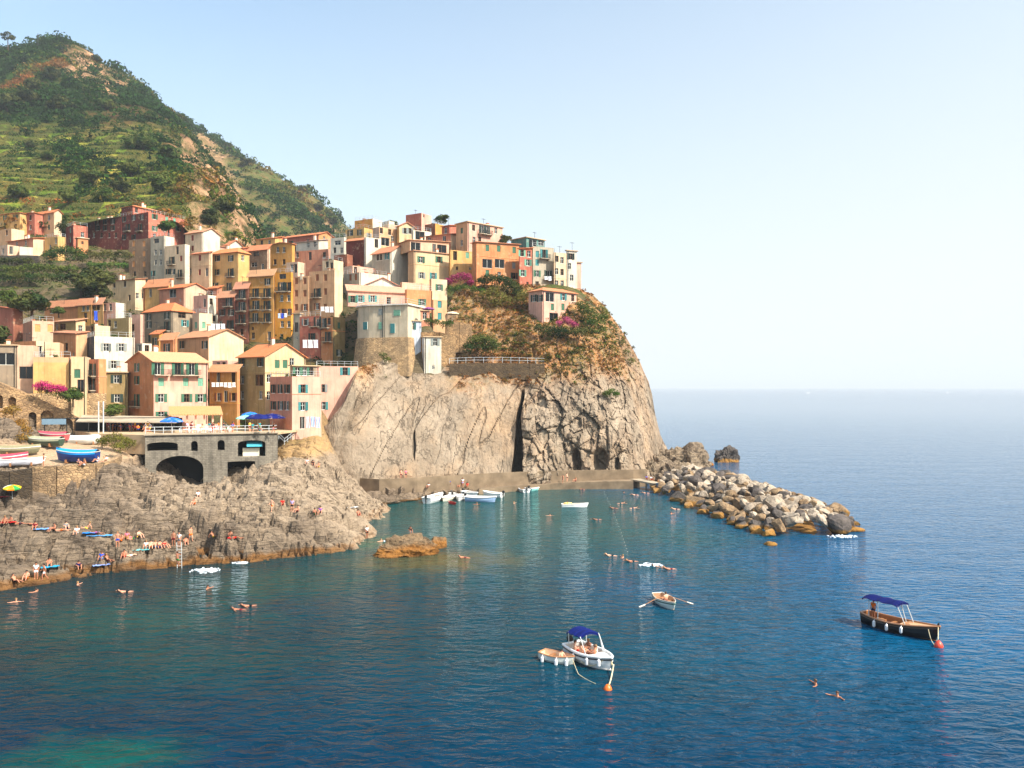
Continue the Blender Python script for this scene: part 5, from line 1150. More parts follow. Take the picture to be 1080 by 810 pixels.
umbrella('purple sun umbrella on the terrace below the orange houses', at(452, 337, 168), 1.3, 2.2, [(.55, .30, .50)])
# ------------------------------------------------------------------ boats
def hull(L, B, Hh, sheer=.25, stern=.75, fine=1.6, n=16, bottom=.35, t=.07):
    """rows of points for the outer skin, x from stern (-L/2) to bow (+L/2); z=0 is the waterline"""
    rows = []; inner = []
    for i in range(n + 1):
        u = i / n; hb = B / 2 * (stern + (1 - stern) * math.sin(min(u / .45, 1) * math.pi / 2)) * (1 - max(0, (u - .45) / .55) ** fine) ** .75 if u < 1 else 0.02
        hb = max(hb, .02); sh = Hh * (1 + sheer * ((u - .35) ** 2) * 3.2); kz = -bottom * (1 - max(0, (u - .7) / .3) ** 2 * .9); x = -L / 2 + L * u
        sec = []
        for k in range(9):
            a = (k / 8 - .5) * 2; s = abs(a); y = hb * math.copysign(min(1, 1.12 * s ** .55 if s > 0 else 0) if s < .75 else 1, a) * (1 if s > .75 else .98)
            z = kz + (sh - kz) * s ** 1.7; xx = x + (.06 * L * max(0, (u - .8) / .2) * (s ** 1.5 - .3) if u > .8 else 0); sec.append((xx, y, z))
        rows.append(sec); inner.append([(x_ * .985, y_ * (1 - t / max(hb, .1)) if hb > .1 else 0, max(z_ + .02, kz + .12)) for x_, y_, z_ in sec])
    return rows, inner
def boat(kind, label, loc, rz, L, B, Hh, col, incol, rimcol, **k):
    root = empty(kind, loc, rz); tag(root, label, 'boat', k.get('group'))
    rows, inner = hull(L, B, Hh, k.get('sheer', .25), k.get('stern', .75), k.get('fine', 1.6))
    b = MB(); b.grid(rows); b.poly(rows[0]); b.build('hull', M['hull_paint'], root, color=col, smooth=False)
    b = MB(); b.grid(inner); b.poly(inner[0])
    fl = []; zf = k.get('floor', .1) * Hh + .02
    for r in inner: y = max(abs(q[1]) for q in r) * .86; fl.append([(r[0][0], -y, zf), (r[0][0], y, zf)])
    b.grid(fl); b.build('interior', M['hull_paint'], root, color=incol)
    b = MB(); w_ = k.get('rim', .08)
    for s in (0, 8): b.tube([Vector(r[s]) + Vector((0, 0, .02)) for r in rows], w_, 6)
    b.tube([rows[0][0], rows[0][8]], w_, 6); b.build('gunwale', M['hull_paint'], root, color=rimcol)
    if k.get('stripe'):
        b = MB()
        for s in (-1, 1): b.tube([Vector((r[4 + 4 * s][0], r[4 + 4 * s][1] * 1.01, r[4 + 4 * s][2] - .16)) for r in rows], .05, 5)
        b.build('rubbing_strake', M['hull_paint'], root, color=k['stripe'])
    for x in k.get('thwarts', ()):
        i = min(range(len(inner)), key=lambda q: abs(inner[q][0][0] - x * L)); hb = max(abs(q[1]) for q in inner[i])
        b = MB(); b.box(x * L - .13, x * L + .13, -hb * .96, hb * .96, Hh * .62, Hh * .62 + .05); b.build('thwart', M['wood'], root)
    if k.get('deck'):
        x0, x1 = k['deck']; dk = [r for r in rows if x0 * L <= r[0][0] <= x1 * L]
        b = MB(); b.grid([[(r[0][0], r[0][1] * .97, r[0][2] - .03), (r[0][0], 0, r[0][2] + .05), (r[8][0], r[8][1] * .97, r[8][2] - .03)] for r in dk])
        r = dk[0]; b.poly([(r[0][0], r[0][1] * .97, r[0][2] - .03), (r[0][0], 0, r[0][2] + .05), (r[8][0], r[8][1] * .97, r[8][2] - .03), (r[0][0], 0, zf)]); b.build('foredeck', M['hull_paint'], root, color=k.get('deckcol', incol))
    if k.get('motor'):
        m = empty('outboard_motor', (0, 0, 0)); m.parent = root; m.location = (-L / 2 - .18, 0, 0)
        b = MB(); b.grid([[(.16, -.13, Hh + .1), (.16, .13, Hh + .1), (-.22, .12, Hh + .12), (-.22, -.12, Hh + .12)], [(.18, -.16, Hh + .35), (.18, .16, Hh + .35), (-.28, .14, Hh + .35), (-.28, -.14, Hh + .35)], [(.1, -.1, Hh + .58), (.1, .1, Hh + .58), (-.18, .1, Hh + .55), (-.18, -.1, Hh + .55)]], closed=True)
        b.poly([(.1, -.1, Hh + .58), (.1, .1, Hh + .58), (-.18, .1, Hh + .55), (-.18, -.1, Hh + .55)]); b.build('cowling', M['rubber'], m)
        b = MB(); b.box(-.1, .06, -.06, .06, -.5, Hh + .12); b.box(-.2, .12, -.02, .02, -.6, -.4); b.build('shaft', M['rubber'], m)
    for (x, s) in k.get('fenders', ()):
        i = min(range(len(rows)), key=lambda q: abs(rows[q][0][0] - x * L)); r = rows[i][4 + 4 * s]
        b = MB(); y = r[1] + s * .14; b.tube([(r[0], y, r[2] - .65), (r[0], y, r[2] - .55), (r[0], y, r[2] - .2), (r[0], y, r[2] - .1)], [.05, .13, .13, .05], 8); b.tube([(r[0], y, r[2] - .1), (r[0], y - s * .12, r[2] + .03)], .02, 4); b.build('fender', M['hull_paint'], root, color=k.get('fendcol', (.85, .85, .86)))
    return root, rows
def person(*a, **k): pass
def rope(name, label, pts, r=.03, sag=0, group=None):
    P = [Vector(p) for p in pts]; Q = []
    for i in range(len(P) - 1):
        for k in range(8): q = P[i].lerp(P[i + 1], k / 8); q.z -= sag * math.sin(math.pi * k / 8); Q.append(q)
    Q.append(P[-1]); o0 = Q[0].copy(); b = MB(); b.tube([q - o0 for q in Q], r, 5); o = b.build(name, M['rope'], loc=o0); tag(o, label, 'rope', group); return o
def buoy(label, loc, r, col, group=None, sub=2):
    bm = bmesh.new(); bmesh.ops.create_icosphere(bm, subdivisions=sub, radius=r)
    for v in bm.verts: v.co.z *= 1.25; v.co.x *= 1 - .25 * max(0, v.co.z / r); v.co.y *= 1 - .25 * max(0, v.co.z / r)
    me = bpy.data.meshes.new('buoy'); bm.to_mesh(me); bm.free(); me.polygons.foreach_set('use_smooth', [True] * len(me.polygons))
    o = link('mooring_buoy', me, [M['buoy']], color=col, loc=loc); tag(o, label, 'buoy', group)
    b = MB(); b.tube([(0, 0, r), (0, 0, r * 1.35), (r * .2, 0, r * 1.5)], r * .12, 5); b.build('eye', M['rubber'], o); return o
def canopy(root, x0, x1, B, z, col, posts, arch=.18, slope=0):
    b = MB(); n = 8; rows = []; lo = []
    for i in range(n + 1):
        x = x0 + (x1 - x0) * i / n; rows.append([(x, B * (j / 6 - .5), z + slope * i / n + arch * math.cos((j / 6 - .5) * math.pi) - .05 * (math.cos(i / n * math.pi * 6) + 1)) for j in range(7)])
    lo = [[(x, y, zz - .04) for x, y, zz in r] for r in rows]; b.grid(rows); b.grid(lo)
    for A_, B_ in ((rows, lo),): b.grid([rows[0], lo[0]]); b.grid([rows[-1], lo[-1]]); b.grid([[r[0] for r in rows], [r[0] for r in lo]]); b.grid([[r[-1] for r in rows], [r[-1] for r in lo]])
    for r in (rows[0], rows[-1]): b.grid([[(x, y, zz) for x, y, zz in r], [(x, y, zz - .16) for x, y, zz in r]])
    b.build('canopy', M['cloth'], root, color=col)
    for (xa, ya, za, xb, yb, zb) in posts: b = MB(); b.tube([(xa, ya, za), (xb, yb, zb)], .035, 6); b.build('canopy_pole', M['pale_metal'], root)

# black wooden boat with blue sunshade
BLK, rw = boat('wooden_boat', 'black hulled wooden boat with a blue sunshade and bare timber deck', (31.7, 66.0, 0), math.atan2(-.84, .54), 6.3, 2.0, .78, (.07, .05, .045), (.62, .42, .27), (.66, .45, .30),
    deck=(.02, .49), deckcol=(.80, .60, .40), thwarts=(-.30, -.12), fenders=((-.28, -1), (-.05, -1), (.13, -1)), stern=.55, fine=1.7, sheer=.45, rim=.07, stripe=(.3, .22, .16))
canopy(BLK, -2.8, .3, 1.7, 2.35, (.05, .09, .32), [(-2.3, -.65, .6, -2.3, -.6, 2.32), (-2.3, .65, .6, -2.3, .6, 2.32), (-1.4, -.75, .7, -1.5, -.65, 2.32), (.2, .7, .7, -.3, .65, 2.35), (.9, .6, .8, .2, .65, 2.32), (.9, -.6, .8, .2, -.65, 2.32)])
b = MB(); b.tube([(3.05, 0, .6), (3.3, 0, 1.5)], [.10, .07], 6); b.build('stem_post', M['rubber'], BLK)
b = MB(); b.box(-2.1, -1.3, -.32, .32, .12, .62); b.build('engine_box', M['wood'], BLK)
b = MB(); b.box(.6, 1.4, -.42, .42, .80, .92); b.build('hatch', M['wood'], BLK)
# white boat with sunbathers
WHT, rw = boat('motor_boat', 'white motor boat with a blue canopy and people sitting in the cockpit', (5.70, 58.7, 0), R(-57), 4.5, 2.0, .74, (.86, .86, .86), (.86, .82, .78), (.90, .90, .89),
    deck=(.12, .49), deckcol=(.88, .87, .84), stern=.8, fine=2.0, rim=.10, motor=True, fenders=((-.1, -1), (.2, -1), (.32, 1), (.36, -1)), stripe=(.08, .08, .11), thwarts=(-.38,))
canopy(WHT, -1.7, -.1, 1.8, 1.95, (.06, .11, .36), [(-1.5, -.8, .7, -1.5, -.85, 1.95), (-1.5, .8, .7, -1.5, .85, 1.95), (.5, .8, .75, -.1, .85, 1.95), (.8, .75, .75, -.1, .85, 1.95), (.5, -.8, .75, -.1, -.85, 1.95)], arch=.3)
b = MB(); b.box(-1.6, .5, -.78, -.50, .30, .48, col=(.9, .85, .8)); b.box(-1.6, .5, .50, .78, .30, .48, col=(.9, .85, .8)); b.build('side_bench', M['stucco'], WHT, tint=True)
# grey dinghy
DNG, rw = boat('dinghy', 'small grey dinghy with a timber rim tied beside the white motor boat', (3.30, 58.9, 0), R(-36), 2.7, 1.25, .46, (.78, .80, .78), (.86, .74, .62), (.72, .50, .34), thwarts=(-.2, .12), stern=.75, fenders=((-.3, -1), (.1, -1), (.42, -1)), rim=.05)
# rowing boat
ROW, rw = boat('rowing_boat', 'white and green rowing boat with a rower pulling two oars', (14.1, 74.2, 0), R(-78), 3.9, 1.6, .55, (.78, .82, .80), (.72, .58, .46), (.80, .74, .66), thwarts=(-.28, .02, .28), stern=.6, rim=.05, stripe=(.10, .32, .28))
for s in (-1, 1):
    o_ = empty('oar', (.1, 0, 0)); o_.parent = ROW; o_.location = (0, 0, 0)
    b = MB(); b.tube([(-.15, s * .25, .85), (0, s * .8, .62), (.25, s * 2.2, .12)], .03, 6); b.build('shaft', M['wood'], o_)
    b = MB(); b.grid([[(.20, s * 2.05, .20), (.34, s * 2.05, .16)], [(.2, s * 2.65, .0), (.42, s * 2.65, -.04)]]); b.grid([[(.20, s * 2.05, .22), (.34, s * 2.05, .18)], [(.2, s * 2.65, .02), (.42, s * 2.65, -.02)]]); b.build('blade', M['frame'], o_, color=(.9, .85, .78))
# boats at the quay
QB = [('white dinghy pulled close to the rocks between the cream and the white open boats', 479, 524.5, -1.2, 3.2, 1.4, .5, (.88, .88, .86)), ('white motor boat half hidden behind the middle of the moored row', 496, 523.5, -.9, 4.2, 1.7, .7, (.9, .9, .9)), ('white sporty motor boat with raised bow, leftmost at the quay', 458, 529, 1.15, 5.4, 2.2, .9, (.90, .90, .90)), ('cream small boat second from the left at the quay', 472, 527.5, -1.9, 3.9, 1.6, .55, (.88, .84, .76)),
      ('white open boat third from the left at the quay', 486, 527, -1.7, 4.2, 1.7, .6, (.90, .88, .86)), ('white boat with a blue hull stripe in the middle of the quay', 507, 529, -.35, 5.4, 2.0, .75, (.62, .72, .86)),
      ('white rounded boat behind the blue striped one at the quay', 520, 524, 2.6, 4.0, 1.7, .7, (.90, .89, .88)), ('white inflatable boat with a dark motor near the cleft', 552, 518.5, 1.9, 3.6, 1.7, .5, (.90, .90, .90)),
      ('small white and turquoise boat, outermost of the moored ones', 564, 517, .9, 3.4, 1.5, .5, (.55, .80, .78))]
for lb, px, py, rz, L, B, Hh, c in QB:
    q = atz(px, py, 0); boat('moored_boat', lb, q, rz, L, B, Hh, c, (.84, .82, .78), (.92, .91, .90), motor=True, thwarts=(-.2, .1), stern=.8, rim=.12, group='boats moored at the quay', deck=(.2, .49))
q = atz(477, 531.5, 0); boat('kayak', 'short red kayak floating beside the moored boats', q, R(-60), 2.6, .8, .28, (.75, .10, .10), (.4, .08, .08), (.8, .12, .12), stern=.3, rim=.04)
q = atz(606, 535, 0); TB, _ = boat('small_boat', 'small white boat with a pale yellow cushion drifting in the bay', q, R(4), 4.3, 1.45, .5, (.86, .86, .86), (.75, .6, .5), (.90, .88, .86), thwarts=(-.1, .2), stern=.7, rim=.06)
b = MB(); b.tube([(-1.3, -.5, .55), (-.9, .0, .62), (-.5, .5, .55), (-1.3, .5, .6), (-1.7, 0, .6), (-1.3, -.5, .55)], .2, 8); b.build('inflatable_ring', M['cloth'], TB, color=(.92, .78, .5))
# boats on land
def landed(kind, label, px, py, z, rz, L, B, Hh, c, cover=None, tilt=0, **k):
    g_ = hit(LAND, px, py); q = g_[0] if g_ else atz(px, py, z); z = q.z; r, rows = boat(kind, label, (q.x, q.y, z + .42), rz, L, B, Hh, c, (.6, .55, .48), (.75, .74, .7), group='boats pulled up on the landing', **k); r.rotation_euler.x = tilt
    if cover:
        b = MB(); cr = [[(x, y * 1.05, zz - .28) for x, y, zz in (s[0],)] + [(s[0][0], s[0][1] * 1.04, s[0][2] + .04), (s[0][0], 0, s[0][2] + .38), (s[8][0], s[8][1] * 1.04, s[8][2] + .04), (s[8][0], s[8][1] * 1.05, s[8][2] - .28)] for s in rows]
        b.grid(cr); b.build('tarpaulin', M['cloth'], r, color=cover)
    b = MB()
    for x in (-L * .25, L * .22):
        b.box(x - .12, x + .12, -B * .45, B * .45, -.40, -.28)
        for s in (-1, 1): b.box(x - .1, x + .1, s * B * .42 - .1, s * B * .42 + .1, -.28, .1)
    b.build('cradle', M['wood'], r)
# ropes and buoys
buoy('orange and white mooring buoy held by the white motor boat', atz(641, 727, 0), .30, (.90, .42, .12)); buoy('red orange mooring buoy off the bow of the black boat', atz(990, 681, .1), .34, (.85, .28, .20))
def w(o, p): return (Matrix.Translation(o.location) @ Matrix.Rotation(o.rotation_euler.z, 4, 'Z')) @ Vector(p)
rope('mooring_rope', 'doubled pale rope from the white motor boat to its orange buoy', [w(WHT, (2.2, .1, .9)), w(WHT, (2.5, .1, .5)), atz(641, 725, .15)], .055, .25)
rope('mooring_rope', 'rope slung along the side of the white motor boat', [w(WHT, (2.0, -.4, .8)), w(WHT, (.2, -1.0, .25))], .03, .35)
rope('mooring_rope', 'rope trailing from the dinghy towards the buoy', [w(DNG, (1.3, 0, .45)), atz(610, 711, .05), atz(628, 721, .03)], .025, .05)
rope('mooring_rope', 'white rope hanging from the bow of the black boat to the red buoy', [w(BLK, (3.25, 0, 1.35)), atz(989.5, 677, .35)], .035, .1)
rope('mooring_rope', 'slack rope from the side of the black boat to the red buoy', [w(BLK, (2.7, -.45, .95)), w(BLK, (3.4, -.9, .05)), atz(989, 680, .2)], .03, .2)
for i in range(22):
    u = i / 21; x = 633 + 29 * u ** .8; y = 512 + 70 * u; buoy('tiny float of the swimming line crossing the bay', atz(x, y, .0), .065, (.62, .56, .50), 'floats of the swimming line', 1)
for lb, px, py, L in (('left one of the two distant white boats on the horizon', 852, 414.8, 16), ('right one of the two distant white boats on the horizon', 999, 414.6, 14)):
    q = atz(px, py, 0); r, _ = boat('distant_boat', lb, q, .3, L, L * .28, L * .1, (.9, .9, .9), (.8, .8, .8), (.9, .9, .9), stern=.8, rim=.1)
    b = MB(); b.grid([[(-L * .2, -L * .1, L * .1), (-L * .2, L * .1, L * .1), (L * .15, L * .1, L * .1), (L * .15, -L * .1, L * .1)], [(-L * .17, -L * .08, L * .24), (-L * .17, L * .08, L * .24), (L * .05, L * .08, L * .24), (L * .05, -L * .08, L * .24)]], closed=True); b.poly([(-L * .17, -L * .08, L * .24), (-L * .17, L * .08, L * .24), (L * .05, L * .08, L * .24), (L * .05, -L * .08, L * .24)]); b.build('cabin', M['frame'], r, color=(.9, .9, .9))

# ------------------------------------------------------------------ people
POSE = {}
def skin_mesh(name, V, E, rad, root, sub=1):
    me = bpy.data.meshes.new(name + '_sk'); me.from_pydata(V, E, []); o = bpy.data.objects.new(name + '_sk', me); COL.objects.link(o)
    o.modifiers.new('s', 'SKIN')
    for i, r in enumerate(rad): me.skin_vertices[0].data[i].radius = (r, r); me.skin_vertices[0].data[i].use_root = (i == root)
    m = o.modifiers.new('u', 'SUBSURF'); m.levels = sub
    dg = bpy.context.evaluated_depsgraph_get(); dg.update(); n = bpy.data.meshes.new_from_object(o.evaluated_get(dg)); n.name = name
    bpy.data.objects.remove(o); n.polygons.foreach_set('use_smooth', [True] * len(n.polygons)); return n
def make_pose(nm, hip, chest, neck, head, LA, RA_, LL, RL):
    """hip.. are points; arms (shoulder, elbow, wrist, hand tip); legs (hip joint, knee, ankle, toe); character looks along -Y"""
    V = [hip, tuple((a + b) / 2 for a, b in zip(hip, chest)), chest, neck, head]; E = [(0, 1), (1, 2), (2, 3), (3, 4)]; r = [.135, .125, .150, .052, .088]
    hd = Vector(head) - Vector(neck); V.append(tuple(Vector(head) + hd.normalized() * .11)); E.append((4, 5)); r.append(.085)
    nose = None
    for arm in (LA, RA_):
        b = len(V); V += list(arm); r += [.062, .045, .032, .036]; E += [(2, b), (b, b + 1), (b + 1, b + 2), (b + 2, b + 3)]
    legs = []
    for leg in (LL, RL):
        b = len(V); V += list(leg); r += [.098, .066, .045, .038]; E += [(0, b), (b, b + 1), (b + 1, b + 2), (b + 2, b + 3)]; legs.append(b)
    body = skin_mesh('body', V, E, r, 0, 1)
    SV = [V[0], V[legs[0]], tuple((Vector(V[legs[0]]) * .45 + Vector(V[legs[0] + 1]) * .55)), V[legs[1]], tuple((Vector(V[legs[1]]) * .45 + Vector(V[legs[1] + 1]) * .55)), tuple(Vector(V[0]).lerp(Vector(V[1]), .5))]
    shorts = skin_mesh('swimwear', SV, [(0, 1), (1, 2), (0, 3), (3, 4), (0, 5)], [.155, .118, .10, .118, .10, .150], 0)
    TV = [V[1], V[2], tuple(Vector(V[2]).lerp(Vector(V[3]), .5)), V[6], tuple(Vector(V[6]).lerp(Vector(V[7]), .6)), V[10], tuple(Vector(V[10]).lerp(Vector(V[11]), .6)), tuple(Vector(V[0]).lerp(Vector(V[1]), .3))]
    top = skin_mesh('shirt', TV, [(7, 0), (0, 1), (1, 2), (1, 3), (3, 4), (1, 5), (5, 6)], [.150, .172, .08, .080, .066, .080, .066, .150], 1)
    bm = bmesh.new(); bmesh.ops.create_icosphere(bm, subdivisions=2, radius=.118); z = hd.normalized(); c = Vector(head) + z * .05 + Vector((0, .02, 0))
    q = Vector((0, 0, 1)).rotation_difference(z)
    for v in bm.verts:
        p = v.co.copy(); p.z *= 1.1; p.y = p.y * 1.08
        if p.y < -.03 and p.z < .03: p.y *= .3; p *= .75
        v.co = q @ p + c
    hair = bpy.data.meshes.new('hair'); bm.to_mesh(hair); bm.free(); hair.polygons.foreach_set('use_smooth', [True] * len(hair.polygons))
    POSE[nm] = (body, shorts, top, hair)
make_pose('stand', (0, 0, .95), (0, .01, 1.30), (0, .01, 1.49), (0, -.01, 1.60), [(.19, .01, 1.40), (.25, .03, 1.12), (.24, -.04, .88), (.24, -.06, .76)], [(-.19, .01, 1.40), (-.27, .05, 1.13), (-.22, -.08, .92), (-.2, -.13, .82)], [(.10, 0, .90), (.12, -.02, .50), (.13, .02, .09), (.14, -.13, .04)], [(-.10, 0, .90), (-.12, -.05, .50), (-.13, .0, .09), (-.15, -.15, .04)])
make_pose('walk', (0, 0, .93), (0, -.04, 1.28), (0, -.06, 1.47), (0, -.09, 1.58), [(.19, -.03, 1.38), (.24, .12, 1.13), (.23, .10, .90), (.22, .08, .80)], [(-.19, -.05, 1.38), (-.25, -.12, 1.12), (-.21, -.32, .98), (-.19, -.40, .95)], [(.10, 0, .88), (.11, -.22, .52), (.11, -.20, .09), (.12, -.34, .06)], [(-.10, 0, .88), (-.11, .06, .48), (-.12, .34, .14), (-.12, .22, .04)])
make_pose('sit', (0, 0, .14), (0, .10, .48), (0, .08, .66), (0, .03, .77), [(.19, .10, .57), (.26, -.06, .36), (.18, -.28, .42), (.12, -.36, .45)], [(-.19, .10, .57), (-.27, -.04, .36), (-.20, -.26, .42), (-.14, -.34, .46)], [(.10, -.06, .12), (.16, -.36, .46), (.15, -.58, .09), (.16, -.72, .04)], [(-.10, -.06, .12), (-.16, -.38, .44), (-.16, -.62, .09), (-.17, -.76, .04)])
make_pose('lean', (0, 0, .13), (0, .22, .42), (0, .30, .58), (0, .28, .70), [(.19, .24, .50), (.27, .42, .28), (.27, .46, .05), (.28, .38, .03)], [(-.19, .24, .50), (-.27, .42, .28), (-.27, .46, .05), (-.28, .38, .03)], [(.10, -.08, .12), (.13, -.48, .20), (.14, -.88, .08), (.16, -.98, .12)], [(-.10, -.08, .12), (-.13, -.42, .34), (-.14, -.72, .08), (-.16, -.84, .05)])
make_pose('lie', (0, 0, .12), (0, .38, .13), (0, .58, .14), (0, .69, .16), [(.19, .48, .11), (.34, .66, .08), (.20, .86, .09), (.12, .92, .10)], [(-.19, .48, .11), (-.30, .24, .08), (-.30, -.02, .06), (-.30, -.10, .06)], [(.10, -.06, .11), (.14, -.48, .10), (.15, -.90, .07), (.17, -1.02, .12)], [(-.10, -.06, .11), (-.13, -.44, .24), (-.15, -.80, .07), (-.17, -.93, .05)])
make_pose('swim', (0, 0, -.10), (0, .36, -.05), (0, .55, .03), (0, .64, .10), [(.19, .46, -.02), (.40, .62, -.05), (.52, .86, -.03), (.55, .98, -.03)], [(-.19, .46, -.02), (-.44, .40, .0), (-.62, .24, -.03), (-.68, .14, -.05)], [(.10, -.08, -.12), (.16, -.50, -.12), (.22, -.90, -.14), (.24, -1.05, -.14)], [(-.10, -.08, -.12), (-.18, -.46, -.10), (-.30, -.82, -.14), (-.36, -.96, -.14)])
make_pose('float', (0, 0, -.55), (0, .02, -.18), (0, .02, .02), (0, -.01, .13), [(.19, .02, -.07), (.40, -.12, -.08), (.58, -.28, -.03), (.66, -.34, -.02)], [(-.19, .02, -.07), (-.42, -.08, -.08), (-.60, -.20, -.04), (-.68, -.26, -.02)], [(.10, 0, -.6), (.14, -.3, -.9), (.15, 0, -1.2), (.15, -.1, -1.25)], [(-.10, 0, -.6), (-.14, -.2, -.95), (-.15, .1, -1.25), (-.15, 0, -1.3)])
make_pose('row', (0, 0, .12), (0, .06, .48), (0, .02, .66), (0, -.03, .77), [(.19, .05, .57), (.30, -.16, .44), (.27, -.42, .42), (.27, -.50, .42)], [(-.19, .05, .57), (-.30, -.16, .44), (-.27, -.42, .42), (-.27, -.50, .42)], [(.10, -.08, .10), (.16, -.46, .22), (.15, -.80, -.12), (.16, -.92, -.10)], [(-.10, -.08, .10), (-.16, -.46, .22), (-.15, -.80, -.12), (-.16, -.92, -.10)])
make_pose('climb', (0, 0, .95), (0, -.02, 1.30), (0, -.06, 1.48), (0, -.07, 1.6), [(.19, -.02, 1.40), (.28, -.26, 1.36), (.24, -.42, 1.52), (.22, -.46, 1.60)], [(-.19, -.02, 1.40), (-.28, -.24, 1.30), (-.24, -.42, 1.30), (-.22, -.46, 1.38)], [(.10, 0, .90), (.14, -.30, .66), (.12, -.24, .28), (.12, -.36, .24)], [(-.10, 0, .90), (-.13, -.06, .48), (-.12, .0, .09), (-.13, -.13, .04)])
SK = [(.80, .56, .44), (.74, .49, .37), (.86, .64, .52), (.62, .40, .29), (.70, .45, .33)]
HR = [(.10, .07, .05), (.18, .11, .06), (.30, .19, .10), (.06, .05, .05), (.55, .42, .24)]
CN = {'red': (.80, .12, .12), 'blue': (.12, .30, .70), 'white': (.92, .92, .92), 'black': (.05, .05, .06), 'green': (.12, .50, .25), 'navy': (.06, .09, .28), 'yellow': (.92, .76, .20), 'pink': (.90, .45, .55),
      'teal': (.10, .55, .58), 'purple': (.45, .28, .60), 'orange': (.92, .45, .15), 'grey': (.45, .46, .48), 'light blue': (.45, .70, .90), 'maroon': (.42, .10, .14), 'lavender': (.72, .66, .86)}
prn = random.Random(11)
def person(pose, loc, rz, bottom, top=None, where='', size=1.0, group=None, parent=None, label=None):
    body, sh, tpm, hr = POSE[pose]; sk = prn.choice(SK)
    o = link('person', body, [M['skin']], color=sk, loc=loc, rz=rz); o.scale = (size,) * 3
    link('swimwear', sh, [M['cloth']], o, color=CN[bottom])
    if top: link('shirt', tpm, [M['cloth']], o, color=CN[top])
    link('hair', hr, [M['hair']], o, color=prn.choice(HR))
    if pose in ('float', 'swim'): o.location.z += .10 if pose == 'float' else .08
    verb = {'stand': 'standing', 'walk': 'walking', 'sit': 'sitting', 'lean': 'leaning back', 'lie': 'lying down', 'swim': 'swimming', 'float': 'treading water', 'row': 'rowing', 'climb': 'climbing'}[pose]
    if label is None:
        label = f'person {verb} in ' + (f'{top} top and {bottom} shorts' if top else f'{bottom} swimwear') + ' ' + where
        if pose in ('swim', 'float'): label = f'swimmer {"stretched out" if pose == "swim" else "with head and shoulders showing"} ' + where
    tag(o, label, 'person', group); return o
from mathutils.bvhtree import BVHTree
def bvh_of(names):
    out = []
    for n in names:
        o = bpy.data.objects[n]; me = o.data
        co_ = np.empty(len(me.vertices) * 3, np.float32); me.vertices.foreach_get('co', co_)
        out.append(BVHTree.FromPolygons([tuple(v) for v in co_.reshape(-1, 3).tolist()], [tuple(p.vertices) for p in me.polygons]))
    return out
def hit(trees, px, py, both=True):
    o = Vector((0, 0, EYE)); d = Vector(((px - 540) / FOC, 1, (HOR - py) / FOC)).normalized(); best = None
    for t_ in trees:
        r = t_.ray_cast(o, d)
        if r[0] is not None and (best is None or r[3] < best[3]): best = r
    return best
# ---- leaf clouds
def leaf_cloud(C, S, n, size, seed=0, hue=None, flat=1.0, shell=.55, huevar=.12):
    """C centres (k,3), S radii (k,3); n leaves each; returns V, F, leaf, hue"""
    rs = np.random.RandomState(seed); k = len(C); N = k * n
    d = rs.normal(size=(k, n, 3)); d /= np.linalg.norm(d, axis=2, keepdims=True)
    d[..., 2] = np.abs(d[..., 2]) * np.where(rs.rand(k, n) < .75, 1, -1)
    r = shell + (1 - shell) * rs.rand(k, n, 1) ** .6; lump = 1 + .28 * fbm(d * 1.8 + C[:, None, :] * .31, 3, seed)[..., None]
    p = (C[:, None, :] + d * r * lump * S[:, None, :]).reshape(N, 3)
    nrm = (d + rs.normal(size=(k, n, 3)) * .55).reshape(N, 3); nrm /= np.linalg.norm(nrm, axis=1, keepdims=True)
    a = np.cross(nrm, rs.normal(size=(N, 3))); a /= np.linalg.norm(a, axis=1, keepdims=True); b_ = np.cross(nrm, a)
    sz = (np.broadcast_to(np.atleast_1d(size)[:, None] if np.ndim(size) else size, (k, n)).reshape(N, 1)) * (.6 + .8 * rs.rand(N, 1))
    bend = nrm * sz * .25
    V = np.stack([p - a * sz, p - b_ * sz * .6 + bend, p + a * sz, p + b_ * sz * .6 + bend], 1).reshape(-1, 3)
    Fq = np.arange(N * 4).reshape(N, 4); leaf = np.clip(.55 + .3 * fbm(p * .5, 2, seed + 5) + .28 * rs.normal(size=N), 0, 1)
    hu = np.clip(np.repeat(np.zeros(k) if hue is None else hue, n) + huevar * rs.normal(size=N), 0, 1)
    return V, Fq, leaf, hu
def cloud_mesh(name, *parts):
    Vs, Fs, L_, Hu, o = [], [], [], [], 0
    for V, Fq, l, hu in parts: Vs.append(V); Fs.append(Fq + o); o += len(V); L_.append(l); Hu.append(hu)
    return np_mesh(name, np.concatenate(Vs), np.concatenate(Fs), False, attrs={'leaf': ('FACE', np.concatenate(L_)), 'hue': ('FACE', np.concatenate(Hu))})
def tree_proto(seed, nl=7, leaves=260, size=.16):
    """crown of unit radius about z=1.1, trunk from 0"""
    rs = np.random.RandomState(seed); C = []; S = []
    for i in range(nl):
        a = rs.rand() * 6.28; r = rs.uniform(.2, .62); C.append((r * math.cos(a), r * math.sin(a), rs.uniform(.75, 1.5))); s = rs.uniform(.38, .58); S.append((s, s, s * .8))
    C.append((0, 0, 1.2)); S.append((.55, .55, .6)); me = cloud_mesh('crown', leaf_cloud(np.array(C), np.array(S), leaves, size * .62, seed, shell=.35))
    b = MB(); b.tube([(0, 0, -.3), (.02, 0, .4), (0, .03, 1.0)], [.10, .07, .04], 7)
    for c in C[:4]: b.tube([(.01, 0, .5), (c[0] * .5, c[1] * .5, .8), c], [.045, .03, .01], 5)
    return me, b.mesh('trunk')
PROTO = [tree_proto(s) for s in (1, 2, 3, 4, 5)]
tcount = [0]
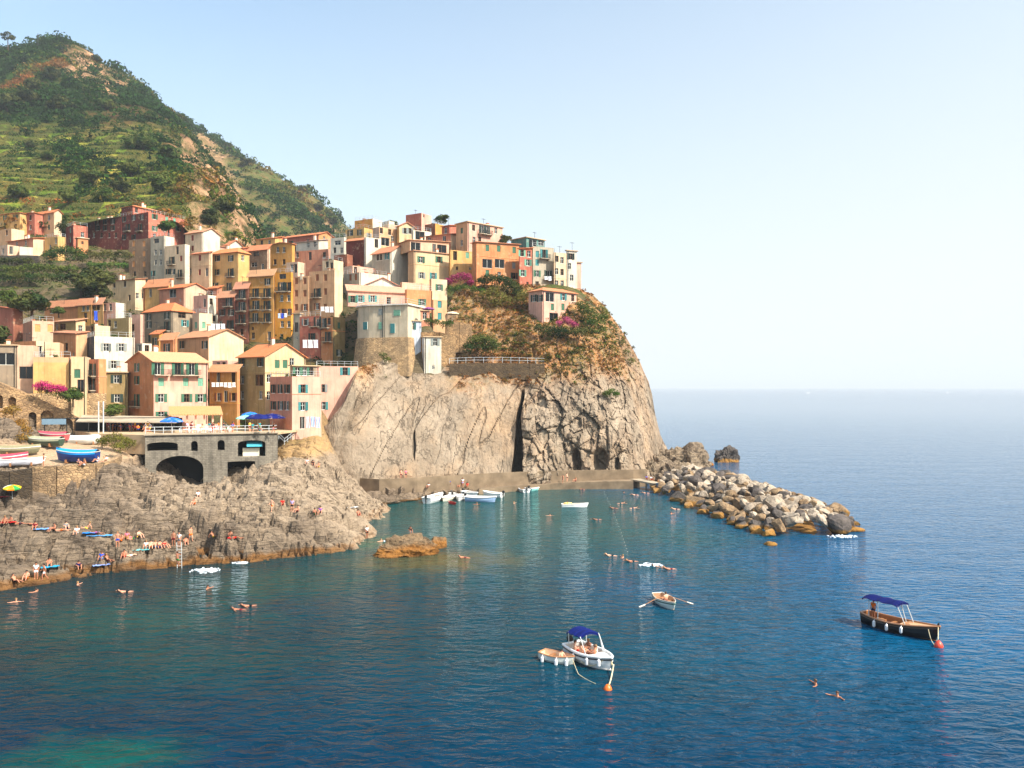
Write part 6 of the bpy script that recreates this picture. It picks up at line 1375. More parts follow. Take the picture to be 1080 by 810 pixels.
def tree(kind, label, loc, r, hgt=None, col=(.20, .29, .12), group=None, cat='tree', trunk=True):
    k = tcount[0] = tcount[0] + 1; cm, tm = PROTO[k % 5]
    root = empty(kind, loc, k * 1.7); tag(root, label, cat, group); root.scale = (r, r, hgt or r)
    link('crown', cm, [M['foliage']], root, color=col)
    if trunk: link('trunk', tm, [M['bark']], root)
    return root
def bush_row(kind, label, pts, r, n, col, leaf=.16, seed=1, cat='shrub', hue=0, huevar=.15, group=None, mat='foliage'):
    """one irregular shrub made of several leafy lumps around the given points"""
    P0 = Vector(pts[0]); C = np.array([[p[0] - P0.x, p[1] - P0.y, p[2] - P0.z] for p in pts]); rr = np.array([r] * len(pts)) if np.ndim(r) == 0 else np.array(r)
    S = np.stack([rr, rr, rr * .8], 1); me = cloud_mesh('leaves', leaf_cloud(C, S, n, leaf, seed, shell=.3, hue=np.full(len(C), hue), huevar=huevar))
    root = empty(kind, P0); tag(root, label, cat, group); link('foliage', me, [M[mat]], root, color=col)
    for c, q in list(zip(C, rr))[::2]: b = MB(); b.tube([(c[0] * .9, c[1] * .9, c[2] - q), (c[0], c[1], c[2])], [.07, .03], 5); b.build('stem', M['bark'], root)
    return root

# ================================================================== build the land
build_terrain(); PX, PY, G, VEG = build_cliff()
HA = hill('near_hill', HILL_A, -560, -40, 238, 760, 2.2, 6.0, True)
HB = hill('far_hill', HILL_B, -430, 0, 420, 1000, 3.2, 9.0, False)
LAND = bvh_of(['rocky_shore']); CLF = bvh_of(['cliff']); HIL = bvh_of(['near_hill', 'far_hill'])

# scrub all over both hills, one mass each
def scatter_hill(H_, n, seed, near):
    X, Y, Z, rock, terr, fr_ = H_; rs = np.random.RandomState(seed); px = 540 + FOC * X / Y; py = HOR - FOC * (Z - EYE) / Y
    dens = fbm(np.stack([X, Y, Z * 0], -1) * .02, 4, seed) ; ok = ((px > -25) & (px < 400) & (py > 20) & (py < 330)).ravel()
    wgt = (ok * np.clip(.75 + dens.ravel() * 2.0, .3, 2) * (1 - .72 * rock.ravel()) * (1 - .88 * terr.ravel() * (dens.ravel() < .22))); wgt /= wgt.sum()
    idx = rs.choice(len(wgt), n, p=wgt); P = np.stack([X.ravel()[idx], Y.ravel()[idx], Z.ravel()[idx]], 1) + rs.normal(size=(n, 3)) * [1, 1, 0]
    r = rs.gamma(3.2, .62 if near else .8, n).clip(.9, 5.5 if near else 6.5) * (.7 + .3 * (P[:, 1] / 400)); hn = fbm(P * .012, 4, seed + 9)
    hue = np.clip(.12 + .9 * np.maximum(0, hn - .12) * (3.0 if near else 1.5) + .10 * rs.normal(size=n), 0, 1); P[:, 2] += r * .25
    S = np.stack([r, r, r * .72], 1); return leaf_cloud(P, S, 46, r * .20, seed, hue, huevar=.07)
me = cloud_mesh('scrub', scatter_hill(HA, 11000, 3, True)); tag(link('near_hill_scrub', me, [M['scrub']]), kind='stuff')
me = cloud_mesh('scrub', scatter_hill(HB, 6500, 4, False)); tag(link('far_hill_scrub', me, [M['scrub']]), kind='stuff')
# vine rows following the terraces
X, Y, Z, _rk, terr, fr_ = HA; rs = np.random.RandomState(8); sel = ((terr > .5) & (np.abs(fr_ - .40) < .10) & (540 + FOC * X / Y > -20)).ravel(); idx = np.nonzero(sel)[0]; idx = rs.choice(idx, min(12000, len(idx)), replace=False)
P = np.stack([X.ravel()[idx], Y.ravel()[idx], Z.ravel()[idx] + .7], 1); S = np.stack([np.full(len(P), 2.2), np.full(len(P), .7), np.full(len(P), 1.1)], 1)
me = cloud_mesh('vines', leaf_cloud(P, S, 16, .38, 5, np.clip(.25 + .2 * fbm(P * .02, 3, 1), 0, 1), huevar=.05)); tag(link('vineyard_rows', me, [M['scrub']]), kind='stuff')
# individual trees on the hill
T = [(8, 118, 9, 'dark'), (28, 112, 9, 'dark'), (55, 84, 6, 'dark'), (38, 98, 7, 'dark'), (66, 118, 8, 'dark'), (112, 116, 6, 'mid'), (102, 66, 5, 'dark'), (120, 53, 4.5, 'dark'), (136, 68, 6, 'dark'), (167, 96, 6, 'dark'), (192, 104, 3.6, 'dark'),
     (182, 118, 6, 'dark'), (188, 132, 7, 'dark'), (158, 128, 5, 'mid'), (150, 158, 7, 'mid'), (176, 170, 6, 'mid'), (138, 186, 6, 'mid'), (95, 196, 5, 'mid'), (30, 158, 4, 'dark'), (50, 168, 3.5, 'mid'), (212, 132, 3, 'dark'), (228, 180, 4, 'dark'),
     (235, 225, 4.5, 'dark'), (222, 236, 4, 'dark'), (75, 40, 4, 'dark'), (45, 44, 3.2, 'dark'), (172, 202, 5, 'mid'), (112, 212, 4.5, 'mid'), (72, 214, 4, 'mid'), (20, 208, 4, 'mid'), (128, 205, 4, 'dark'), (62, 236, 3, 'mid')]
for x, y, r, c in T:
    q = hit(HIL, x, y)
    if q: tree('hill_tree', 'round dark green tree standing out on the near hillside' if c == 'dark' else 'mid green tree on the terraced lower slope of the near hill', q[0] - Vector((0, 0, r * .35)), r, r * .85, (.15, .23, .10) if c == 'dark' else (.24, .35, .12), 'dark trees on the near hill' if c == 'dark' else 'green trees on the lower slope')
for x, y in ((262, 150), (280, 160), (301, 175), (288, 166), (344, 222), (352, 230), (336, 214), (260, 168), (240, 150), (318, 196)):
    q = hit(HIL, x, y + 10)
    if q: tree('hill_tree', 'small dark tree on the ridge of the far hill', q[0], 6, 5, (.17, .25, .12), 'trees on the far ridge')
q = hit(HIL, 8, 60)
if q:
    tr = empty('umbrella_pine', (at(8, 47, q[0].y).x, q[0].y, q[0].z)); tag(tr, 'lone pine on the skyline at the upper left corner', 'tree'); hgt = at(8, 36, q[0].y).z - q[0].z
    b = MB(); b.tube([(0, 0, -2), (.3, 0, hgt * .5), (0, 0, hgt)], [.5, .35, .2], 6); b.build('trunk', M['bark'], tr)
    C = np.array([(-3, 0, hgt - .5), (2.5, 1, hgt - 1.5), (0, 0, hgt + .5), (-1.5, 0, hgt - 3), (3.2, 0, hgt - 3)]); link('crown', cloud_mesh('crown', leaf_cloud(C, np.array([(2.4, 2, 1.0)] * 5), 120, .5, 3)), [M['foliage']], tr, color=(.14, .22, .10))
q = hit(HIL, 40, 52)
if q:
    p = at(40, 44, q[0].y); b = MB(); b.tube([(0, 0, -2), (0, 0, 8)], [.35, .2], 5); b.box(-.8, .8, -.1, .1, 6.5, 6.9); b.build('radio_mast', M['metal'], loc=(p.x, p.y, p.z - 2)); tag(bpy.data.objects['radio_mast'], 'small mast on the hill summit', 'mast')

# village and garden trees (surveyed by pixel, set down on the land)
def vt(kind, label, x, y, Y, r, hgt=None, col=(.20, .30, .12), cat='tree', **k):
    p = at(x, y, Y); hh = hgt or r; return tree(kind, label, p - Vector((0, 0, hh * 1.1)), r, hh, col, cat=cat, **k)
vt('garden_tree', 'airy green tree in front of the sunlit side of the big red building', 178, 238, 229, 3.2, 2.4, (.26, .38, .14))
vt('garden_tree', 'round dark tree beside the coral gabled house at the left', 34, 318, 170, 4.2, 3.4, (.19, .28, .12)); vt('garden_tree', 'small pale tree at the left edge behind the coral gabled house', 8, 314, 173, 2.6, 2.2, (.32, .42, .18))
vt('garden_tree', 'dark tree cut by the left edge below the coral gabled house', 0, 353, 156, 3.4, 2.8, (.16, .26, .11))
vt('garden_tree', 'small tree in the pergola garden left of the painted row', 62, 327, 176, 1.8, 1.2, (.28, .38, .16))
vt('garden_tree', 'broad dark tree above the painted row, left one', 86, 297, 192, 4.2, 3.6, (.17, .25, .11)); vt('garden_tree', 'broad dark tree above the painted row, right one', 103, 291, 196, 4.6, 3.4, (.18, .27, .12)); vt('garden_tree', 'low dark tree between the painted row and the cream arched window house', 98, 306, 190, 4.4, 3.0, (.16, .23, .11))
vt('garden_tree', 'bright green tree left of the white handrail by the restaurant', 119, 432, 138.5, 2.2, 1.5, (.26, .38, .14)); vt('garden_tree', 'olive bush tree at the end of the magenta bougainvillea', 77, 415, 134.5, 1.7, 1.6, (.33, .41, .18))
vt('garden_tree', 'bushy tree peeping over the orange red terraces at the crown', 466, 231, 222, 2.6, 1.9, (.22, .30, .14), trunk=False); vt('garden_tree', 'rooftop greenery left of the coral rooftop house', 412, 236, 222, 2.4, 1.5, (.30, .36, .2), trunk=False); vt('garden_tree', 'dark tree behind the peach block', 533, 253, 200, 1.6, 1.6, (.2, .26, .14))
def br(kind, label, pix, Y, r, n, col, **k):
    return bush_row(kind, label, [at(x, y, Y if np.ndim(Y) == 0 else Y[i]) for i, (x, y) in enumerate(pix)], r, n, col, **k)
MAG = (.78, .08, .42)
br('shrub', 'big rounded dark green shrub under the yellow chimneyed house', [(52, 270), (60, 267), (70, 266), (80, 267), (86, 271)], 213, [2.0, 2.4, 2.4, 2.2, 1.6], 420, (.17, .32, .12), leaf=.22)
br('hedge', 'long green hedge on the upper left terrace', [(4 + 8 * i, 284 + 1.5 * math.sin(i)) for i in range(10)], 205, 1.7, 240, (.33, .40, .14), leaf=.22, seed=3, cat='hedge'); br('hedge', 'dark hedge at the foot of the slate wall', [(2 + 7 * i, 276) for i in range(5)], 211, 1.5, 220, (.15, .22, .10), leaf=.22, seed=4, cat='hedge')
br('hedge', 'dark green hedge in the middle of the left terraces', [(3 + 9 * i, 292 + .2 * i) for i in range(8)], 198, 1.7, 240, (.18, .30, .13), leaf=.22, seed=5, cat='hedge'); br('hedge', 'bright green hedge strip right under the big red building', [(96 + 7 * i, 280) for i in range(6)], 212, 1.1, 180, (.24, .44, .16), leaf=.2, seed=6, cat='hedge')
br('hedge', 'brown green hedge below the base of the big red building', [(95 + 8 * i, 268 + 2 * (i % 2)) for i in range(6)], 219, 1.7, 220, (.34, .33, .17), leaf=.22, seed=7, cat='hedge'); br('shrub', 'dark shrubs between raspberry red house and peach gable', [(64, 240), (68, 238), (72, 241)], 233, 2.0, 260, (.14, .22, .11), leaf=.22, seed=8)
br('bougainvillea', 'magenta bougainvillea along the top of the ramp, left clump', [(40, 408), (45, 407), (50, 408), (54, 410)], 133.5, [.9, 1.1, 1.1, .8], 420, MAG, leaf=.10, seed=9, mat='blossom'); br('bougainvillea', 'magenta bougainvillea along the top of the ramp, right clump', [(59, 410), (64, 410), (67, 412)], 133.8, [.8, 1.0, .7], 420, MAG, leaf=.10, seed=10, mat='blossom'); br('shrub', 'green leaves under the ramp bougainvillea', [(44, 412), (52, 414), (62, 416), (68, 418), (73, 420)], 134, .8, 200, (.22, .33, .14), leaf=.12, seed=12)
br('bougainvillea', 'magenta bougainvillea beside the golden yellow house', [(474, 297), (480, 294), (487, 292), (493, 293), (496, 298)], 184.5, [1.2, 1.5, 1.6, 1.4, .9], 480, (.66, .09, .36), leaf=.13, seed=13, mat='blossom'); br('hedge', 'bright green garden bed under the big magenta bougainvillea', [(475, 305), (483, 304), (491, 304), (499, 305), (508, 307)], 181, 1.1, 260, (.26, .40, .14), leaf=.14, seed=14, cat='hedge')
br('hedge', 'thick dark green hedge below the long orange house', [(508, 297), (515, 295), (523, 296), (531, 297), (538, 300), (543, 304), (546, 309)], 182.5, [1.3, 1.9, 2.0, 2.0, 1.9, 1.8, 1.3], 460, (.20, .28, .11), leaf=.18, seed=15, cat='hedge')
br('shrub', 'round green bush above the dark wall of the cliff path', [(495, 367), (501, 361), (508, 359), (515, 361), (521, 366), (508, 367)], 169.5, [1.6, 2.0, 2.2, 2.0, 1.6, 2.0], 480, (.20, .32, .12), leaf=.17, seed=16)
br('shrub', 'dry yellow green shrubs on the slope under the thick hedge', [(520, 308), (528, 314), (536, 318), (524, 320), (512, 312), (548, 318), (552, 312)], 180, 1.7, 260, (.50, .46, .20), leaf=.18, seed=17); br('shrub', 'trailing green plants below the small orange house with teal shutters', [(452, 339), (460, 340), (468, 342), (474, 341)], 168, 1.0, 300, (.24, .36, .13), leaf=.13, seed=18)
br('bougainvillea', 'pink flowering shrub in front of the cliff house', [(590, 341), (597, 338), (602, 341), (606, 343)], 172.2, [.9, 1.2, 1.1, .9], 420, (.80, .30, .48), leaf=.11, seed=19, mat='blossom')
br('shrub', 'dark green garden shrubs in front of the cliff house', [(568, 347), (576, 350), (584, 349), (592, 350), (600, 351), (608, 350), (615, 350)], 171.5, [1.3, 1.6, 1.5, 1.6, 1.6, 1.6, 1.3], 360, (.18, .26, .11), leaf=.16, seed=20)
br('shrub', 'tall bright green shrubs to the right of the cliff house', [(614, 324), (619, 330), (625, 335), (630, 342), (633, 349), (627, 352), (622, 342), (636, 336)], [178, 178, 179, 180, 180, 178, 177, 184], [1.9, 2.3, 2.4, 2.3, 1.7, 1.6, 2.0, 1.5], 420, (.24, .36, .12), leaf=.17, seed=21)
br('shrub', 'yellow green bush behind the bright shrubs at the headland edge', [(634, 326), (638, 331)], 188, 1.4, 260, (.46, .46, .22), leaf=.16, seed=22); br('shrub', 'small green bush on the rust coloured slope', [(640, 416), (645, 414), (650, 416)], 166, [1.0, 1.3, .8], 300, (.30, .42, .12), leaf=.13, seed=23)
br('shrub', 'bush clinging to the upper right edge of the cliff', [(656, 362), (660, 372), (666, 381)], 184, 1.2, 240, (.36, .38, .22), leaf=.14, seed=24); br('shrub', 'bush growing on the stone bastion of the tower house', [(404, 375), (408, 380)], 163.5, 1.0, 260, (.36, .40, .20), leaf=.12, seed=25); br('shrub', 'agave like grey green plant on the rock left of the white blue tower', [(394, 399), (398, 403), (403, 398)], 160.5, .9, 240, (.36, .44, .30), leaf=.13, seed=26)
br('shrub', 'yellowish bushes between landing and arched terrace', [(108, 466), (115, 465), (122, 463), (130, 466), (137, 468), (126, 472)], [124, 124, 124, 124, 124, 121], [1.0, 1.3, 1.4, 1.3, 1.0, 1.1], 300, (.46, .44, .17), leaf=.13, seed=27); br('shrub', 'dry orange grass clump on the rock under the ramp', [(22, 448), (26, 455), (14, 433), (8, 436), (24, 463)], [124, 122, 127, 128, 120], 1.2, 260, (.66, .46, .20), leaf=.14, seed=28)
br('shrub', 'small green plants on the tan bank below the pink houses', [(324, 472), (307, 459), (325, 474)], 139, .6, 160, (.32, .38, .16), leaf=.10, seed=29)
# dry tufts over the upper cliff and the rock under the tower
rs = np.random.RandomState(12); Vf = VEG.ravel(); gp = G.reshape(-1, 3); wgt = np.clip(Vf - .25, 0, 1) ** 1.2; wgt /= wgt.sum(); idx = rs.choice(len(wgt), 2600, p=wgt)
P = gp[idx] + rs.normal(size=(len(idx), 3)) * .2; hn = fbm(P * .09, 3, 5); hue = np.clip(.74 + .9 * hn + .16 * rs.normal(size=len(P)), 0, 1); r = rs.uniform(.25, .75, len(P))
me = cloud_mesh('tufts', leaf_cloud(P, np.stack([r, r * .8, r * .6], 1), 20, r * .28, 6, hue)); tag(link('dry_grass', me, [M['scrub']]), kind='stuff')
# weeds across the village slope
pts = []
rs = np.random.RandomState(5)
for _ in range(1500):
    x, y = rs.uniform(-5, 380), rs.uniform(240, 400); q = hit(LAND, x, y)
    if q and q[0].y > 142: pts.append(tuple(q[0]))
P = np.array(pts); r = rs.uniform(.4, 1.2, len(P)); me = cloud_mesh('weeds', leaf_cloud(P, np.stack([r, r, r * .7], 1), 22, r * .24, 7, np.clip(.15 + .8 * fbm(P * .05, 3, 2), 0, 1))); tag(link('slope_plants', me, [M['scrub']]), kind='stuff')

mats_ = {}
def bmat(nm, c1, c2, c3):
    if nm not in mats_: mats_[nm] = rock(nm, c1, c2, c3, sx=(.8, .8, .9), bs=.6, orange=(.58, .42, .20)); 
    return M[nm]
bmat('pale_boulder', (.78, .71, .63), (.66, .59, .51), (.50, .44, .38)); bmat('brown_boulder', (.66, .55, .42), (.54, .44, .33), (.40, .32, .25)); bmat('dark_boulder', (.42, .38, .36), (.34, .31, .29), (.26, .24, .22))
# ---- rocks
def rockthing(kind, label, loc, sub, seed, scale, rz=0, mat='shore_rock', cat='rock', rough=.3, freq=1.1, smooth=True, facet=.6, **k):
    V, Ff = blob(sub, seed, scale, rough, freq, facet); me = np_mesh(kind, V, Ff, smooth); o = link(kind, me, [M[mat]], loc=loc, rz=rz); tag(o, label, cat, k.get('group')); return o
rockthing('islet', 'low ochre banded islet in the bay with a rounded top', at(427, 581, 96.5) * 1, 5, 3, (3.9, 2.3, 2.0), .1, rough=.6, freq=1.3, mat='islet_rock', smooth=False); bpy.data.objects['islet'].location.z = -.2
rockthing('islet', 'small pointed ochre rock just right of the larger islet', atz(462, 577, 0), 4, 8, (1.3, 1.0, 1.5), .4, rough=.45, mat='islet_rock', smooth=False)
rockthing('sea_stack', 'dark pointed rock standing alone in the sea behind the breakwater', atz(768, 487, 0), 5, 5, (3.3, 2.6, 4.2), .2, rough=.6, freq=1.5, mat='dark_boulder', smooth=False); rockthing('sea_rock', 'small low rock between the point and the lone sea rock', atz(746, 491, 0), 3, 9, (1.8, 1.2, 1.0))
for i, (x, y, Y, sx, sz, sd) in enumerate(((702, 480, 186, 5.5, 7, 21), (712, 478, 188, 5, 7.5, 22), (722, 482, 186, 5.5, 6.0, 23), (733, 487, 182, 4.5, 4.5, 24), (697, 492, 176, 4.2, 4.5, 25), (708, 496, 171, 4.5, 3.6, 26), (686, 497, 171, 2.8, 4.0, 27), (722, 496, 174, 4, 3.2, 28))):
    lbs = ['dark craggy rock mass joined to the foot of the headland', 'tallest crag of the rocky point', 'grey crag right of the tallest one on the rocky point', 'seaward low crag of the rocky point', 'dark crag just above the jetty', 'broad low crag between jetty and breakwater', 'narrow dark rock at the end of the quay wall', 'low crag behind the first boulders of the breakwater']
    p = at(x, y, Y); rockthing('crag', lbs[i], (p.x, p.y, 0), 5, sd, (sx, sx * .9, p.z + 1.5 if p.z > 1 else sz), i, rough=.62, freq=1.7, facet=.45, smooth=False)
for i, (x, y, sx, sy, sz) in enumerate(((398, 531, 3.4, 2.0, 1.4), (418, 528.5, 3.2, 1.6, 1.0), (434, 527, 2.2, 1.4, 1.3), (446, 525.5, 1.6, 1.2, .9), (385, 530, 3.0, 2.2, 2.0))):
    p = atz(x, y, 0); rockthing('quay_rock', ['flat rock at the left foot of the quay wall, next to the inlet', 'long low rock at the foot of the quay wall', 'rock behind the bow of the sporty motor boat', 'small rock left of the moored boats', 'rounded rock where the inlet meets the quay'][i], p, 4, 40 + i, (sx, sy, sz), .2 * i, rough=.5, mat='foot_rock', smooth=False)
q = at(351, 500, 146.5); rockthing('shore_outcrop', 'pale rounded rock hump where the quay wall starts', (q.x, q.y, 1.5), 5, 51, (4.6, 3.2, 3.6), .3, mat='foot_rock', rough=.5, smooth=False)
q = at(337, 498, 143); rockthing('shore_outcrop', 'pale rock hump left of the quay start, below the tan bank', (q.x, q.y, 3.2), 5, 53, (4.4, 3.2, 3.6), .9, mat='foot_rock', rough=.5, smooth=False)
BP = []
for s in range(9): V, Ff = blob(3, 60 + s, (1.12, 1.12, 1.12), .07, 1.0, 1.0, 15, .45); BP.append(np_mesh('boulder', V, Ff, False))
BM = [(M['boulder_rock'])]
for me in BP: me.materials.append(BM[0])
brn = random.Random(2)
Lf = [(26.5, 158), (29.5, 134), (31.5, 117), (34.5, 107.5)]; Rt = [(45, 176), (50, 146), (51.5, 124), (47.5, 111)]
def lerp2(T_, u): u *= len(T_) - 1; i = min(int(u), len(T_) - 2); f = u - i; return (T_[i][0] * (1 - f) + T_[i + 1][0] * f, T_[i][1] * (1 - f) + T_[i + 1][1] * f)
placed = []
for it in range(5200):
    u, v_ = brn.random(), brn.random(); l, r_ = lerp2(Lf, u), lerp2(Rt, u); x, y = l[0] + (r_[0] - l[0]) * v_, l[1] + (r_[1] - l[1]) * v_
    prof = max(0, math.sin(math.pi * min(1, v_ * .92 + .04)) ** .8) * (3.6 - 1.3 * u); rad = brn.uniform(.75, 1.45) * (1.6 if brn.random() < .2 else .85)
    if all((x - a) ** 2 + (y - b_) ** 2 > (.62 * (rad + c)) ** 2 for a, b_, c, _ in placed): placed.append((x, y, rad, prof))
    if len(placed) >= 285: break
for i, (x, y, rad, prof) in enumerate(placed):
    me = BP[i % 9]; o = bpy.data.objects.new('boulder', me); COL.objects.link(o); o.location = (x, y, prof - rad * .35); o.scale = (rad * brn.uniform(.9, 1.35), rad * brn.uniform(.8, 1.1), rad * brn.uniform(.5, .9)); o.rotation_euler = (brn.uniform(-.7, .7), brn.uniform(-.7, .7), brn.uniform(0, 6.3))
    px = 540 + FOC * x / y; py = HOR + FOC * (EYE - prof) / y; tone = brn.random()
    kind_ = 'pale' if (prof > 1.7 and tone < .60) else 'brown' if (tone < .8 if prof > 1.2 else tone < .45) else 'dark'
    o.material_slots[0].link = 'OBJECT'; o.material_slots[0].material = M[kind_ + '_boulder']
    zone = 'outer end' if y < 121 else 'middle' if y < 143 else 'root'
    tag(o, {'pale': 'pale whitish boulder', 'brown': 'brown ochre boulder', 'dark': 'dark grey boulder'}[kind_] + f' at the {zone} of the breakwater' , 'boulder', f'{kind_} boulders at the {zone} of the breakwater')
b = MB(); n = 22; rows = []
for i in range(n + 1):
    l, r_ = lerp2(Lf, i / n), lerp2(Rt, i / n); row = []
    for k in range(13): v_ = k / 12; row.append((l[0] + (r_[0] - l[0]) * v_, l[1] + (r_[1] - l[1]) * v_, -2.6 + math.sin(math.pi * v_) * (4.2 - 1.6 * i / n)))
    rows.append(row)
b.grid(rows); tag(b.build('breakwater_core', M['dark_boulder']), kind='structure')
rockthing('sea_rock', 'single wet boulder awash off the end of the breakwater', atz(812, 575, 0), 3, 31, (.9, .7, .55), mat='brown_boulder')
rockthing('sea_rock', 'low flat rocks just beyond the tip of the breakwater', atz(893, 560, 0), 3, 33, (2.2, 1.0, .6), mat='brown_boulder')
landed('covered_boat', 'blue boat under a bright blue tarpaulin above the rubble wall', 82, 488, 9.35, R(182), 5.6, 2.2, 1.05, (.05, .22, .50), (.14, .55, .85))
landed('covered_boat', 'boat under a faded pink cover at the left edge of the landing', 6, 491, 9.2, R(25), 5.0, 2.0, .8, (.75, .7, .7), (.80, .28, .35))
landed('beached_boat', 'long slim white boat lying in front of the pink covered one', 23, 491.5, 9.3, R(28), 5.4, 1.5, .55, (.88, .88, .92), thwarts=(-.2, .15))
landed('beached_boat', 'greenish boat with an olive cover near the arches', 46, 471, 10.1, R(176), 5.6, 1.9, .7, (.22, .30, .24), (.60, .60, .50))
landed('beached_boat', 'olive boat behind the person in the pale clothes on the landing', 20, 480, 9.7, R(15), 5.2, 1.9, .6, (.45, .44, .34), (.55, .52, .40))
landed('covered_boat', 'boat under a white tarpaulin below the restaurant shelter', 91, 469, 10.3, R(20), 5.0, 1.9, .7, (.85, .85, .82), (.93, .91, .88))
landed('covered_boat', 'small boat with a vivid blue cover behind the white tarpaulin boat', 99, 465, 10.5, R(35), 3.8, 1.6, .7, (.2, .35, .6), (.10, .42, .78))
landed('covered_boat', 'rose red covered boat by the ramp arches', 56, 465, 10.3, R(172), 4.8, 1.7, .6, (.7, .3, .3), (.78, .30, .36))
umbrella('small rainbow beach umbrella on the rocks at the left edge', hit(LAND, 13, 526)[0], 1.05, 1.5, [(.95, .8, .1), (.95, .55, .1), (.2, .6, .3), (.2, .65, .8), (.9, .9, .85)], tilt=.15)
# ------------------------------------------------------------------ who is where
def land(px, py, trees=None):
    q = hit(trees or LAND, px, py); return q[0] if q else atz(px, py, 3)
P_ = lambda pose, px, py, rz, bottom, top, where, **k: person(pose, land(px, py), R(rz), bottom, top, where, **k)
P_('sit', 5, 552, 10, 'red', None, 'with red towel at the far left edge of the rocks'); P_('sit', 11, 552, -20, 'maroon', None, 'second from the left edge of the rocks')
P_('lie', 21, 553, 80, 'navy', None, 'at the left of the upper rock shelf'); P_('lie', 29, 554, 100, 'black', None, 'between two others on the left rock shelf')
P_('sit', 37, 558, 20, 'black', 'maroon', 'left of the blue towel on the shelf'); P_('sit', 57, 560, -30, 'black', None, 'at the near end of the small group on the shelf'); P_('lie', 64, 560, 95, 'orange', None, 'on the middle of the rock shelf')
P_('sit', 70, 558, 40, 'navy', 'grey', 'in the middle of the shelf'); P_('sit', 81, 563, 10, 'white', 'white', 'left of the blue towel group'); P_('lean', 92, 558, -60, 'yellow', None, 'above the blue towel group'); P_('lie', 101, 563, 80, 'red', None, 'on the long blue towel')
P_('sit', 52, 597, 30, 'teal', None, 'with teal towel near the water on the left'); P_('stand', 38, 611, 20, 'white', 'white', 'at the waterline on the left'); P_('walk', 47, 612, -60, 'white', None, 'bending forward at the waterline'); P_('sit', 28, 611, 10, 'orange', None, 'low on the rocks at the left'); P_('lean', 16, 614, 70, 'black', None, 'low at the left edge')
P_('sit', 83, 600, 40, 'black', 'navy', 'alone by the dark hollow near the water'); P_('sit', 107, 590, 10, 'light blue', 'blue', 'left of a pair near the water'); P_('lean', 114, 592, 60, 'maroon', None, 'right of a pair near the water')
P_('stand', 124, 577, 20, 'blue', None, 'left of the pink towel'); P_('sit', 128, 571, -30, 'orange', None, 'beside the pink towel'); P_('sit', 134, 568, 10, 'yellow', 'pink', 'by the yellow towel'); P_('lie', 140, 569, 100, 'green', None, 'on the yellow towel'); P_('sit', 147, 567, 60, 'black', None, 'higher than the row of bathers')
P_('sit', 131, 588, 10, 'red', None, 'below the row of bathers'); P_('lie', 137, 587, 120, 'white', None, 'below the row of bathers')
for i, (x, c, tp_) in enumerate(((154, 'white', 'white'), (159, 'orange', None), (164, 'light blue', None), (169, 'blue', None), (174, 'grey', 'red'))): P_('sit', x, 578, 10 + 15 * i, c, tp_, ['leftmost of the sitting row', 'second of the row', 'third of the row', 'fourth of the row', 'last of the row'][i] + ' above the water')
P_('stand', 183, 576, 10, 'maroon', None, 'left of the ladder top'); P_('stand', 189, 577, -20, 'grey', 'white', 'at the ladder top'); P_('sit', 196, 574, 30, 'black', None, 'right of the ladder top'); P_('walk', 201, 571, 50, 'orange', None, 'higher right of the ladder')
P_('lean', 225, 567, 70, 'yellow', None, 'alone right of the ladder'); P_('sit', 243, 567, 10, 'black', None, 'by the red towel'); P_('lie', 248, 568, 80, 'red', None, 'on the red towel')
P_('sit', 209, 524, 30, 'black', 'white', 'under the tunnel arch'); P_('sit', 205, 532, -10, 'orange', None, 'below the one in white under the tunnel arch')
P_('walk', 287, 540, -30, 'orange', None, 'leftmost on the right rocks'); P_('sit', 298, 533, 20, 'red', 'red', 'on the right rocks'); P_('stand', 308, 540, 0, 'black', 'lavender', 'on the right rocks'); P_('sit', 314, 540, -30, 'maroon', None, 'next to the one in lavender'); P_('sit', 338, 541, 10, 'black', 'purple', 'near the rounded rock'); P_('sit', 332, 543, 40, 'green', None, 'near the rounded rock'); P_('sit', 378, 544, 30, 'red', None, 'on the grey slab by the inlet'); P_('stand', 387, 568, 60, 'black', 'white', 'at the end of the rocky spit')
P_('sit', 324, 489, 0, 'white', 'white', 'left of three high on the pale rocks'); P_('sit', 330, 491, 20, 'navy', 'black', 'middle of three high on the pale rocks'); P_('sit', 336, 493, -20, 'yellow', None, 'right of three high on the pale rocks')
person('sit', atz(433, 562, 1.9), R(20), 'white', 'black', 'on top of the ochre islet', size=.95)
# on the landing
for x, y, pose, c, tp_, wh in ((46, 492, 'stand', 'white', None, 'in the middle of the boat landing'), (83, 490, 'sit', 'navy', 'navy', 'in front of the blue tarpaulin'), (89, 491, 'sit', 'white', None, 'right of the one in navy at the blue boat'), (103, 487, 'sit', 'white', 'white', 'at the right end of the blue boat'), (108, 488, 'lean', 'red', None, 'by the right end of the wall'), (112, 487, 'sit', 'black', 'white', 'near the end of the landing wall'),
                               (47, 458, 'stand', 'black', 'white', 'under the left end panel of the shelter'), (51, 459, 'stand', 'blue', 'white', 'between the arches and the shelter'), (58, 460, 'sit', 'navy', 'purple', 'before the shelter'), (76, 463, 'stand', 'maroon', 'white', 'in front of the dark shelter, left'), (80, 465, 'walk', 'black', None, 'walking down from the shelter'), (84, 463, 'stand', 'grey', 'pink', 'in front of the dark shelter, right')):
    z = 9.4 if y > 480 else 10.6; person(pose, atz(x, y, z), R(prn.uniform(-60, 60)), c, tp_, wh)
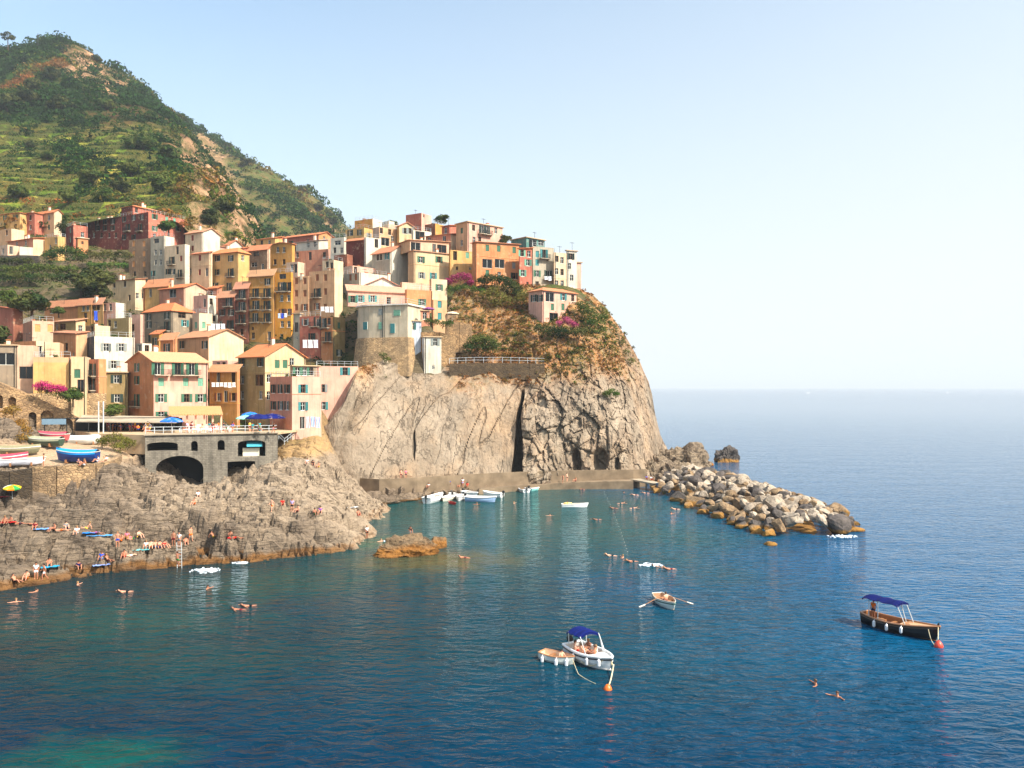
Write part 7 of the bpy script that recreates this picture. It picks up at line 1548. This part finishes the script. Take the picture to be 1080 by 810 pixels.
# terrace crowd
cols = [c for c in CN if ' ' not in c]
for i in range(56):
    i = i % 34
    px = prn.uniform(112, 160) if i < 16 else prn.uniform(190, 246) if i < 28 else prn.uniform(256, 290); Yy = prn.uniform(128, 135) if i < 16 else prn.uniform(129, 135)
    if i < 16 and px < 153: Yy = prn.uniform(133, 138)
    tp_ = cols[prn.randrange(len(cols))]; bt = cols[prn.randrange(len(cols))]; zone = 'under the shelter end of the terrace' if i < 16 else 'on the open harbour terrace' if i < 28 else 'under the navy umbrellas'
    ps = prn.choice(['stand', 'stand', 'walk', 'sit']); q = tp(px, Yy)
    if ps == 'sit': q.z += .35
    person(ps, q, prn.uniform(-3, 3), bt, tp_, zone, group='people on the harbour terrace')
# terrace tables with chairs
def table_set(px, Yy, label):
    q = tp(px, Yy); r = empty('cafe_table', q, prn.random() * 3); tag(r, label, 'table', 'white cafe tables on the terrace')
    b = MB(); b.tube([(0, 0, .70), (0, 0, .74)], .42, 12); b.build('table_top', M['frame'], r, color=(.9, .86, .82)); b = MB(); b.tube([(0, 0, 0), (0, 0, .70)], .04, 6); b.tube([(0, 0, 0), (0, 0, .03)], .25, 10); b.build('pedestal', M['pale_metal'], r)
    for s in (-1, 1):
        c = empty('cafe_chair', (q.x + s * .75, q.y + .1 * s, q.z), R(90) * -s + prn.uniform(-.4, .4)); tag(c, 'white cafe chair at a terrace table', 'chair', 'white cafe chairs on the terrace')
        b = MB(); b.box(-.22, .22, -.22, .22, .42, .46); b.build('seat', M['frame'], c, color=(.9, .88, .86)); b = MB(); b.box(-.22, .22, .18, .22, .461, .90); b.build('backrest', M['frame'], c, color=(.9, .88, .86))
        for x in (-.19, .19):
            for y in (-.19, .19): b = MB(); b.box(x - .02, x + .02, y - .02, y + .02, 0, .42); b.build('leg', M['pale_metal'], c)
for px, Yy in ((196, 127.8), (206, 128.5), (216, 129), (227, 130), (237, 130.4), (203, 131), (214, 131.8), (224, 132.5), (234, 133)): table_set(px, Yy, 'white round cafe table on the terrace edge' if Yy < 130.6 and px < 238 and Yy < 130.5 and px in (196, 206, 216, 227, 237) else 'white round cafe table nearer the porch')
# quay people
for x, y, Y, z, ps, c, tp_, wh in ((484, 515, 152, 1.2, 'sit', 'orange', None, 'left of three on the quay step'), (488, 514, 152, 1.2, 'stand', 'lavender', 'white', 'standing at the quay step'), (493, 515, 152.4, 1.2, 'sit', 'orange', 'red', 'right of three on the quay step'), (474, 516, 151, 1.0, 'stand', 'black', 'blue', 'behind the cream boat'),
                                  (452, 514, 148, 1.6, 'sit', 'grey', 'white', 'behind the sporty motor boat'), (512, 509, 155, 1.1, 'sit', 'red', None, 'right of the stairs on the quay'), (598, 504, 158.5, 1.45, 'stand', 'black', None, 'on the bathing ledge'), (607, 504, 158.6, 1.45, 'sit', 'maroon', None, 'next to the standing bather on the ledge'), (594, 508, 157.5, 1.2, 'climb', 'navy', None, 'getting out of the water at the ledge'),
                                  (682, 504, 160, 1.7, 'sit', 'red', 'blue', 'on the jetty, left'), (687, 505, 159, 1.7, 'sit', 'red', 'white', 'on the jetty, right'), (423, 503, 148.5, 3.1, 'stand', 'maroon', None, 'left on the upper quay'), (428, 503, 149, 3.1, 'stand', 'navy', 'pink', 'right on the upper quay')):
    p = at(x, y, Y); person(ps, (p.x, p.y, z), R(prn.uniform(-50, 50)), c, tp_, wh)
b = MB()
for s in (-.25, .25): b.tube([(s, .25, -.6), (s, .1, 2.9)], .04, 6)
for k in range(9): b.tube([(-.25, .24 - .02 * k, -.4 + .36 * k), (.25, .24 - .02 * k, -.4 + .36 * k)], .03, 5)
q = atz(190, 597, .2); tag(b.build('bathing_ladder', M['pale_metal'], loc=(q.x, q.y - .4, 0)), 'metal bathing ladder fixed to the rocks above the splash', 'ladder')
person('climb', (q.x, q.y - .75, .25), R(180), 'green', None, 'on the bathing ladder')
# swimmers
SW = [(82, 617, 'float', 'near the rocks, left of the white pair'), (38, 624, 'float', 'closest to the left rocks'), (17, 635, 'float', 'at the left edge of the frame'), (133, 624, 'swim', 'at the left, paler of the two near the ladder'), (219, 621, 'float', 'below the splash'), (253, 643, 'swim', 'left of a pair swimming together'), (263, 639, 'swim', 'right of a pair swimming together'),
      (402, 571, 'float', 'between the spit and the ochre islet'), (490, 588, 'swim', 'alone right of the ochre islet'), (503, 532, 'float', 'in front of the moored boats, left'), (542, 531, 'float', 'in front of the cleft reflection'), (614, 516, 'swim', 'nearest the bathing ledge'), (658, 520, 'float', 'right of the floats, upper'), (670, 522, 'swim', 'close to the jetty'), (681, 520, 'swim', 'in front of the jetty end'),
      (655, 531, 'swim', 'right of the floats, lower'), (648, 536, 'swim', 'right beside the float line'), (668, 536, 'swim', 'right of the float line, stretched'), (580, 544, 'float', 'left below the drifting boat'), (630, 548, 'swim', 'alone in the middle of the bay'), (708, 542, 'float', 'near the breakwater boulders'), (713, 537, 'swim', 'by the breakwater, upper'), (645, 586, 'swim', 'first of a line of three'), (657, 588, 'float', 'second of a line of three'), (667, 592, 'swim', 'third of a line of three'), (694, 597, 'swim', 'ahead of the white wake, left'), (707, 600, 'swim', 'ahead of the white wake, right'),
      (860, 722, 'float', 'upper of the two by the lower right corner'), (883, 735, 'float', 'lower of the two by the lower right corner')]
for x, y, ps, wh in SW: p = atz(x, y, 0); person(ps, p, prn.uniform(-2, 2) if ps == 'float' else R(prn.choice([95, 80, -85, 110])), prn.choice(['black', 'navy', 'maroon', 'black']), None, wh)
# in the boats
def inb(bo, x, y, z, ps, rz, c, tp_, wh, size=1.0): m = Matrix.Rotation(bo.rotation_euler.z, 4, 'Z') @ Vector((x, y, z)); person(ps, bo.location + m, bo.rotation_euler.z + R(rz), c, tp_, wh, size)
inb(WHT, -1.15, -.45, .45, 'sit', 150, 'red', None, 'at the stern of the white motor boat'); inb(WHT, -.4, -.45, .45, 'sit', 170, 'maroon', None, 'on the near bench of the white motor boat'); inb(WHT, .2, .3, .35, 'sit', -40, 'blue', 'white', 'in the middle of the white motor boat'); inb(WHT, .65, -.15, .55, 'sit', -60, 'black', None, 'nearest the bow of the white motor boat'); inb(WHT, -.9, .5, .45, 'sit', 10, 'navy', None, 'under the canopy of the white motor boat')
inb(DNG, .35, .1, .12, 'sit', 60, 'red', None, 'alone in the small grey dinghy', .85); inb(ROW, .15, 0, .30, 'row', 90 + 180, 'maroon', None, 'with both oars in the rowing boat'); inb(BLK, -2.5, .3, .45, 'stand', 0, 'navy', 'orange', 'behind the blue sunshade of the black boat', .9); inb(TB, -.9, 0, .25, 'lean', 90, 'white', 'yellow', 'on the drifting white boat')
# towels
def towel(label, px, py, rz, c, l=1.7, w_=.8):
    q = land(px, py); b = MB(); n = 8; r0 = [[(-l / 2 + l * i / n, -w_ / 2 + w_ * j / 3, .05 + .03 * math.sin(i * 1.9 + j)) for j in range(4)] for i in range(n + 1)]; b.grid(r0); b.grid([[(x, y, z - .03) for x, y, z in r] for r in r0])
    o = b.build('towel', M['cloth'], color=CN[c] if isinstance(c, str) else c, loc=q, rz=rz); tag(o, label, 'towel')
for a in (('long light blue towel at the right of the shelf', 105, 565, .1, (.35, .65, .9), 2.6), ('bright blue towel left of the long one', 96, 562, .3, (.15, .5, .85)), ('pale blue towel left of the middle of the shelf', 45, 558, .1, (.45, .65, .9)), ('red towel at the far left edge', 8, 551, .2, 'red'), ('red towel right of the ladder', 246, 567, 1.2, 'red'), ('pink towel on the ledge left of the sitting row', 132, 567, .4, 'pink'), ('yellow towel on the ledge left of the sitting row', 139, 566, -.3, 'yellow'),
          ('turquoise towel below the sitting row', 149, 580, .2, (.5, .85, .85)), ('pale blue towel near the water left of centre', 107, 596, .6, (.55, .65, .9)), ('teal towel by the water at the left', 53, 598, .6, (.15, .6, .75)), ('red and blue towel beneath the rainbow umbrella', 4, 524, .1, (.85, .2, .3)), ('blue towel beneath the rainbow umbrella', 8, 518, .1, 'blue'), ('white towel high on the pale rocks', 372, 535, .3, 'white')): towel(*a)
# laundry
def laundry(label, pa, pb, Y, drop, cols_):
    A_, B_ = at(*pa, Y), at(*pb, Y); n = len(cols_); b = MB(); root = empty('washing_line', A_); tag(root, label, 'laundry'); d = (B_ - A_); b.tube([(0, 0, 0), tuple(d)], .02, 4); b.build('line', M['rope'], root)
    for i, c in enumerate(cols_):
        p0 = d * ((i + .06) / n); p1 = d * ((i + .92) / n); b = MB(); dz = drop * prn.uniform(.7, 1.1)
        rows = [[Vector(p0.lerp(p1, k / 5)) + Vector((0, -.06 + .06 * math.sin(k * 2 + z_), -dz * z_ / 3)) for k in range(6)] for z_ in range(4)]; b.grid(rows); b.build('sheet', M['cloth'], root, color=c)
laundry('white sheets hanging at the foot of the red house', (319, 358.5), (336, 358.5), 172, 2.0, [(.93, .9, .93), (.95, .95, .95), (.92, .9, .95)]); laundry('white washing on the balcony of the bright orange house', (223, 403.5), (249, 403.5), 146.5, .9, [(.95, .93, .9)] * 6); laundry('row of pale sheets above the mid orange house', (222, 341.5), (238, 341.5), 186, 1.6, [(.93, .9, .93), (.9, .88, .93), (.93, .93, .95)])
laundry('blue and white shirts under the ochre house window', (293, 330.5), (303, 330.5), 184.5, 1.1, [(.75, .82, .92), (.15, .3, .75), (.9, .92, .95)]); laundry('white sheets on the balcony at the end of the peach twins', (338, 323.5), (352, 323.5), 181.5, 1.4, [(.95, .93, .93), (.95, .95, .95), (.93, .93, .95)]); laundry('blue cloth hanging under the painted row window', (99, 328), (103.5, 328), 177, 2.2, [(.25, .38, .85)])
laundry('pale washing beside the pink harbour house wall', (322, 439), (338, 440), 137.5, 1.8, [(.9, .8, .8), (.72, .78, .93), (.78, .82, .95)]); laundry('white washing below the teal shuttered house', (574, 291.5), (582, 291.5), 187.2, 1.1, [(.95, .95, .95), (.92, .93, .95)])
# foam
def foam(name, label, px, py, rx, ry, seed):
    q = atz(px, py, .03); rs = np.random.RandomState(seed); b = MB()
    for i in range(46):
        a = rs.rand() * 6.28; r = rs.rand() ** .7; x, y = math.cos(a) * r * rx, math.sin(a) * r * ry; s = rs.uniform(.12, .34) * (1.3 - r); P = [(x + s * math.cos(k * .9 + i) * rs.uniform(.7, 1.5), y + s * math.sin(k * .9 + i), 0) for k in range(7)]
        b.poly([(u_, v_, .05 + .02 * (i % 5)) for u_, v_, _ in P]); b.grid([P, [(u_, v_, .05 + .02 * (i % 5)) for u_, v_, _ in P]], closed=True)
    tag(b.build(name, M['frame'], color=(.95, .97, 1.0), loc=q), kind='stuff')
foam('splash_foam', '', 216, 602, 1.6, 1.3, 1); foam('wake_foam', '', 686, 596, 1.6, .9, 2); foam('shore_foam', '', 253, 594, .9, .4, 3); foam('rock_foam', '', 412, 571, .9, .6, 4); foam('breakwater_foam', '', 888, 566, 2.2, 1.0, 5)
